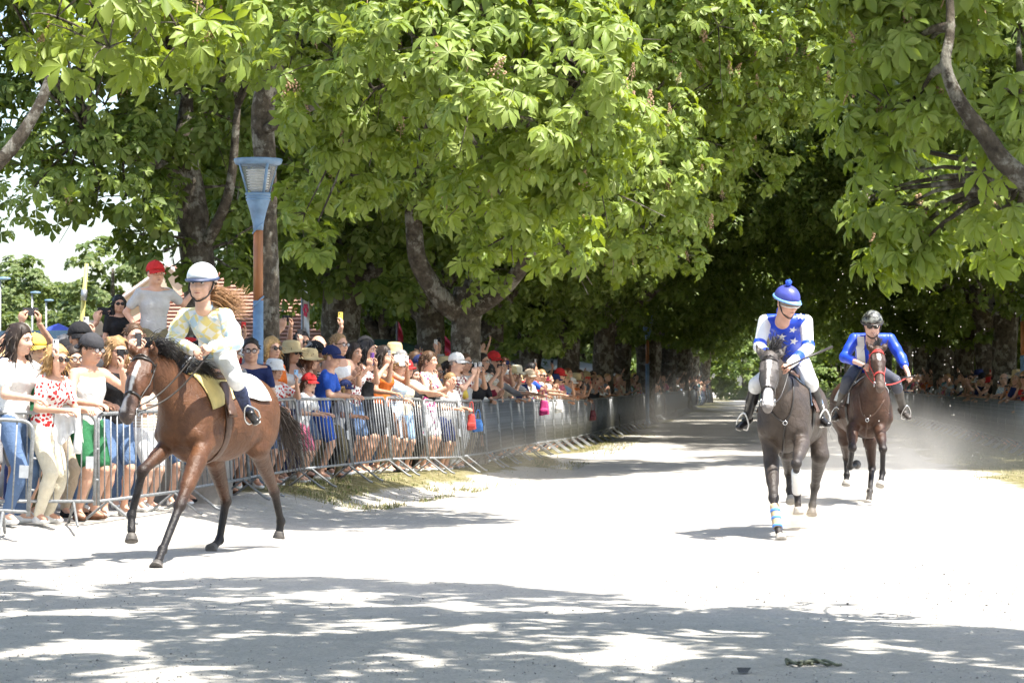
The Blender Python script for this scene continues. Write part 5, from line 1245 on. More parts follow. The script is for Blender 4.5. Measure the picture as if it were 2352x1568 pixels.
    crest = spline([po - fr * .02 + Z * .02, mid + Z * .17, nb * .7 + W(.36, 0, 1.5) * .3 + Z * .22, W(.36, 0, 1.55)], 12)
    crest = np.array([c - Z * (B.field(c[None])[0]) if B.field(c[None])[0] > 0 else B.snap(c[None], 0.0)[0] for c in crest])
    fl = np.asarray(cfg['wind'], float)
    for i in range(int(cfg.get('nmane', 170) * 1.8)):
        k = r_.random() ** 1.1; p = crest[int(k * (len(crest) - 1))] + r_.normal(0, .008, 3); ln = r_.uniform(.10, .26); w_ = fl + r_.normal(0, .28, 3); w_ = unit(w_)
        P = [p + Z * -.015, p + Z * .04 * r_.uniform(.3, 1.4) + w_ * ln * .30, p + Z * .02 + w_ * ln * .65, p + w_ * ln - Z * ln * r_.uniform(.1, .5)]
        m.tube(spline(np.array(P) - C0, 2), np.linspace(.0055, .001, 7), 3)
    for i in range(cfg.get('nforelock', 26)):
        p = H(0.0, r_.uniform(-.03, .03), .02) + Z * .03; w_ = unit(fr * .3 + hl * r_.normal(0, .35) - Z * r_.uniform(.2, .9) + fl * .5); ln = r_.uniform(.06, .17); P = [p - Z * .02, p + w_ * ln * .4 + Z * .03, p + w_ * ln]
        m.tube(spline(np.array(P) - C0, 2), np.linspace(.006, .001, 5), 4)
    m.obj('mane', M_MANE, t, kind='stuff')
    m = MB(); dock = W(-.80, 0, 1.42); tw = np.asarray(cfg['tail'], float)
    m.tube(np.array([W(-.70, 0, 1.44), dock, dock + tw * .16]) - C0, [.045, .036, .02], 8)
    for i in range(300):
        k = r_.random(); p = dock + tw * .16 * k + r_.normal(0, .012, 3); ln = r_.uniform(.40, .72); w_ = unit(tw + r_.normal(0, .17, 3)); P = [p, p + tw * .12 + w_ * ln * .25, p + w_ * ln * .6 - Z * ln * .12, p + w_ * ln - Z * ln * r_.uniform(.2, .5)]
        m.tube(spline(np.array(P) - C0, 2), np.linspace(.0052, .0009, 7), 3)
    m.obj('tail', cfg.get('tailmat', M_TAILB), t, kind='stuff')
    # bridle
    bm = cfg.get('bridle', M_STRAP); ring = lambda tt, f0=0.0, a0=0, a1=360, n=28, off=.007: (lambda A: (lambda P: P + B.normal(P) * off)(march(B, np.array([H(tt(a) if callable(tt) else tt, 0, f0) + (math.cos(a) * fr + math.sin(a) * hl) * .24 for a in A]), np.array([-(math.cos(a) * fr + math.sin(a) * hl) for a in A]), .5)[0]))(np.radians(np.linspace(a0, a1, n)))
    m = MB(); strap(m, B, ring(.66, 0), .013); m.obj('noseband', bm, t)
    m = MB(); strap(m, B, ring(.10, -.02, -95, 95, 18), .012); m.obj('browband', bm, t)
    m = MB(); strap(m, B, ring(lambda a: .05 + .33 * (.5 - .5 * math.cos(a)), -.03), .008); m.obj('throat_lash', bm, t)
    mouth = []
    for s_ in (-1, 1):
        P = np.array([H(tt, s_ * .20, ff) for tt, ff in ((.04, -.03), (.2, -.035), (.4, -.02), (.6, 0), (.78, -.005), (.86, -.012))]); P = march(B, P, np.tile(-hl * s_, (6, 1)), .4)[0]; P = P + B.normal(P) * .007
        m = MB(); strap(m, B, P, .010); m.obj('cheek_strap', bm, t); q = P[-1]; mouth.append(q)
        m = MB(); a = np.linspace(0, 2 * math.pi, 15); m.tube(np.array([q + hl * s_ * .006 + (ax_ * math.cos(x) + fr * math.sin(x)) * .034 for x in a]) - 0, .005, 6, cap=False); m.V = [v - C0 for v in m.V]; m.obj('bit_ring', M_METAL, t)
    for o in t.children:
        if o.name.split('.')[0] in ('noseband', 'browband', 'throat_lash', 'cheek_strap'): o.data.transform(Matrix.Translation(-Vector(C0)))
    # girth, saddle cloth, saddle
    def around(x, a0, a1, n, off=.008, tilt=0.0, r0=.62):
        A = np.radians(np.linspace(a0, a1, n)); o = np.array([W(x + tilt * math.cos(a), 0, 1.22) + (math.sin(a) * Lf + math.cos(a) * Z) * r0 for a in A]); d = np.array([-(math.sin(a) * Lf + math.cos(a) * Z) for a in A]); P, ok = march(B, o, d, r0); return P + B.normal(P) * off
    m = MB(); P = around(.22, 40, 320, 30, .008); strap(m, B, P - 0, .045, .16, 8); m.V = [v - C0 for v in m.V]; m.obj('girth', cfg.get('girthmat', M_BRSTRAP), t)
    def patch(x0, x1, top, low0, low1, off, n=12, k=16, thick=.008):
        """cloth over the back: x0..x1 along the spine, from one flank to the other; low0/low1 = angle reached at the front and rear edge"""
        G = []
        for i in range(n):
            u = i / (n - 1); x = x0 + (x1 - x0) * u; lo = low0 + (low1 - low0) * u; G.append(around(x, -lo, lo, k, off))
        G = np.array(G); N = B.normal(G.reshape(-1, 3)).reshape(G.shape); m = MB()
        for lay, sg in ((G, 1), (G + N * thick, -1)):
            m.add(lay.reshape(-1, 3) - C0, [(i * k + j, i * k + j + 1, (i + 1) * k + j + 1, (i + 1) * k + j)[::sg] for i in range(n - 1) for j in range(k - 1)])
        e = [i * k for i in range(n)], [i * k + k - 1 for i in range(n)], list(range(k)), [(n - 1) * k + j for j in range(k)]; off_ = n * k
        for row in e: m.F += [(a, b, b + off_, a + off_) for a, b in zip(row, row[1:])]; m.M += [0] * (len(row) - 1)
        return m
    for nm, mat, args in cfg['cloths']: patch(*args).obj(nm, mat, t)
    S = Body(); S.ecap(W(.16, 0, 1.555), W(-.16, 0, 1.545), Lf, (.12, .045), (.14, .05), k=.04); S.cone(W(.20, -.03, 1.60), W(.20, .03, 1.60), .035, k=.05); S.cone(W(-.20, -.06, 1.60), W(-.20, .06, 1.60), .035, k=.05)
    for s_ in (-1, 1): S.ecap(W(.16, s_ * .17, 1.50), W(.22, s_ * .30, 1.22), F, (.10, .022), (.11, .018), k=.03)
    v, f = S.surface(.018); link('saddle', mesh_from('saddle', v - C0, f, [cfg.get('saddlemat', M_BRSTRAP)]), t)
    return t, B, W, H, mouth, C0, (F, Lf)

# ------------------------------------------------------------------ riders
def satin(name, fn):
    t = NT(name); c = fn(t); t.set(c, .42, 0, .45); t.bump(t.noise(t.coord('Object', (1, 1, .6)), 8, 2, .5, 1.0), .35, .035); return t.m
def harlequin(t):
    def chk(rot, sc, ofs):
        tc = t.coord('Object'); mp = t.node('ShaderNodeMapping'); mp.inputs['Rotation'].default_value = rot; mp.inputs['Location'].default_value = ofs; t.link(tc, mp.inputs[0]); c = t.node('ShaderNodeTexChecker'); c.inputs['Scale'].default_value = sc; t.link(mp.outputs[0], c.inputs[0]); return c.outputs['Fac']
    a = chk((.2, .6, .78), 12.5, (.01, .02, .03)); b = chk((.5, .3, -.6), 11.0, (.3, .1, .2))
    c = t.mix(a, (.82, .81, .77), (.82, .70, .28)); d_ = t.ramp(t.noise(t.coord('Object'), 3.5, 2), [(.50, (0, 0, 0)), (.56, (1, 1, 1))]); return t.mix(t.math('MULTIPLY', t.math('MULTIPLY', b, d_), .85), c, (.45, .63, .80))
M_HARL = satin('harlequin_silk', harlequin); M_BLUES = satin('royal_blue_satin', lambda t: t.ramp(t.noise(t.coord('Object'), 4, 2), [(.3, (.012, .05, .50)), (.7, (.02, .085, .68))])); M_WHITES = satin('white_satin', lambda t: t.ramp(t.noise(t.coord('Object'), 4, 2), [(.3, (.66, .66, .67)), (.7, (.78, .78, .78))]))
M_BREECH = satin('white_breeches', lambda t: t.ramp(t.noise(t.coord('Object'), 6, 2), [(.3, (.62, .62, .61)), (.7, (.74, .74, .73))])); M_BOOT = plain('black_boot', (.018, .017, .017, 1), .3, var=.3); M_SOCK = plain('navy_sock', (.03, .04, .09, 1), .8, var=.5, scale=30); M_GREYLEG = plain('grey_breeches', (.06, .065, .085, 1), .8); M_SOLE = plain('shoe_sole', (.45, .43, .40, 1), .7); M_DARKBOOT = plain('brown_gaiter', (.06, .05, .042, 1), .5)

def rider(label, J, cfg):
    base = np.asarray(cfg['base'], float); g = lambda k: [np.asarray(q, float) - base for q in J[k]]
    P = Pose(sex=cfg['sex'], grips=cfg.get('grips', ('fist', 'fist'))); P.booted = True; P.wide = cfg.get('wide', 1.0)
    P.hj, P.kn, P.an, P.sh, P.el, P.wr = g('hip'), g('knee'), g('ankle'), g('sh'), g('el'), g('wr'); P.ft = [np.asarray(q, float) for q in J['toe']]
    P.hip = (P.hj[0] + P.hj[1]) / 2 + np.array([0, 0, .02]); P.neck = np.asarray(J['neck'], float) - base; P.up = unit(P.neck - P.hip); P.chest = P.hip + (P.neck - P.hip) * .62; P.lat = unit(P.sh[1] - P.sh[0])
    P.headpos = np.asarray(J['head'], float) - base; cz, sz, cx, sx = math.cos(R(cfg['turn'])), math.sin(R(cfg['turn'])), math.cos(R(cfg['nod'])), math.sin(R(cfg['nod'])); P.headR = np.array([[cz, -sz, 0], [sz, cz, 0], [0, 0, 1]]) @ np.array([[1, 0, 0], [0, cx, -sx], [0, sx, cx]])
    P.hs = cfg.get('hs', 1.12); P.palm = cfg.get('palm', [(.6, .3, -.6), (-.6, .3, -.6)])
    t = thing('person', label, 'person', tuple(base)); link('body', P.body(.016), t, color=cfg['skin'])
    # jersey: trunk, sleeves
    B = Body(); P.torso(B, .014); B.cut(P.neck + P.up * .03, P.up + np.array([0, -.35, 0])); B.cut(P.hip + P.up * .03, -P.up)
    full = Body(); P.torso(full, .014); jers = B
    V, F = B.surface(.014); jm = MB(); jm.add(P.rumple(V), [tuple(q) for q in F])
    if cfg['sleeve'] == 'one':
        for i in (0, 1):
            A = Body(); P.upper_arm(A, i, .020); P.fore_arm(A, i, .022, cfg.get('cuff', .94)); A.ell(P.el[i], (.060, .060, .060), k=.03); A.ell(P.sh[i] * .45 + P.el[i] * .55, (cfg.get('puff', .082),) * 3, k=.04); V, F = A.surface(.014); k_ = vnoise(V[:, 0] * 22 + V[:, 2] * 15, V[:, 1] * 20 - V[:, 2] * 24, 6); c_ = (P.sh[i] + P.wr[i]) / 2; jm.add(V + unit(V - c_) * (k_ * .015)[:, None], [tuple(q) for q in F])
    jo = jm.obj('jersey', cfg['jersey'], t)
    if cfg['sleeve'] != 'one':
        for i in (0, 1):
            A = Body(); P.upper_arm(A, i, .017); P.fore_arm(A, i, .018, .93); V, F = A.surface(.014); k_ = vnoise(V[:, 0] * 22 + V[:, 2] * 15, V[:, 1] * 20 - V[:, 2] * 24, 6); V = V + unit(V - (P.sh[i] + P.wr[i]) / 2) * (k_ * .013)[:, None]; so_ = link('sleeve', mesh_from('sleeve', V, F, [cfg['sleeve']]), t)
            for seg, q0, q1 in ((0, .80, .98), (1, .42, .66)):
                a, b = (P.sh[i], P.el[i]) if seg == 0 else (P.el[i], P.wr[i]); rr = (.068, .065) if seg == 0 else (.058, .054)
                A2 = Body(); A2.cone(a + (b - a) * q0, a + (b - a) * q1, *rr); A2.cut(a + (b - a) * q0, a - b); A2.cut(a + (b - a) * q1, b - a); V, F = A2.surface(.013); link('arm_band', mesh_from('arm_band', V, F, [M_BLUES]), so_)
    # collar
    m = MB(); a = np.linspace(0, 2 * math.pi, 17); c = P.neck + P.up * .035; u2 = unit(np.cross(P.up, P.lat)); m.tube(np.array([c + P.lat * .066 * math.cos(q) + u2 * .060 * math.sin(q) - P.up * .02 * math.sin(q) * (1 if u2[1] < 0 else -1) for q in a]), .014, 6, cap=False); m.obj('collar', cfg.get('collar', cfg['jersey']), t)
    # breeches, boots
    B2 = Body(); B2.ecap(P.hip - P.up * .03, P.hip + P.up * .10, P.lat, (.170, .125), (.150, .112), k=.05); tl = cfg.get('breech', 1.25)
    for i in (0, 1): P.leg(B2, i, .015, tl)
    V, F = B2.surface(.016); link('breeches', mesh_from('breeches', V, F, [cfg['breechmat']]), t)
    for i in (0, 1):
        A = Body(); a, b = P.kn[i], P.an[i]; A.cone(a + (b - a) * cfg.get('boot0', .25), a + (b - a) * .5, .062, .058, k=.02); A.cone(a + (b - a) * .45, b, .058, .046, k=.02); V, F = A.surface(.014); link('boot_leg', mesh_from('boot_leg', V, F, [cfg['bootmat']]), t)
        f = unit(P.ft[i]); n = unit(np.cross(P.lat, f)); n = n if n[2] > 0 else -n; dn = b - n * .045; A = Body(); A.ecap(dn - f * .06, dn + f * .17, np.cross(f, n), (.040, .036), (.038, .026), k=.02); A.cone(b, dn, .046, .042, k=.03); V, F = A.surface(.013); link('boot', mesh_from('boot', V, F, [cfg.get('shoemat', M_BOOT)]), t)
        A = Body(); A.ecap(dn - n * .034 - f * .06, dn - n * .030 + f * .17, np.cross(f, n), (.042, .008), (.038, .008), k=.01); V, F = A.surface(.011); link('sole', mesh_from('sole', V, F, [M_SOLE]), t)
        # stirrup
        m = MB(); c = dn + f * .08; s2 = np.cross(f, n); m.tube(spline([c - n * .05 - s2 * .055, c + n * .02 - s2 * .065, c + n * .10 - s2 * .03, c + n * .125, c + n * .10 + s2 * .03, c + n * .02 + s2 * .065, c - n * .05 + s2 * .055, c - n * .05 - s2 * .055], 3), .009, 6, cap=False); m.obj('stirrup', cfg.get('stirrup', M_METAL), t)
    for n_, o in cfg.get('headgear', []):
        pass
    M4 = Matrix.Translation(Vector(P.headpos)) @ Matrix(P.headR.tolist()).to_4x4() @ Matrix.Scale(P.hs, 4)
    return t, P, full, base, M4

def helmet(t, M4, shell, band, pom=None, straps=True, peak=True, scale=1.0):
    B = Body(); B.ell((0, .012, .150), (.108, .128, .110), k=.01); B.cut((0, 0, .128), (0, -.14, -1)); V, F = B.surface(.011); h = link('helmet', mesh_from('helmet', V, F, [shell]), t); h.matrix_local = M4
    m = MB(); a = np.linspace(0, 2 * math.pi, 33); m.tube(np.stack([.109 * np.sin(a), .012 - .129 * np.cos(a), .139 - .014 * -np.cos(a) * -1], 1), .012, 6, cap=False, flat=((0, 0, 1), 1.0)); o = m.obj('helmet_rim', band, t); o.matrix_local = M4
    if peak:
        n = 11; Pk = []
        for i in range(n):
            q = R(-62 + 124 * i / (n - 1)); x, y = math.sin(q) * .106, -math.cos(q) * .126 + .012; l = .048 * math.cos(q); Pk += [(x, y, .142), (x, y - l, .128), (x, y - l, .122), (x, y, .132)]
        m = MB(); m.add(Pk, [(4 * i + p, 4 * i + q, 4 * i + 4 + q, 4 * i + 4 + p) for i in range(n - 1) for p, q in ((0, 1), (1, 2), (2, 3))]); o = m.obj('helmet_peak', band, t); o.matrix_local = M4
    if straps:
        for s_ in (-1, 1):
            m = MB(); m.tube(spline([(s_ * .094, .0, .14), (s_ * .084, -.015, .08), (s_ * .060, -.045, .02), (s_ * .02, -.075, -.012), (0, -.078, -.015)], 3), .007, 5); o = m.obj('chin_strap', M_STRAP, t); o.matrix_local = M4
    if pom:
        m = MB(); r_ = np.random.default_rng(5)
        for i in range(40): d = unit(r_.normal(size=3)); m.ball(np.array([-.02, .0, .285]) + d * .022, .011, 5, 4)
        m.ball((-.02, 0, .285), .028, 8, 6); o = m.obj('pompom', pom, t); o.matrix_local = M4
    return h
def goggles(t, M4, dark=True):
    m = MB(); P = spline([(-.082, -.03, .112), (-.066, -.086, .112), (-.034, -.109, .112), (0, -.113, .115), (.034, -.109, .112), (.066, -.086, .112), (.082, -.03, .112)], 4); m.tube(P, .024, 8, 0, flat=((0, 1, 0), .4)); o = m.obj('goggles', M_SUNG if dark else plain('goggle_lens', (.16, .12, .10, 1), .08), t); o.matrix_local = M4
    m = MB()
    for dz in (-.022, .022): m.tube(P + [0, -.002, dz], .006, 5)
    o = m.obj('goggle_frame', M_WHITEP, t); o.matrix_local = M4
def reins(m_, mouths, hands, B, mat, parent, C0, sag=.06):
    for p, h in zip(mouths, hands):
        Q = [p + (h - p) * u - np.array([0, 0, sag * math.sin(u * math.pi)]) for u in np.linspace(0, 1, 12)]; Q = np.array(Q)
        for _ in range(3):
            d = B.field(Q); k = (d < .014); k[0] = k[-1] = False
            if k.any(): Q[k] += B.normal(Q[k]) * (.016 - d[k])[:, None]
        m = MB(); m.tube(spline(Q, 2) - C0, .0075, 6, flat=((0, 1, 0), .6)); m.obj('rein', mat, parent)
def rod(name, label, cat, P, r, mat):
    P = np.asarray(P, float); t = MB(); t.tube(P - P[0], r, 8); o = t.obj(name, mat, None, loc=tuple(P[0])); o['label'] = label; o['category'] = cat; return o

# --- the bay horse 
BAY = {0: (.122, .050, .020), 1: (.014, .012, .012), 2: (.112, .044, .018), 3: (.078, .033, .015), 4: (.10, .075, .065)}
def darken_points(V, col, W): return col
hA, BA, WA, HA, moA, CA, (FA, LA) = horse('bay racehorse with white blaze galloping past the spectators', dict(centre=(497, 22.8), heading=-24, colors=BAY, vox=.0125, seed=3,
    fore=[T((397, 1012, 22.35), (328, 1080, 21.95), (302, 1182, 21.95), (302, 1243, 21.85)), T((452, 1060, 22.05), (413, 1160, 21.75), (373, 1262, 21.45), (358, 1304, 21.27))],
    hind=[T((492, 1050, 23.05), (519, 1150, 23.65), (504, 1240, 23.6), (484, 1262, 23.45)), T((592, 1030, 23.1), (630, 1128, 23.85), (645, 1196, 24.0), (640, 1236, 24.0))],
    poll=at(333, 822, 21.85), muzzle=at(290, 962, 21.50), headlat=(.985, -.17, 0), hw=1.16, ears=[at(286, 782, 21.75), at(352, 783, 21.72)],
    blaze=[(.14, .24, .010, .024, (.80, .78, .75), -.006), (.22, .74, .022, .007, (.80, .78, .75), -.008), (.72, .95, .010, .028, (.55, .50, .48), -.022)], wind=(.75, .35, .25), tail=unit((.50, .6, -.62)), nmane=230, girthmat=M_BRSTRAP,
    cloths=[('saddle_cloth', plain('yellow_saddle_cloth', (.62, .50, .20, 1), .8, var=.08), (.50, -.02, 0, 78, 52, .012)), ('number_cloth', plain('white_number_cloth', (.78, .77, .74, 1), .8, var=.05), (-.10, -.46, 0, 60, 66, .018))]))
JA = dict(hip=T((488, 812, 22.95), (516, 818, 22.6)), knee=[WA(.34, -.30, 1.46), at(541, 870, 22.2)], ankle=[WA(-.02, -.36, 1.12), at(567, 938, 22.45)], toe=[(-.6, -.7, -.35), (.42, -.75, -.45)],
    neck=at(473, 712, 22.35), head=at(464, 686, 22.22), sh=T((425, 726, 22.52), (518, 726, 22.3)), el=T((398, 782, 22.4), (541, 786, 22.15)), wr=T((448, 806, 22.0), (486, 797, 21.9)))
rA, PA, jA, bA, MA = rider('rider in pale yellow and blue silks with white helmet on the bay horse', JA, dict(base=tuple(at(505, 0, 22.75) * [1, 1, 0]), sex='f', hs=1.2, turn=-14, nod=2, skin=(.66, .40, .29), jersey=M_HARL, sleeve='one', breechmat=M_BREECH, bootmat=M_SOCK, breech=1.14, boot0=.12, collar=plain('pale_blue_collar', (.35, .52, .70, 1), .5)))
M_HSHELL = (lambda t: (t.set(t.ramp(t.node('ShaderNodeTexCoord').outputs['Object'], [(0, (.55, .68, .82)), (1, (.8, .82, .84))]), .3), t.m)[1])(NT('white_helmet'))
M_NAVY = plain('navy_band', (.03, .045, .10, 1), .5); helmet(rA, MA, plain('pale_blue_shell', (.74, .78, .82, 1), .3, var=.05, scale=4), M_NAVY, peak=True)
m = MB(); r_ = np.random.default_rng(9)
for i in range(300):        # her hair streams behind her
    p = PA.headpos + np.array([.045, .07, .05]) + r_.normal(0, .022, 3); cl = r_.integers(0, 9); w_ = unit(np.array([1.0, .55, -.22 + .05 * (cl - 4)]) + .16 * np.array([math.sin(cl * 7), math.cos(cl * 5), math.sin(cl * 3)]) + r_.normal(0, .13, 3)); ln = r_.uniform(.15, .40)
    m.tube(spline([p, p + w_ * ln * .4 + [0, 0, r_.uniform(-.05, .03)], p + w_ * ln * .75 + [0, 0, -.06], p + w_ * ln + [0, 0, r_.uniform(-.12, .05)]], 2), np.linspace(.0045, .001, 7), 3)
o = m.obj('hair', M_HAIR, rA, kind='stuff'); o.color = (.36, .20, .095, 1)
reins(None, moA, [PA.wr[0] + bA + (0, -.03, -.03), PA.wr[1] + bA + (0, -.03, -.03)], BA, M_STRAP, hA, CA, .10)

# --- the grey-brown horse in the middle of the track
GREY = {0: (.068, .051, .040), 1: (.036, .030, .027), 2: (.088, .078, .072), 3: (.052, .043, .037), 4: (.22, .20, .19), 5: (.70, .70, .68)}
hB, BB, WB, HB, moB, CB, (FB, LB_) = horse('dark grey-brown racehorse with white nose running down the middle of the track', dict(centre=(1818, 26.25), heading=-15, colors=GREY, vox=.0135, seed=5,
    fore=[T((1772, 1060, 25.75), (1777, 1143, 25.35), (1784, 1204, 25.18), (1794, 1240, 25.05)), T((1842, 1020, 25.55), (1829, 1064, 25.2), (1831, 1132, 25.65), (1834, 1180, 25.6))],
    hind=[T((1808, 1035, 26.6), (1812, 1085, 27.2), (1814, 1125, 27.1), (1817, 1152, 27.0)), T((1884, 1045, 26.6), (1872, 1115, 27.2), (1866, 1160, 27.2), (1864, 1182, 27.15))],
    poll=at(1768, 822, 25.15), muzzle=at(1763, 938, 24.78), headlat=(.98, -.12, 0), ears=[at(1736, 790, 25.2), at(1806, 795, 25.15)],
    blaze=[(.08, .30, .030, .022, (.40, .38, .37), -.004), (.28, .64, .016, .014, (.62, .61, .60), -.004), (.62, .97, .022, .055, (.74, .72, .71), 0)], wind=(.35, .4, .9), tail=unit((.3, .9, -.2)), nmane=170, tailmat=M_MANE, girthmat=M_STRAP, hoofmat=[M_HOOFP, M_HOOFP, M_HOOFP, M_HOOF],
    cloths=[('saddle_pad', plain('blue_grey_pad', (.10, .14, .20, 1), .8, var=.35, scale=70), (.36, -.30, 0, 76, 76, .012)), ('pad_edge', plain('white_pad_edge', (.72, .71, .69, 1), .8), (.20, -.34, 0, 84, 84, .006))]))
JB = dict(hip=T((1797, 838, 26.45), (1842, 838, 26.40)), knee=T((1737, 882, 25.95), (1862, 878, 25.9)), ankle=T((1716, 958, 26.3), (1884, 952, 26.25)), toe=[(-.55, -.75, -.35), (.40, -.85, -.3)],
    neck=at(1802, 722, 25.75), head=at(1803, 722, 25.58), sh=T((1757, 738, 25.8), (1851, 738, 25.85)), el=T((1744, 796, 25.62), (1856, 800, 25.65)), wr=T((1772, 826, 25.3), (1812, 838, 25.25)))
rB, PB, jB, bB, MBm = rider('rider in royal blue silks with white stars, white sleeves and blue pompom helmet', JB, dict(base=tuple(at(1820, 0, 26.3) * [1, 1, 0]), sex='m', turn=32, nod=16, skin=(.58, .32, .23), jersey=M_BLUES, sleeve=M_WHITES, breechmat=M_BREECH, bootmat=M_BOOT, breech=1.10, boot0=.08, stirrup=M_WHITEP, wide=1.04))
M_POM = plain('blue_pompom', (.03, .10, .62, 1), .9); helmet(rB, MBm, satin('blue_helmet_silk', lambda t: t.ramp(t.noise(t.coord('Object'), 5, 2), [(.3, (.045, .055, .28)), (.7, (.07, .085, .36))])), plain('light_blue_rim', (.16, .34, .68, 1), .4), M_POM, straps=True); goggles(rB, MBm, False)
jw = Body(); PB2 = PB; jw.p = [tuple([q[0], q[1] + (bB if q[0] in 'cel' else 0), (q[2] + bB if q[0] in 'ce' else q[2])] + list(q[3:])) for q in jB.p if q[0] != 'h']
for (px, py, s_) in [(1790, 738, .052), (1838, 729, .046), (1820, 754, .044), (1796, 770, .052), (1822, 781, .048), (1772, 758, .034), (1846, 766, .034)]:
    c = hit(jw, [(px, py)], 25.7, .024)
    if not len(c): continue
    c = c[0]; n = jw.normal(c[None])[0]; Rm = frame(n); V = [(0, 0, .002)]
    for i in range(10): a = i * math.pi / 5 + .15; rr = s_ if i % 2 == 0 else s_ * .42; V.append((rr * math.cos(a), rr * math.sin(a), 0))
    V2 = np.array(V) @ Rm.T + c
    V2[1:] = jw.snap(V2[1:], .024); m = MB(); m.add(V2 - bB, [(0, 1 + i, 1 + (i + 1) % 10) for i in range(10)]); m.obj('star', M_WHITES, rB, False)
reins(None, moB, [PB.wr[0] + bB + (0, -.03, -.04), PB.wr[1] + bB + (0, -.03, -.04)], BB, M_STRAP, hB, CB, .08)
rod('riding_whip', 'black riding whip held out by the rider in starred silks', 'whip', [at(1800, 846, 25.15), at(1850, 822, 25.2), at(1912, 796, 25.3)], [.008, .009, .013], M_STRAP)
def chest_straps(Bd, t, C0, pts, ringpt, D0, mat=M_STRAP):
    for P in pts:
        Q = hit(Bd, spline(np.array([p + (0,) for p in P], float), 5)[:, :2], D0, .008); m = MB(); strap(m, Bd, Q, .011); m.V = [v - C0 for v in m.V]; m.obj('breastplate_strap', mat, t)
    c = hit(Bd, [ringpt], D0, .014)[0]; Rm = frame(Bd.normal(c[None])[0]); a = np.linspace(0, 6.283, 13); m = MB(); m.tube(np.stack([.020 * np.cos(a), .020 * np.sin(a), 0 * a], 1) @ Rm.T + c - C0, .006, 5, cap=False); m.obj('breastplate_ring', M_METAL, t)
chest_straps(BB, hB, CB, [[(1803, 972), (1800, 1010), (1798, 1050)], [(1803, 968), (1816, 945), (1822, 900), (1820, 870)], [(1800, 970), (1785, 960), (1772, 945)]], (1803, 970), 25.6)
def bandage(t, C0, a, b, r0, r1, mat, stripes=()):
    a, b = np.asarray(a), np.asarray(b); m = MB(); n = 9; m.tube(np.array([a + (b - a) * i / (n - 1) for i in range(n)]) - C0, [r0 + (r1 - r0) * i / (n - 1) + .002 * (i % 2) for i in range(n)], 14); o = m.obj('leg_bandage', mat, t)
    for s0, s1, mt in stripes:
        m = MB(); m.tube(np.array([a + (b - a) * s0, a + (b - a) * s1]) - C0, max(r0, r1) + .004, 14); m.obj('stripe', mt, o)
M_TAN = plain('tan_bandage', (.46, .36, .22, 1), .9); M_BAND = plain('white_bandage', (.76, .76, .75, 1), .9, var=.05); M_LBLUE = plain('blue_stripe_cloth', (.08, .22, .60, 1), .8)
f0, f1 = at(1779, 1160, 25.3), at(1786, 1212, 25.15); bandage(hB, CB, f0, f1, .046, .047, M_TAN, [(.22, .34, M_LBLUE), (.55, .66, M_LBLUE), (.9, 1.0, M_LBLUE)])
bandage(hB, CB, at(1829, 1082, 25.3), at(1831, 1128, 25.62), .047, .050, M_BAND)

# --- the bay horse with the red bridle
BAY2 = {0: (.075, .034, .018), 1: (.016, .014, .014), 2: (.055, .028, .018), 3: (.045, .022, .014), 4: (.14, .095, .075)}
hC, BC, WC, HC, moC, CC, (FC, LC) = horse('dark bay racehorse with red bridle at the back of the race', dict(centre=(1980, 33.0), heading=6, colors=BAY2, vox=.015, seed=8,
    fore=[T((1958, 985, 32.35), (1958, 1028, 32.0), (1952, 1072, 32.4), (1968, 1066, 32.65)), T((2020, 985, 32.35), (2028, 1030, 31.95), (2027, 1085, 32.05), (2021, 1116, 31.95))],
    hind=[T((1942, 1010, 33.5), (1944, 1050, 34.0), (1945, 1090, 33.95), (1943, 1114, 33.9)), T((1998, 1010, 33.35), (2003, 1075, 33.5), (1998, 1128, 33.05), (1994, 1158, 32.75))],
    poll=at(2014, 808, 31.95), muzzle=at(2022, 893, 31.55), headlat=(.98, .16, 0), ears=[at(1990, 782, 31.95), at(2040, 780, 31.95)],
    blaze=[(.17, .33, .020, .016, (.80, .78, .76), .0)], wind=(.1, .5, .9), tail=unit((-.1, .95, -.1)), nmane=120, bridle=M_REDSTRAP, tailmat=M_MANE, girthmat=M_STRAP, hoofmat=[M_HOOF, M_HOOFP, M_HOOFP, M_HOOFP], legtag=[1, 1, 1, 1],
    cloths=[('saddle_pad', plain('pale_grey_pad', (.52, .53, .53, 1), .8), (.36, -.34, 0, 84, 78, .012))]))
JC = dict(hip=T((1968, 850, 33.25), (2012, 850, 33.25)), knee=T((1946, 874, 32.7), (2056, 874, 32.7)), ankle=T((1926, 942, 33.1), (2074, 938, 33.1)), toe=[(-.45, -.85, -.4), (.40, -.85, -.45)],
    neck=at(2003, 768, 32.5), head=at(2003, 770, 32.3), sh=T((1962, 778, 32.55), (2044, 778, 32.55)), el=T((1940, 820, 32.45), (2070, 822, 32.45)), wr=T((1982, 838, 32.1), (2086, 858, 32.2)))
rC, PC, jC, bC, MC = rider('rider in blue silks with pale shoulder bands and black camouflage helmet', JC, dict(base=tuple(at(1990, 0, 33.1) * [1, 1, 0]), sex='m', hs=1.2, turn=-4, nod=12, skin=(.66, .40, .31), jersey=M_BLUES, sleeve='one', cuff=.42, puff=.058, breechmat=M_GREYLEG, bootmat=M_DARKBOOT, breech=1.28, boot0=.3, stirrup=M_METAL, shoemat=M_DARKBOOT))
M_CAMO = (lambda t: (t.set(t.ramp(t.noise(t.coord('Object'), 22, 3, .6), [(.42, (.015, .015, .014)), (.52, (.10, .10, .09)), (.62, (.22, .22, .19))]), .25), t.m)[1])(NT('camouflage_helmet')); helmet(rC, MC, M_CAMO, M_STRAP, peak=False)
o = link('sunglasses', SUNG, rC); o.matrix_local = MC
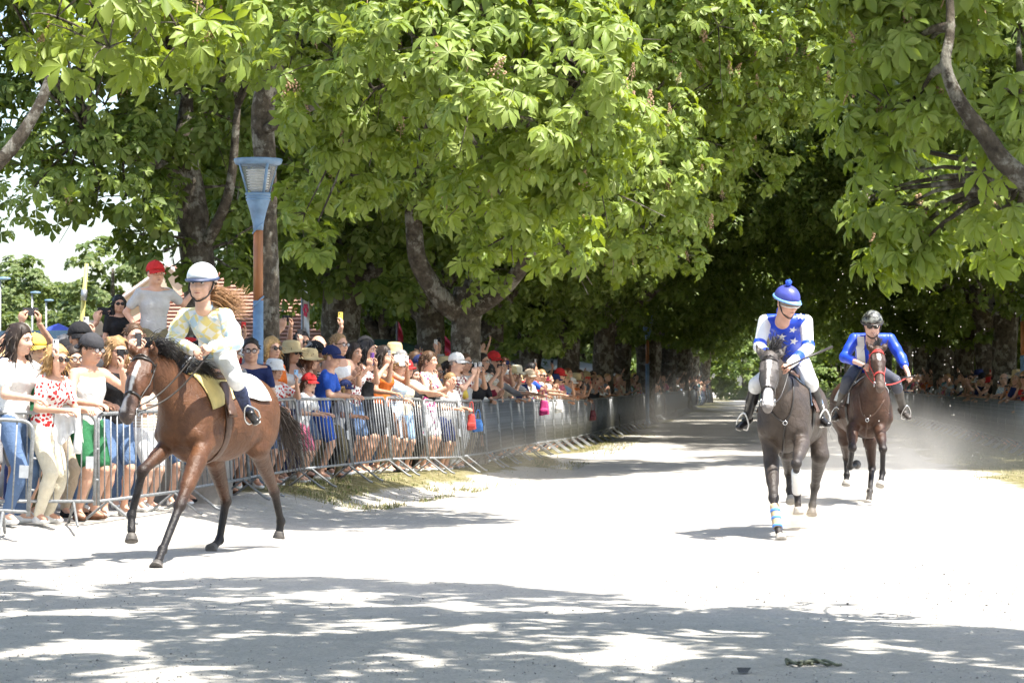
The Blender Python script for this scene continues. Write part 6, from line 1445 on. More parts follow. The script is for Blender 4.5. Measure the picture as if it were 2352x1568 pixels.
jw2 = Body(); jw2.p = [tuple([q[0], q[1] + (bC if q[0] in 'cel' else 0), (q[2] + bC if q[0] in 'ce' else q[2])] + list(q[3:])) for q in jC.p if q[0] != 'h']
for x0, x1, xb0, xb1 in ((1968, 1984, 1974, 1988), (2015, 2028, 2012, 2026)):
    G = []
    for v in np.linspace(0, 1, 10):
        ya = 774 + 64 * v; G.append([(x0 + (xb0 - x0) * v + (x1 - x0) * u, ya) for u in (0, .5, 1)])
    G = np.array(G).reshape(-1, 2); P = hit(jw2, G, 32.5, .030); print('band', len(P))
    if len(P) == 30: m = MB(); m.add(P - bC, [(i * 3 + j, i * 3 + j + 1, i * 3 + j + 4, i * 3 + j + 3) for i in range(9) for j in (0, 1)]); m.obj('shoulder_band', M_WHITES, rC)
reins(None, moC, [PC.wr[0] + bC + (0, -.03, -.03), PC.wr[1] + bC + (0, -.03, -.03)], BC, M_REDSTRAP, hC, CC, .03)
rod('riding_stick', 'short black stick in the fist of the rider with shoulder bands', 'stick', [at(2068, 868, 32.0), at(2098, 864, 32.0)], [.012, .012], M_STRAP)
rod('long_whip', 'long black whip slanting beside the red bridled horse', 'whip', [at(1985, 838, 32.0), at(1960, 880, 32.1), at(1925, 945, 32.3)], [.010, .009, .008], M_STRAP)
chest_straps(BC, hC, CC, [[(1992, 965), (1990, 995), (1985, 1025)], [(1993, 962), (2012, 945), (2030, 918)], [(1991, 962), (1980, 945), (1974, 905)]], (1992, 964), 32.4, M_BRSTRAP)
# ================================================================== the spectators
rc = np.random.default_rng(77)
CL = {'white': (.74, .74, .72), 'black': (.018, .018, .02), 'navy': (.02, .03, .10), 'blue': (.03, .10, .46), 'pale blue': (.28, .45, .66), 'red': (.52, .03, .03), 'orange': (.66, .16, .03), 'yellow': (.70, .52, .10), 'grey': (.26, .26, .27), 'pale grey': (.48, .48, .48),
      'green': (.03, .14, .06), 'khaki': (.20, .17, .10), 'beige': (.55, .45, .33), 'pink': (.64, .16, .26), 'magenta': (.42, .03, .18), 'brown': (.12, .06, .035), 'denim': (.10, .16, .28), 'teal': (.03, .20, .22), 'purple': (.14, .06, .25), 'maroon': (.20, .02, .04), 'straw': (.56, .44, .24), 'charcoal': (.05, .05, .055), 'cream': (.68, .62, .48)}
HC = {'dark': (.030, .019, .013), 'brown': (.085, .045, .022), 'blond': (.46, .29, .12), 'grey': (.30, .29, .28), 'auburn': (.18, .065, .025), 'black': (.010, .009, .010), 'fair': (.33, .20, .09)}
taken = []; SEEN = {}
def solve(px, off):
    lo, hi = 24.0, 140.0
    for _ in range(50):
        m = (lo + hi) / 2
        if (px - CX) / FPX * m > fence_x(m) - off: lo = m
        else: hi = m
    return lo
def put(label, x, y, h, rz, z=None, **k):
    taken.append((x, y)); z = float(gz(x, y)) if z is None else z
    grp = None
    if label in SEEN: grp = 'spectators nothing tells apart'; SEEN[label]['group'] = grp
    t = person(label, (x, y, z), R(rz), h, group=grp, **k); SEEN.setdefault(label, t); return t
HERO = []
def hero(short, px, ytop, off, rz, pose, sex, top, topc, bot, botc, hair, hairc, hat=None, hatc=None, eye=None, phone=None, skin=0, print_=None, hmin=1.0, hmax=1.95, shoec='white'):
    D = solve(px, off); x = (px - CX) / FPX * D; zt = CAMZ + (HY - ytop) / FPX * D; z = float(gz(x, D)); h = min(max(zt - z - (.02 if hat else 0), hmin), hmax); HERO.append((x, D, short))
    put(short, x, D, h, rz, pose=pose, sex=sex, top=top, topc=CL[topc], bot=bot, botc=CL[botc], hair=hair, hairc=HC[hairc], hat=hat, hatc=CL[hatc] if hatc else None, eye=eye, phone=(CL[phone[0]], phone[1]) if phone else None, skin=skin, print_=print_, shoec=CL[shoec])
hero('spectator in white tee raising a pale phone at the picture edge', 30, 752, .45, 60, 'film1', 'f', 'tee', 'white', 'long', 'denim', 'long', 'dark', phone=('pale grey', 't'), skin=2)
hero('spectator in red and white print blouse and cream trousers resting on the barrier', 100, 795, .33, 62, 'lean', 'f', 'tee', 'red', 'long', 'cream', 'bob', 'blond', eye='sun', skin=1, print_='print')
hero('spectator in yellow cap peering behind the red print blouse', 78, 774, .8, 50, 'idle', 'f', 'tee', 'green', 'shorts', 'khaki', 'tail', 'dark', 'cap', 'yellow', skin=2)
hero('spectator in black peaked cap and sunglasses behind the white vest', 182, 733, 1.0, 40, 'idle', 'm', 'tee', 'charcoal', 'long', 'denim', 'short', 'dark', 'cap', 'black', 'sun', skin=3)
hero('spectator in white vest with backward charcoal cap filming with phone', 197, 772, .36, 48, 'film1', 'm', 'vest', 'white', 'shorts', 'green', 'short', 'dark', 'backcap', 'charcoal', 'clear', ('black', 't'), 0, shoec='brown')
hero('spectator in black tee, sunglasses and denim shorts filming by the horse head', 262, 782, .36, 30, 'film1', 'f', 'tee', 'black', 'shorts', 'denim', 'curly', 'fair', eye='sun', phone=('black', 't'), skin=0)
hero('bareheaded spectator in white tee filming above the bay horse ears', 303, 748, .9, 30, 'film', 'm', 'tee', 'white', 'shorts', 'navy', 'short', 'brown', phone=('black', 't'), skin=0)
hero('spectator in grey tee bowing head under black cap', 150, 786, 1.4, 60, 'idle', 'm', 'tee', 'grey', 'shorts', 'black', 'short', 'dark', 'cap', 'black', skin=2)
hero('spectator in navy tee and clear glasses near the picture edge', 48, 728, 1.2, 40, 'idle', 'm', 'tee', 'navy', 'long', 'khaki', 'short', 'grey', eye='clear', skin=0)
hero('spectator in grey tee holding phone overhead near the picture edge', 42, 720, 2.0, 30, 'high2', 'm', 'tee', 'grey', 'long', 'navy', 'short', 'dark', phone=('charcoal', 'wide'), skin=1)
hero('spectator in pale bucket hat and maroon tee raising a phone', 212, 732, 1.9, 30, 'high2', 'f', 'tee', 'maroon', 'shorts', 'denim', 'bob', 'brown', 'bucket', 'beige', phone=('charcoal', 'wide'), skin=0)
hero('spectator in beige tee behind the pale bucket hat', 188, 716, 2.6, 30, 'idle', 'm', 'tee', 'beige', 'long', 'khaki', 'short', 'brown', skin=1)
hero('spectator in pink cap just below the red capped spectator', 342, 752, 1.3, 20, 'clap', 'f', 'tee', 'pink', 'shorts', 'white', 'tail', 'brown', 'cap', 'pink', skin=0)
# raised on a plinth
t = thing('stone_plinth', 'low stone plinth behind the near spectators, the red capped spectator on it', 'plinth', tuple(at(330, 0, 29.3) * [1, 1, 0])); m = MB(); m.box((0, 0, .53), (1.9, .9, 1.27)); m.obj('block', plain('plinth_stone', (.30, .28, .25, 1), .9, var=.25, scale=6), t, False); m = MB(); m.box((0, 0, 1.19), (2.0, 1.0, .06)); m.obj('coping', plain('plinth_coping', (.36, .34, .31, 1), .9, var=.2, scale=6), t, False)
x_ = at(352, 0, 29.2)[0]; put('red capped spectator in grey tee raised above the crowd, arm stretched sideways', x_, 29.2, 1.60, 28, 1.22, pose='stretch', sex='m', top='tee', topc=CL['pale grey'], bot='shorts', botc=CL['khaki'], hair='short', hairc=HC['brown'], hat='cap', hatc=CL['red'], eye=None, skin=0)
x_ = at(272, 0, 29.5)[0]; put('spectator in black tee and sunglasses raised beside the red capped spectator', x_, 29.5, 1.25, 30, 1.22, pose='idle', sex='f', top='tee', topc=CL['black'], bot='long', botc=CL['denim'], hair='long', hairc=HC['black'], skin=1, eye='sun')
hero('spectator in navy tee and glasses behind the bay horse rump', 568, 780, .45, 22, 'lean', 'm', 'tee', 'navy', 'shorts', 'grey', 'short', 'dark', eye='clear', skin=0)
hero('spectator in white tee lifting a phone below the blue lamp post', 601, 752, 1.3, 62, 'high2', 'm', 'tee', 'white', 'long', 'denim', 'short', 'grey', phone=('black', 'wide'), skin=1)
hero('spectator in orange tee and sunglasses between lamp post and sun hat', 622, 780, .75, 55, 'idle', 'f', 'tee', 'orange', 'shorts', 'denim', 'bob', 'blond', eye='sun', skin=0)
hero('spectator in wide straw sun hat and sunglasses clapping', 664, 788, .8, 40, 'clap', 'f', 'vest', 'white', 'long', 'navy', 'long', 'dark', 'sunhat', 'straw', 'sun', skin=1)
hero('small spectator in white hat and red top holding blue phone', 622, 828, .38, 50, 'film1', 'f', 'tee', 'red', 'shorts', 'denim', 'tail', 'brown', 'bucket', 'white', phone=('pale blue', 't'), skin=0, print_='print')
hero('spectator in white tee and sunglasses behind the navy cap', 692, 762, 1.3, 35, 'idle', 'm', 'tee', 'white', 'long', 'denim', 'short', 'black', eye='sun', skin=3)
hero('spectator in pale blue tee raising a yellow phone above the navy cap', 730, 758, 1.5, 45, 'high', 'm', 'tee', 'pale blue', 'long', 'khaki', 'bald', 'grey', phone=('yellow', 't'), skin=0)
hero('small spectator in red cap resting on the barrier beside the blue jersey', 690, 858, .36, 70, 'lean', 'f', 'tee', 'white', 'shorts', 'pink', 'tail', 'brown', 'cap', 'red', skin=2)
hero('spectator in navy cap with bright blue jersey and blue shorts', 735, 796, .36, 84, 'lean', 'm', 'tee', 'blue', 'shorts', 'blue', 'short', 'fair', 'cap', 'navy', skin=0)
hero('spectator in white vest and glasses clapping beside the blue jersey', 772, 772, .55, 42, 'clap', 'm', 'vest', 'white', 'long', 'black', 'short', 'fair', eye='clear', skin=0)
hero('spectator with purple phone case raised before face', 805, 792, .5, 55, 'film', 'f', 'tee', 'maroon', 'shorts', 'denim', 'long', 'dark', phone=('purple', 't'), skin=1, print_='print')
hero('spectator in black vest and black shorts filming with both hands', 835, 786, .42, 70, 'film', 'f', 'vest', 'black', 'shorts', 'black', 'long', 'black', phone=('pale grey', 't'), skin=0)
hero('spectator in black cap and pale blue tee behind the black vest', 838, 776, 1.0, 50, 'idle', 'm', 'tee', 'pale blue', 'long', 'denim', 'short', 'dark', 'cap', 'black', skin=1)
hero('spectator in orange vest and sunglasses holding a phone', 872, 800, .42, 55, 'film1', 'f', 'vest', 'orange', 'shorts', 'black', 'long', 'dark', eye='sun', phone=('pale grey', 't'), skin=3)
hero('spectator in red cap and cream tee next to the orange vest', 922, 828, .40, 40, 'point', 'm', 'tee', 'cream', 'shorts', 'pale blue', 'short', 'brown', 'cap', 'red', skin=0)
hero('spectator in straw hat behind the red cap and cream tee', 905, 786, 1.5, 40, 'idle', 'f', 'tee', 'white', 'long', 'khaki', 'bob', 'blond', 'fedora', 'straw', 'sun', skin=1)
hero('spectator in long sleeved black top holding a phone', 942, 846, .45, 45, 'film1', 'f', 'long', 'black', 'long', 'black', 'long', 'dark', phone=('pale grey', 't'), skin=0)
hero('spectator in pink and white patterned dress', 978, 812, .42, 58, 'clap', 'f', 'dress', 'magenta', 'shorts', 'white', 'tail', 'brown', skin=0, print_='print')
hero('spectator in navy vest and glasses above the long sleeved black top', 952, 812, 1.0, 52, 'idle', 'm', 'vest', 'navy', 'shorts', 'khaki', 'short', 'brown', eye='clear', skin=1)
hero('raised arm spectator taking a picture before the leaning chestnut', 968, 820, 1.7, 45, 'high', 'm', 'tee', 'grey', 'long', 'denim', 'short', 'dark', phone=('black', 't'), skin=1)
hero('small spectator in pale grey tee leaning on the barrier', 1018, 858, .36, 60, 'lean', 'm', 'tee', 'pale grey', 'shorts', 'navy', 'short', 'fair', skin=0)
hero('spectator in yellow top leaning on the barrier', 1032, 840, .6, 40, 'lean', 'f', 'tee', 'yellow', 'shorts', 'denim', 'bob', 'auburn', skin=0)
hero('spectator in black cap with white mark and pale tee', 1056, 832, .9, 30, 'clap', 'm', 'tee', 'pale grey', 'shorts', 'black', 'short', 'dark', 'cap', 'black', 'sun', skin=1)
hero('spectator in black cap and black tee with both arms on the barrier', 1086, 836, .38, 40, 'lean', 'm', 'tee', 'black', 'shorts', 'khaki', 'short', 'brown', 'cap', 'black', skin=0)
hero('spectator in navy tee with phone overhead against the sunlit trunk', 1050, 795, 1.7, 30, 'high2', 'm', 'tee', 'navy', 'long', 'denim', 'short', 'dark', phone=('charcoal', 'wide'), skin=1)
hero('spectator in maroon vest and glasses clapping at the barrier', 1118, 850, .36, 40, 'clap', 'f', 'vest', 'maroon', 'shorts', 'grey', 'bob', 'dark', eye='clear', skin=0)
hero('spectator in pale grey vest behind the clapping maroon vest', 1156, 826, .8, 30, 'idle', 'f', 'vest', 'pale grey', 'long', 'denim', 'curly', 'auburn', skin=0)
hero('spectator in navy vest reaching forward past the maroon vest', 1140, 842, .5, 30, 'point', 'f', 'vest', 'navy', 'shorts', 'white', 'bob', 'brown', skin=3)
hero('spectator in cream hat with glasses leaning out', 1178, 842, .40, 30, 'lean', 'm', 'tee', 'navy', 'shorts', 'beige', 'short', 'grey', 'fedora', 'cream', skin=1)
hero('spectator in bright blue tee turned sideways', 1208, 836, .45, 85, 'point', 'm', 'tee', 'blue', 'shorts', 'grey', 'short', 'black', skin=3)
hero('spectator in dark red cap taking a picture', 1246, 862, .45, 60, 'film', 'm', 'tee', 'grey', 'shorts', 'teal', 'short', 'dark', 'cap', 'maroon', phone=('brown', 'wide'), skin=1)
hero('tall spectator in white and navy cap with sunglasses', 1282, 822, 1.2, 40, 'idle', 'm', 'tee', 'blue', 'long', 'denim', 'short', 'grey', 'cap', 'white', 'sun', skin=1)
hero('spectator in teal vest holding a camera phone wide', 1280, 860, .6, 60, 'film', 'f', 'vest', 'teal', 'shorts', 'beige', 'bob', 'grey', phone=('black', 'wide'), skin=0)
hero('white capped spectator in the sunlit spot with phone held wide', 1410, 860, .6, 60, 'film', 'm', 'tee', 'white', 'shorts', 'blue', 'short', 'fair', 'cap', 'white', phone=('navy', 'wide'), skin=2)
hero('spectator in yellow hat past the sunlit spot', 1455, 858, .8, 60, 'clap', 'f', 'tee', 'green', 'shorts', 'denim', 'tail', 'dark', 'bucket', 'yellow', skin=1)
# child on shoulders in pink cap
D_ = solve(1366, 1.6); x_ = (1366 - CX) / FPX * D_; zt = CAMZ + (HY - 826) / FPX * D_; put('small spectator in pink cap riding on shoulders in the sunlit spot', x_, D_, 1.05, 50, zt - 1.07, pose='high2', sex='f', top='vest', topc=CL['white'], bot='shorts', botc=CL['pink'], hair='tail', hairc=HC['blond'], hat='cap', hatc=(.75, .04, .10), skin=2)
put('spectator in grey tee carrying the pink capped one', x_ + .02, D_ + .05, 1.72, 50, None, pose='idle', sex='m', top='tee', topc=CL['grey'], bot='long', botc=CL['denim'], hair='short', hairc=HC['brown'], skin=0)
D_ = solve(1108, 2.0); x_ = (1108 - CX) / FPX * D_; zt = CAMZ + (HY - 786) / FPX * D_; put('small spectator in beige vest lifted up beside the sunlit trunk', x_, D_, 1.05, 40, zt - 1.06, pose='high', sex='m', top='vest', topc=CL['beige'], bot='shorts', botc=CL['navy'], hair='short', hairc=HC['brown'], skin=2)

TC = ['white', 'white', 'white', 'white', 'black', 'black', 'navy', 'navy', 'blue', 'pale blue', 'pale blue', 'red', 'grey', 'pale grey', 'pale grey', 'green', 'beige', 'beige', 'pink', 'teal', 'charcoal', 'charcoal', 'cream', 'cream', 'orange', 'maroon', 'khaki']
BC_ = ['denim', 'denim', 'navy', 'black', 'khaki', 'white', 'grey', 'beige', 'green', 'brown']
PW = {'lean': 'leaning on the barrier', 'film': 'filming with both hands', 'film1': 'holding a phone up', 'clap': 'clapping', 'high': 'with one arm raised high', 'high2': 'with phone held overhead', 'idle': 'watching', 'point': 'reaching forward'}
HW = {'short': 'short', 'bald': 'thinning', 'long': 'long', 'bob': 'bobbed', 'curly': 'curly', 'tail': 'tied'}
def filler(x, y, rz, front, side_word):
    sex = 'mf'[int(rc.random() < .55)]; child = rc.random() < (.22 if front else .06); h = rc.uniform(1.18, 1.45) if child else (rc.normal(1.76, .06) if sex == 'm' else rc.normal(1.65, .055))
    pose = str(rc.choice(['lean', 'film1', 'clap', 'point', 'film', 'lean', 'idle'] if front else ['film', 'idle', 'high', 'high2', 'clap', 'idle', 'idle', 'film1']))
    if child and pose in ('film', 'high2', 'high', 'film1'): pose = 'lean' if front else 'idle'
    top = str(rc.choice(['tee', 'tee', 'tee', 'vest', 'long'] if sex == 'm' else ['tee', 'vest', 'vest', 'dress', 'tee'])); tc = str(rc.choice(TC)); bt = str(rc.choice(['shorts', 'shorts', 'long'])); bc = str(rc.choice(BC_))
    hair = str(rc.choice(['short', 'short', 'short', 'bald'] if sex == 'm' and not child else ['short'] if sex == 'm' else ['long', 'bob', 'tail', 'long', 'curly'])); hc = str(rc.choice(['dark', 'brown', 'blond', 'dark', 'brown', 'fair', 'auburn', 'black'] + ([] if child else ['grey', 'grey'])))
    hat = rc.choice([None, None, None, None, None, 'cap', 'cap', 'bucket', 'fedora', 'sunhat' if sex == 'f' else 'cap']); hat = None if hat is None else str(hat); hatc = str(rc.choice(['black', 'black', 'navy', 'white', 'white', 'red', 'straw', 'beige'])) if hat in ('cap', 'bucket') else 'straw'
    eye = rc.choice([None, None, 'sun', 'sun', 'clear']); eye = None if eye is None or child else str(eye)
    ph = (CL[str(rc.choice(['black', 'charcoal', 'pale grey', 'navy', 'red']))], 'wide' if rc.random() < .35 else 't') if pose in ('film', 'film1', 'high', 'high2') else None
    pr = str(rc.choice(['', '', '', 'print', 'stripe'])); pr = pr or None
    near = min(HERO, key=lambda q: (q[0] - x) ** 2 + (q[1] - y) ** 2) if side_word is None else None
    gar = f'{"patterned " if pr == "print" else "striped " if pr == "stripe" else ""}{tc} {"dress" if top == "dress" else "top"}' + ('' if top == 'dress' else f' and {bc} {"shorts" if bt == "shorts" else "trousers"}')
    w = ('small ' if child else '') + ('spectator in ' + f'{hatc} {"hat" if hatc == "straw" else "hat" if hat in ("fedora", "sunhat", "bucket") else "cap"}, ' if hat else 'bareheaded spectator in ') + gar + f', {PW[pose]}'
    lab = w + (' across the track' if side_word else '')
    if lab in SEEN: lab = w + (' near the ' + ' '.join(near[2].replace('small ', '').replace('bareheaded ', '').split()[2:5]) if near else ' far across the track')
    lab = ' '.join(lab.split()[:16])
    put(lab, x, y, h, rz, pose=pose, sex=sex, top=top, topc=np.array(CL[tc]) * rc.uniform(.8, 1.1), bot=bt, botc=CL[bc], hair=hair, hairc=HC[hc], hat=hat, hatc=CL[hatc], eye=eye, phone=ph, skin=int(rc.choice([0, 0, 1, 2, 2, 3, 4, 5], p=[.2, .1, .15, .15, .1, .12, .15, .03])), print_=pr, shoec=CL[str(rc.choice(['white', 'white', 'black', 'grey', 'brown']))], legs=y < 50)
def free(x, y, r=.40): return all((x - a) ** 2 + ((y - b) * .85) ** 2 > r * r for a, b in taken)
n_ind = 0
for off, d0, d1, st in ((.36, 25.0, 47, .50), (.78, 25.2, 47, .50), (1.22, 25.4, 47, .50), (1.75, 25.6, 46, .55), (2.35, 26, 45, .7), (.40, 47, 72, .58), (.95, 47, 70, .66), (1.55, 47, 64, 1.0)):
    d = d0
    while d < d1:
        D = d + rc.uniform(-.12, .12); x = fence_x(D) - off - abs(rc.normal(0, .07)); d += st * rc.uniform(.85, 1.2)
        if CX + x / D * FPX < -60 or not free(x, D, .36): continue
        filler(x, D, rc.normal(58 if off < .5 else 46, 20), off < .5, None); n_ind += 1
for off, d0, d1, st in ((.38, 57, 78, .66), (.9, 57, 76, .8), (1.5, 58, 74, 1.2)):
    d = d0
    while d < d1:
        D = d + rc.uniform(-.12, .12); x = right_x(D) + off + abs(rc.normal(0, .07)); d += st * rc.uniform(.85, 1.2)
        if free(x, D, .36): filler(x, D, rc.normal(-58, 20), off < .5, 'across'); n_ind += 1
print('spectators', len(taken), n_ind, flush=True)

# the far crowd reads as one mass
def far_crowd():
    VV, FF, CC, FM = [], [], [], []; n0 = 0; base = {}
    for pk in (('lean', 'm'), ('clap', 'f'), ('idle', 'm'), ('high', 'f'), ('film', 'f')):
        P = POSES[pk]; parts = []
        B = Body(); P.torso(B); [P.upper_arm(B, i) for i in (0, 1)]; B.cut(P.hip, -P.up); parts.append((B.surface(.10), 'top'))
        B = Body(); [P.leg(B, i, .012) for i in (0, 1)]; B.cone(P.hip, P.hip + P.up * .05, .14, k=.05); parts.append((B.surface(.10), 'bot'))
        B = Body(); B.ell(P.headpos + [0, -.01, .10], (.085, .10, .125)); [P.fore_arm(B, i) for i in (0, 1)]; [B.cone(P.wr[i], P.wr[i] + unit(P.wr[i] - P.el[i]) * .12, .035, .025) for i in (0, 1)]; parts.append((B.surface(.055), 'skin'))
        B = Body(); B.ell(P.headpos + [0, .02, .15], (.098, .108, .10)); parts.append((B.surface(.07), 'hair')); base[pk] = parts
    keys = list(base); r_ = np.random.default_rng(5)
    def one(x, y, rz):
        nonlocal n0
        pk = keys[r_.integers(len(keys))]; s = r_.uniform(.88, 1.08); c, sn = math.cos(rz), math.sin(rz); Rm = np.array([[c, -sn, 0], [sn, c, 0], [0, 0, 1]]) * s
        cols = {'top': CL[TC[r_.integers(len(TC))]], 'bot': CL[BC_[r_.integers(len(BC_))]], 'skin': SKIN[r_.integers(5)], 'hair': list(HC.values())[r_.integers(len(HC))]}
        for (V, F), k in base[pk]:
            VV.append(V @ Rm.T + [x, y, float(gz(x, y))]); FF.append(F + n0); CC.append(np.tile(cols[k], (len(V), 1))); n0 += len(V)
    for off, st in ((.4, .62), (1.0, .85), (1.7, 1.3)):
        d = 71.0
        while d < 190: one(fence_x(d) - off, d, R(r_.normal(55, 20))); d += st * r_.uniform(.8, 1.3) * (1 + (d - 77) / 120)
        d = 77.5
        while d < 160: one(right_x(d) + off, d, R(r_.normal(-55, 20))); d += st * r_.uniform(.8, 1.3) * (1 + (d - 77) / 120)
    t = NT('far_clothing'); a = t.node('ShaderNodeAttribute', attribute_name='Col'); t.set(a.outputs['Color'], .8)
    link('far_crowd', mesh_from('far_crowd', np.concatenate(VV), np.concatenate(FF), [t.m], colors=np.concatenate(CC)), kind='stuff', label='distant spectators packed along both sides of the avenue', category='crowd')
far_crowd()

# things hung on the barriers
def bag(name, label, px, py, D, w, h, d, mat, strapmat=None, kind='bag'):
    c = at(px, py, D); t = thing(name, label, kind, tuple(c)); B = Body(); s_ = lambda q: q / FPX * D
    hw_, hh = s_(w) / 2, s_(h) / 2
    for sx in (-1, 1): B.ecap((sx * hw_ * .45, 0, -hh * .8), (sx * hw_ * .30, 0, hh * .55), (1, 0, 0), (hw_ * .55, d), (hw_ * .45, d * .6), k=.04)
    B.cut((0, 0, -hh * .93), (.08, 0, -1)); B.cut((0, 0, hh * .85), (.1, 0, 1)); V, F = B.surface(.014); k_ = vnoise(V[:, 0] * 26, V[:, 2] * 18, 4); V = V * (1 + .09 * k_)[:, None]
    P = Body(); P.ecap((-hw_ * .35, -d * .75, -hh * .45), (hw_ * .35, -d * .75, -hh * .45), (0, 1, 0), (d * .45, hh * .33), (d * .45, hh * .33), k=.02); v2, f2 = P.surface(.014); link('pocket', mesh_from('pocket', v2, f2, [mat]), t)
    link('pouch', mesh_from('pouch', V, F, [mat]), t); m = MB(); m.tube(spline([(-s_(w) * .25, 0, s_(h) * .38), (-s_(w) * .14, 0, s_(h) * .9), (s_(w) * .1, 0, s_(h) * .95), (s_(w) * .22, 0, s_(h) * .38)], 4), .008, 6); m.obj('strap', strapmat or mat, t)
def fx(px): return solve(px, -.12)
bag('rucksack', 'pink rucksack hanging on a barrier in the shade', 1250, 934, fx(1250), 24, 40, .07, plain('pink_nylon', (.45, .03, .16, 1), .6)); bag('plastic_bag', 'white plastic bag hanging next to the pink rucksack', 1284, 930, fx(1284), 20, 36, .05, plain('thin_plastic', (.62, .62, .62, 1), .4), kind='bag'); bag('handbag', 'maroon bag hanging in the sunlit spot', 1362, 952, fx(1362), 16, 28, .06, plain('maroon_leather', (.12, .02, .03, 1), .5))
bag('cloth_bag', 'red cloth bag hung on a barrier', 1083, 966, fx(1083), 22, 44, .04, plain('red_cloth', (.42, .05, .04, 1), .8)); bag('sun_cap_bag', 'blue round bag half behind the red cloth bag', 1098, 975, fx(1098) + .1, 26, 34, .04, plain('blue_cloth', (.05, .16, .42, 1), .8))
c = at(156, 941, 25.28); t = thing('jacket', 'white jacket draped over the barrier beside the red print blouse', 'jacket', tuple(c)); P = []; nu, nv = 13, 12
for i in range(nv):
    v = i / (nv - 1)
    for j in range(nu): u = j / (nu - 1); P.append(((u - .5) * (.24 + .05 * v) + .02 * v, -.028 - .03 * v * (1 + math.sin(u * 19 + v * 2)) if v > .08 else .0, .02 - v * (.30 + .06 * math.sin(u * 7))))
F_ = [(i * nu + j, i * nu + j + 1, (i + 1) * nu + j + 1, (i + 1) * nu + j) for i in range(nv - 1) for j in range(nu - 1)]; m = MB(); m.add(P, F_); m.add(np.array(P) + (0, .008, 0), [f[::-1] for f in F_]); m.obj('cloth', plain('white_linen', (.72, .71, .69, 1), .9), t)
m = MB(); m.tube(spline([(.09, -.05, -.05), (.11, -.08, -.2), (.10, -.07, -.42)], 4), [.03] * 5 + [.035, .04, .042, .04], 8); m.obj('sleeve', plain('white_linen', (.72, .71, .69, 1), .9), t)
# ================================================================== dust kicked up by the horses, bits on the track
def dust(name, label, c, r, dens, scale, seed, col=(.80, .74, .64)):
    m = MB(); m.ball((0, 0, 0), (1, 1, 1), 20, 12); me = m.mesh(name, []); o = link(name, me, loc=tuple(c), kind='stuff', label=label, category='dust'); o.scale = r
    t = bpy.data.materials.new('dust_' + name + str(seed)); t.use_nodes = True; n, l = t.node_tree.nodes, t.node_tree.links; n.remove(n['Principled BSDF'])
    v = n.new('ShaderNodeVolumePrincipled'); v.inputs['Color'].default_value = col + (1,); v.inputs['Anisotropy'].default_value = .25
    tc = n.new('ShaderNodeTexCoord'); ln = n.new('ShaderNodeVectorMath'); ln.operation = 'LENGTH'; l.new(tc.outputs['Object'], ln.inputs[0])
    mr = n.new('ShaderNodeMapRange'); mr.interpolation_type = 'SMOOTHSTEP'; l.new(ln.outputs['Value'], mr.inputs['Value']); mr.inputs[1].default_value = 1.0; mr.inputs[2].default_value = .15; mr.inputs[3].default_value = 0; mr.inputs[4].default_value = 1
    mp = n.new('ShaderNodeMapping'); mp.inputs['Location'].default_value = (seed * 3.1, seed, 0); mp.inputs['Scale'].default_value = (r[0] / max(r), r[1] / max(r), r[2] / max(r)); l.new(tc.outputs['Object'], mp.inputs[0])
    nz = n.new('ShaderNodeTexNoise'); nz.inputs['Scale'].default_value = scale; nz.inputs['Detail'].default_value = 3; nz.inputs['Roughness'].default_value = .6; nz.inputs['Distortion'].default_value = .6; l.new(mp.outputs[0], nz.inputs['Vector'])
    m2 = n.new('ShaderNodeMapRange'); l.new(nz.outputs['Fac'], m2.inputs['Value']); m2.inputs[1].default_value = .42; m2.inputs[2].default_value = .64; m2.inputs[3].default_value = 0.0; m2.inputs[4].default_value = 1.0
    a = n.new('ShaderNodeMath'); a.operation = 'MULTIPLY'; l.new(mr.outputs[0], a.inputs[0]); l.new(m2.outputs[0], a.inputs[1]); b = n.new('ShaderNodeMath'); b.operation = 'MULTIPLY'; l.new(a.outputs[0], b.inputs[0]); b.inputs[1].default_value = dens
    l.new(b.outputs[0], v.inputs['Density']); l.new(v.outputs[0], n['Material Output'].inputs['Volume']); me.materials.append(t)
dust('dust_cloud', 'grey dust cloud hanging between the race and the far barriers', (7.4, 45, .3), (3.0, 7, 1.1), .06, 2.6, 1, (.8, .78, .75))
dust('dust_cloud', 'dust drifting behind the last horse', at(2000, 1030, 37), (1.9, 3.0, 1.0), .34, 2.4, 2, (.82, .79, .74))
dust('dust_cloud', 'dust haze over the verge in front of the far spectators', (5.2, 66, .6), (3.2, 13, 1.6), .10, 3.0, 3, (.8, .78, .75))
dust('dust_puff', 'thin dust drifting over the verge behind the bay horse', at(1180, 1060, 37.5), (1.6, 1.8, .6), .16, 2.6, 4)
dust('dust_puff', 'puff of sand thrown up under the grey-brown horse', at(1838, 1190, 25.6), (.38, .45, .22), 3.6, 2.6, 5, (.74, .62, .46))
dust('dust_puff', 'puff of sand under the red bridled horse', at(1958, 1145, 33.0), (.50, .6, .30), 2.0, 2.6, 6, (.78, .70, .58))
dust('dust_puff', 'small puff of dust at the hind hoof of the bay horse', at(475, 1268, 23.6), (.55, .40, .15), 3.4, 2.4, 7, (.78, .72, .62))
dust('dust_puff', 'sand thrown up behind the grey-brown horse', at(1800, 1150, 27.2), (.8, .8, .32), .7, 2.6, 8, (.78, .70, .58))
dust('dust_puff', 'dust rolling away beside the red bridled horse', at(2085, 1085, 34.5), (1.0, 1.4, .6), .38, 2.8, 9, (.82, .78, .72))
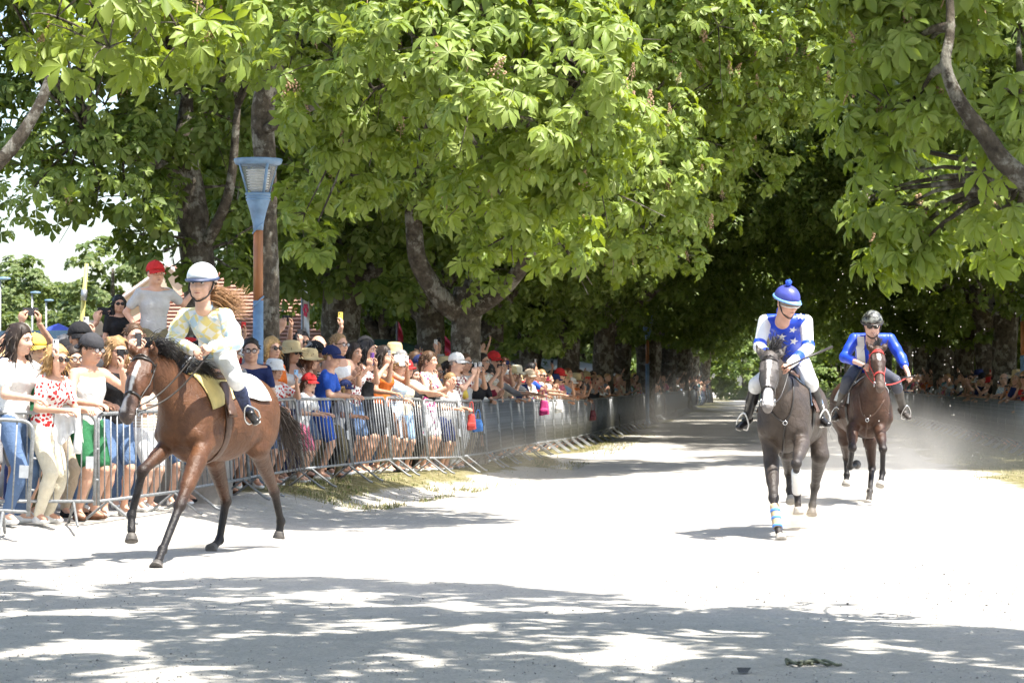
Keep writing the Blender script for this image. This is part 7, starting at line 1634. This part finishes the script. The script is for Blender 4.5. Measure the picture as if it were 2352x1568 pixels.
def clods():
    r_ = np.random.default_rng(12); n = 230; D = r_.uniform(30, 36, n); px = r_.normal(2080, 110, n); py = r_.uniform(620, 1130, n); s = .003 + .008 * r_.random(n) ** 3
    base = np.array([[1, 0, 0], [-1, 0, 0], [0, 1, 0], [0, -1, 0], [0, 0, 1], [0, 0, -1]], float); F0 = np.array([(0, 2, 4), (2, 1, 4), (1, 3, 4), (3, 0, 4), (2, 0, 5), (1, 2, 5), (3, 1, 5), (0, 3, 5)])
    C = np.stack([(px - CX) / FPX * D, D, CAMZ + (HY - py) / FPX * D], 1); C[:, 2] = np.maximum(C[:, 2], .02); V = base[None] * s[:, None, None] * r_.uniform(.6, 1.4, (n, 6, 3)) + C[:, None]
    link('flying_clods', mesh_from('flying_clods', V.reshape(-1, 3), (F0[None] + (np.arange(n) * 6)[:, None, None]).reshape(-1, 3), [plain('pale_clod', (.55, .52, .47, 1), .9)], smooth=False), kind='stuff', label='grit flying in the air round the last horse', category='grit')
clods()
# litter in the foreground
r_ = np.random.default_rng(4); c = np.array([*XY(1845, 13.85), 0.0]); m = MB()
for i in range(5):
    P = [(-.11 + .045 * i + r_.uniform(-.03, .03), r_.uniform(-.1, .1), .012), (-.08 + .05 * i, r_.uniform(-.1, .1), .03), (-.04 + .05 * i, r_.uniform(-.1, .1), .02), (.0 + .05 * i, r_.uniform(-.12, .12), .012)]; m.tube(spline(P, 3), .008, 5)
o = m.obj('wilted_twig', plain('wilted_green', (.12, .13, .085, 1), .8, var=.3), None, loc=tuple(c)); o['label'] = 'wilted grey-green twig lying in the foreground shade'; o['category'] = 'twig'
c = np.array([*XY(1706, 13.52), 0.0]); m = MB(); m.add([(-.025, -.04, .01), (.02, -.06, .012), (.045, .01, .03), (.01, .06, .012), (-.03, .03, .028)], [(0, 1, 2), (0, 2, 4), (2, 3, 4)]); o = m.obj('dry_leaf', plain('dark_dry_leaf', (.04, .04, .045, 1), .7), None, False, loc=tuple(c)); o['label'] = 'dark dry leaf lying near the wilted twig'; o['category'] = 'leaf'
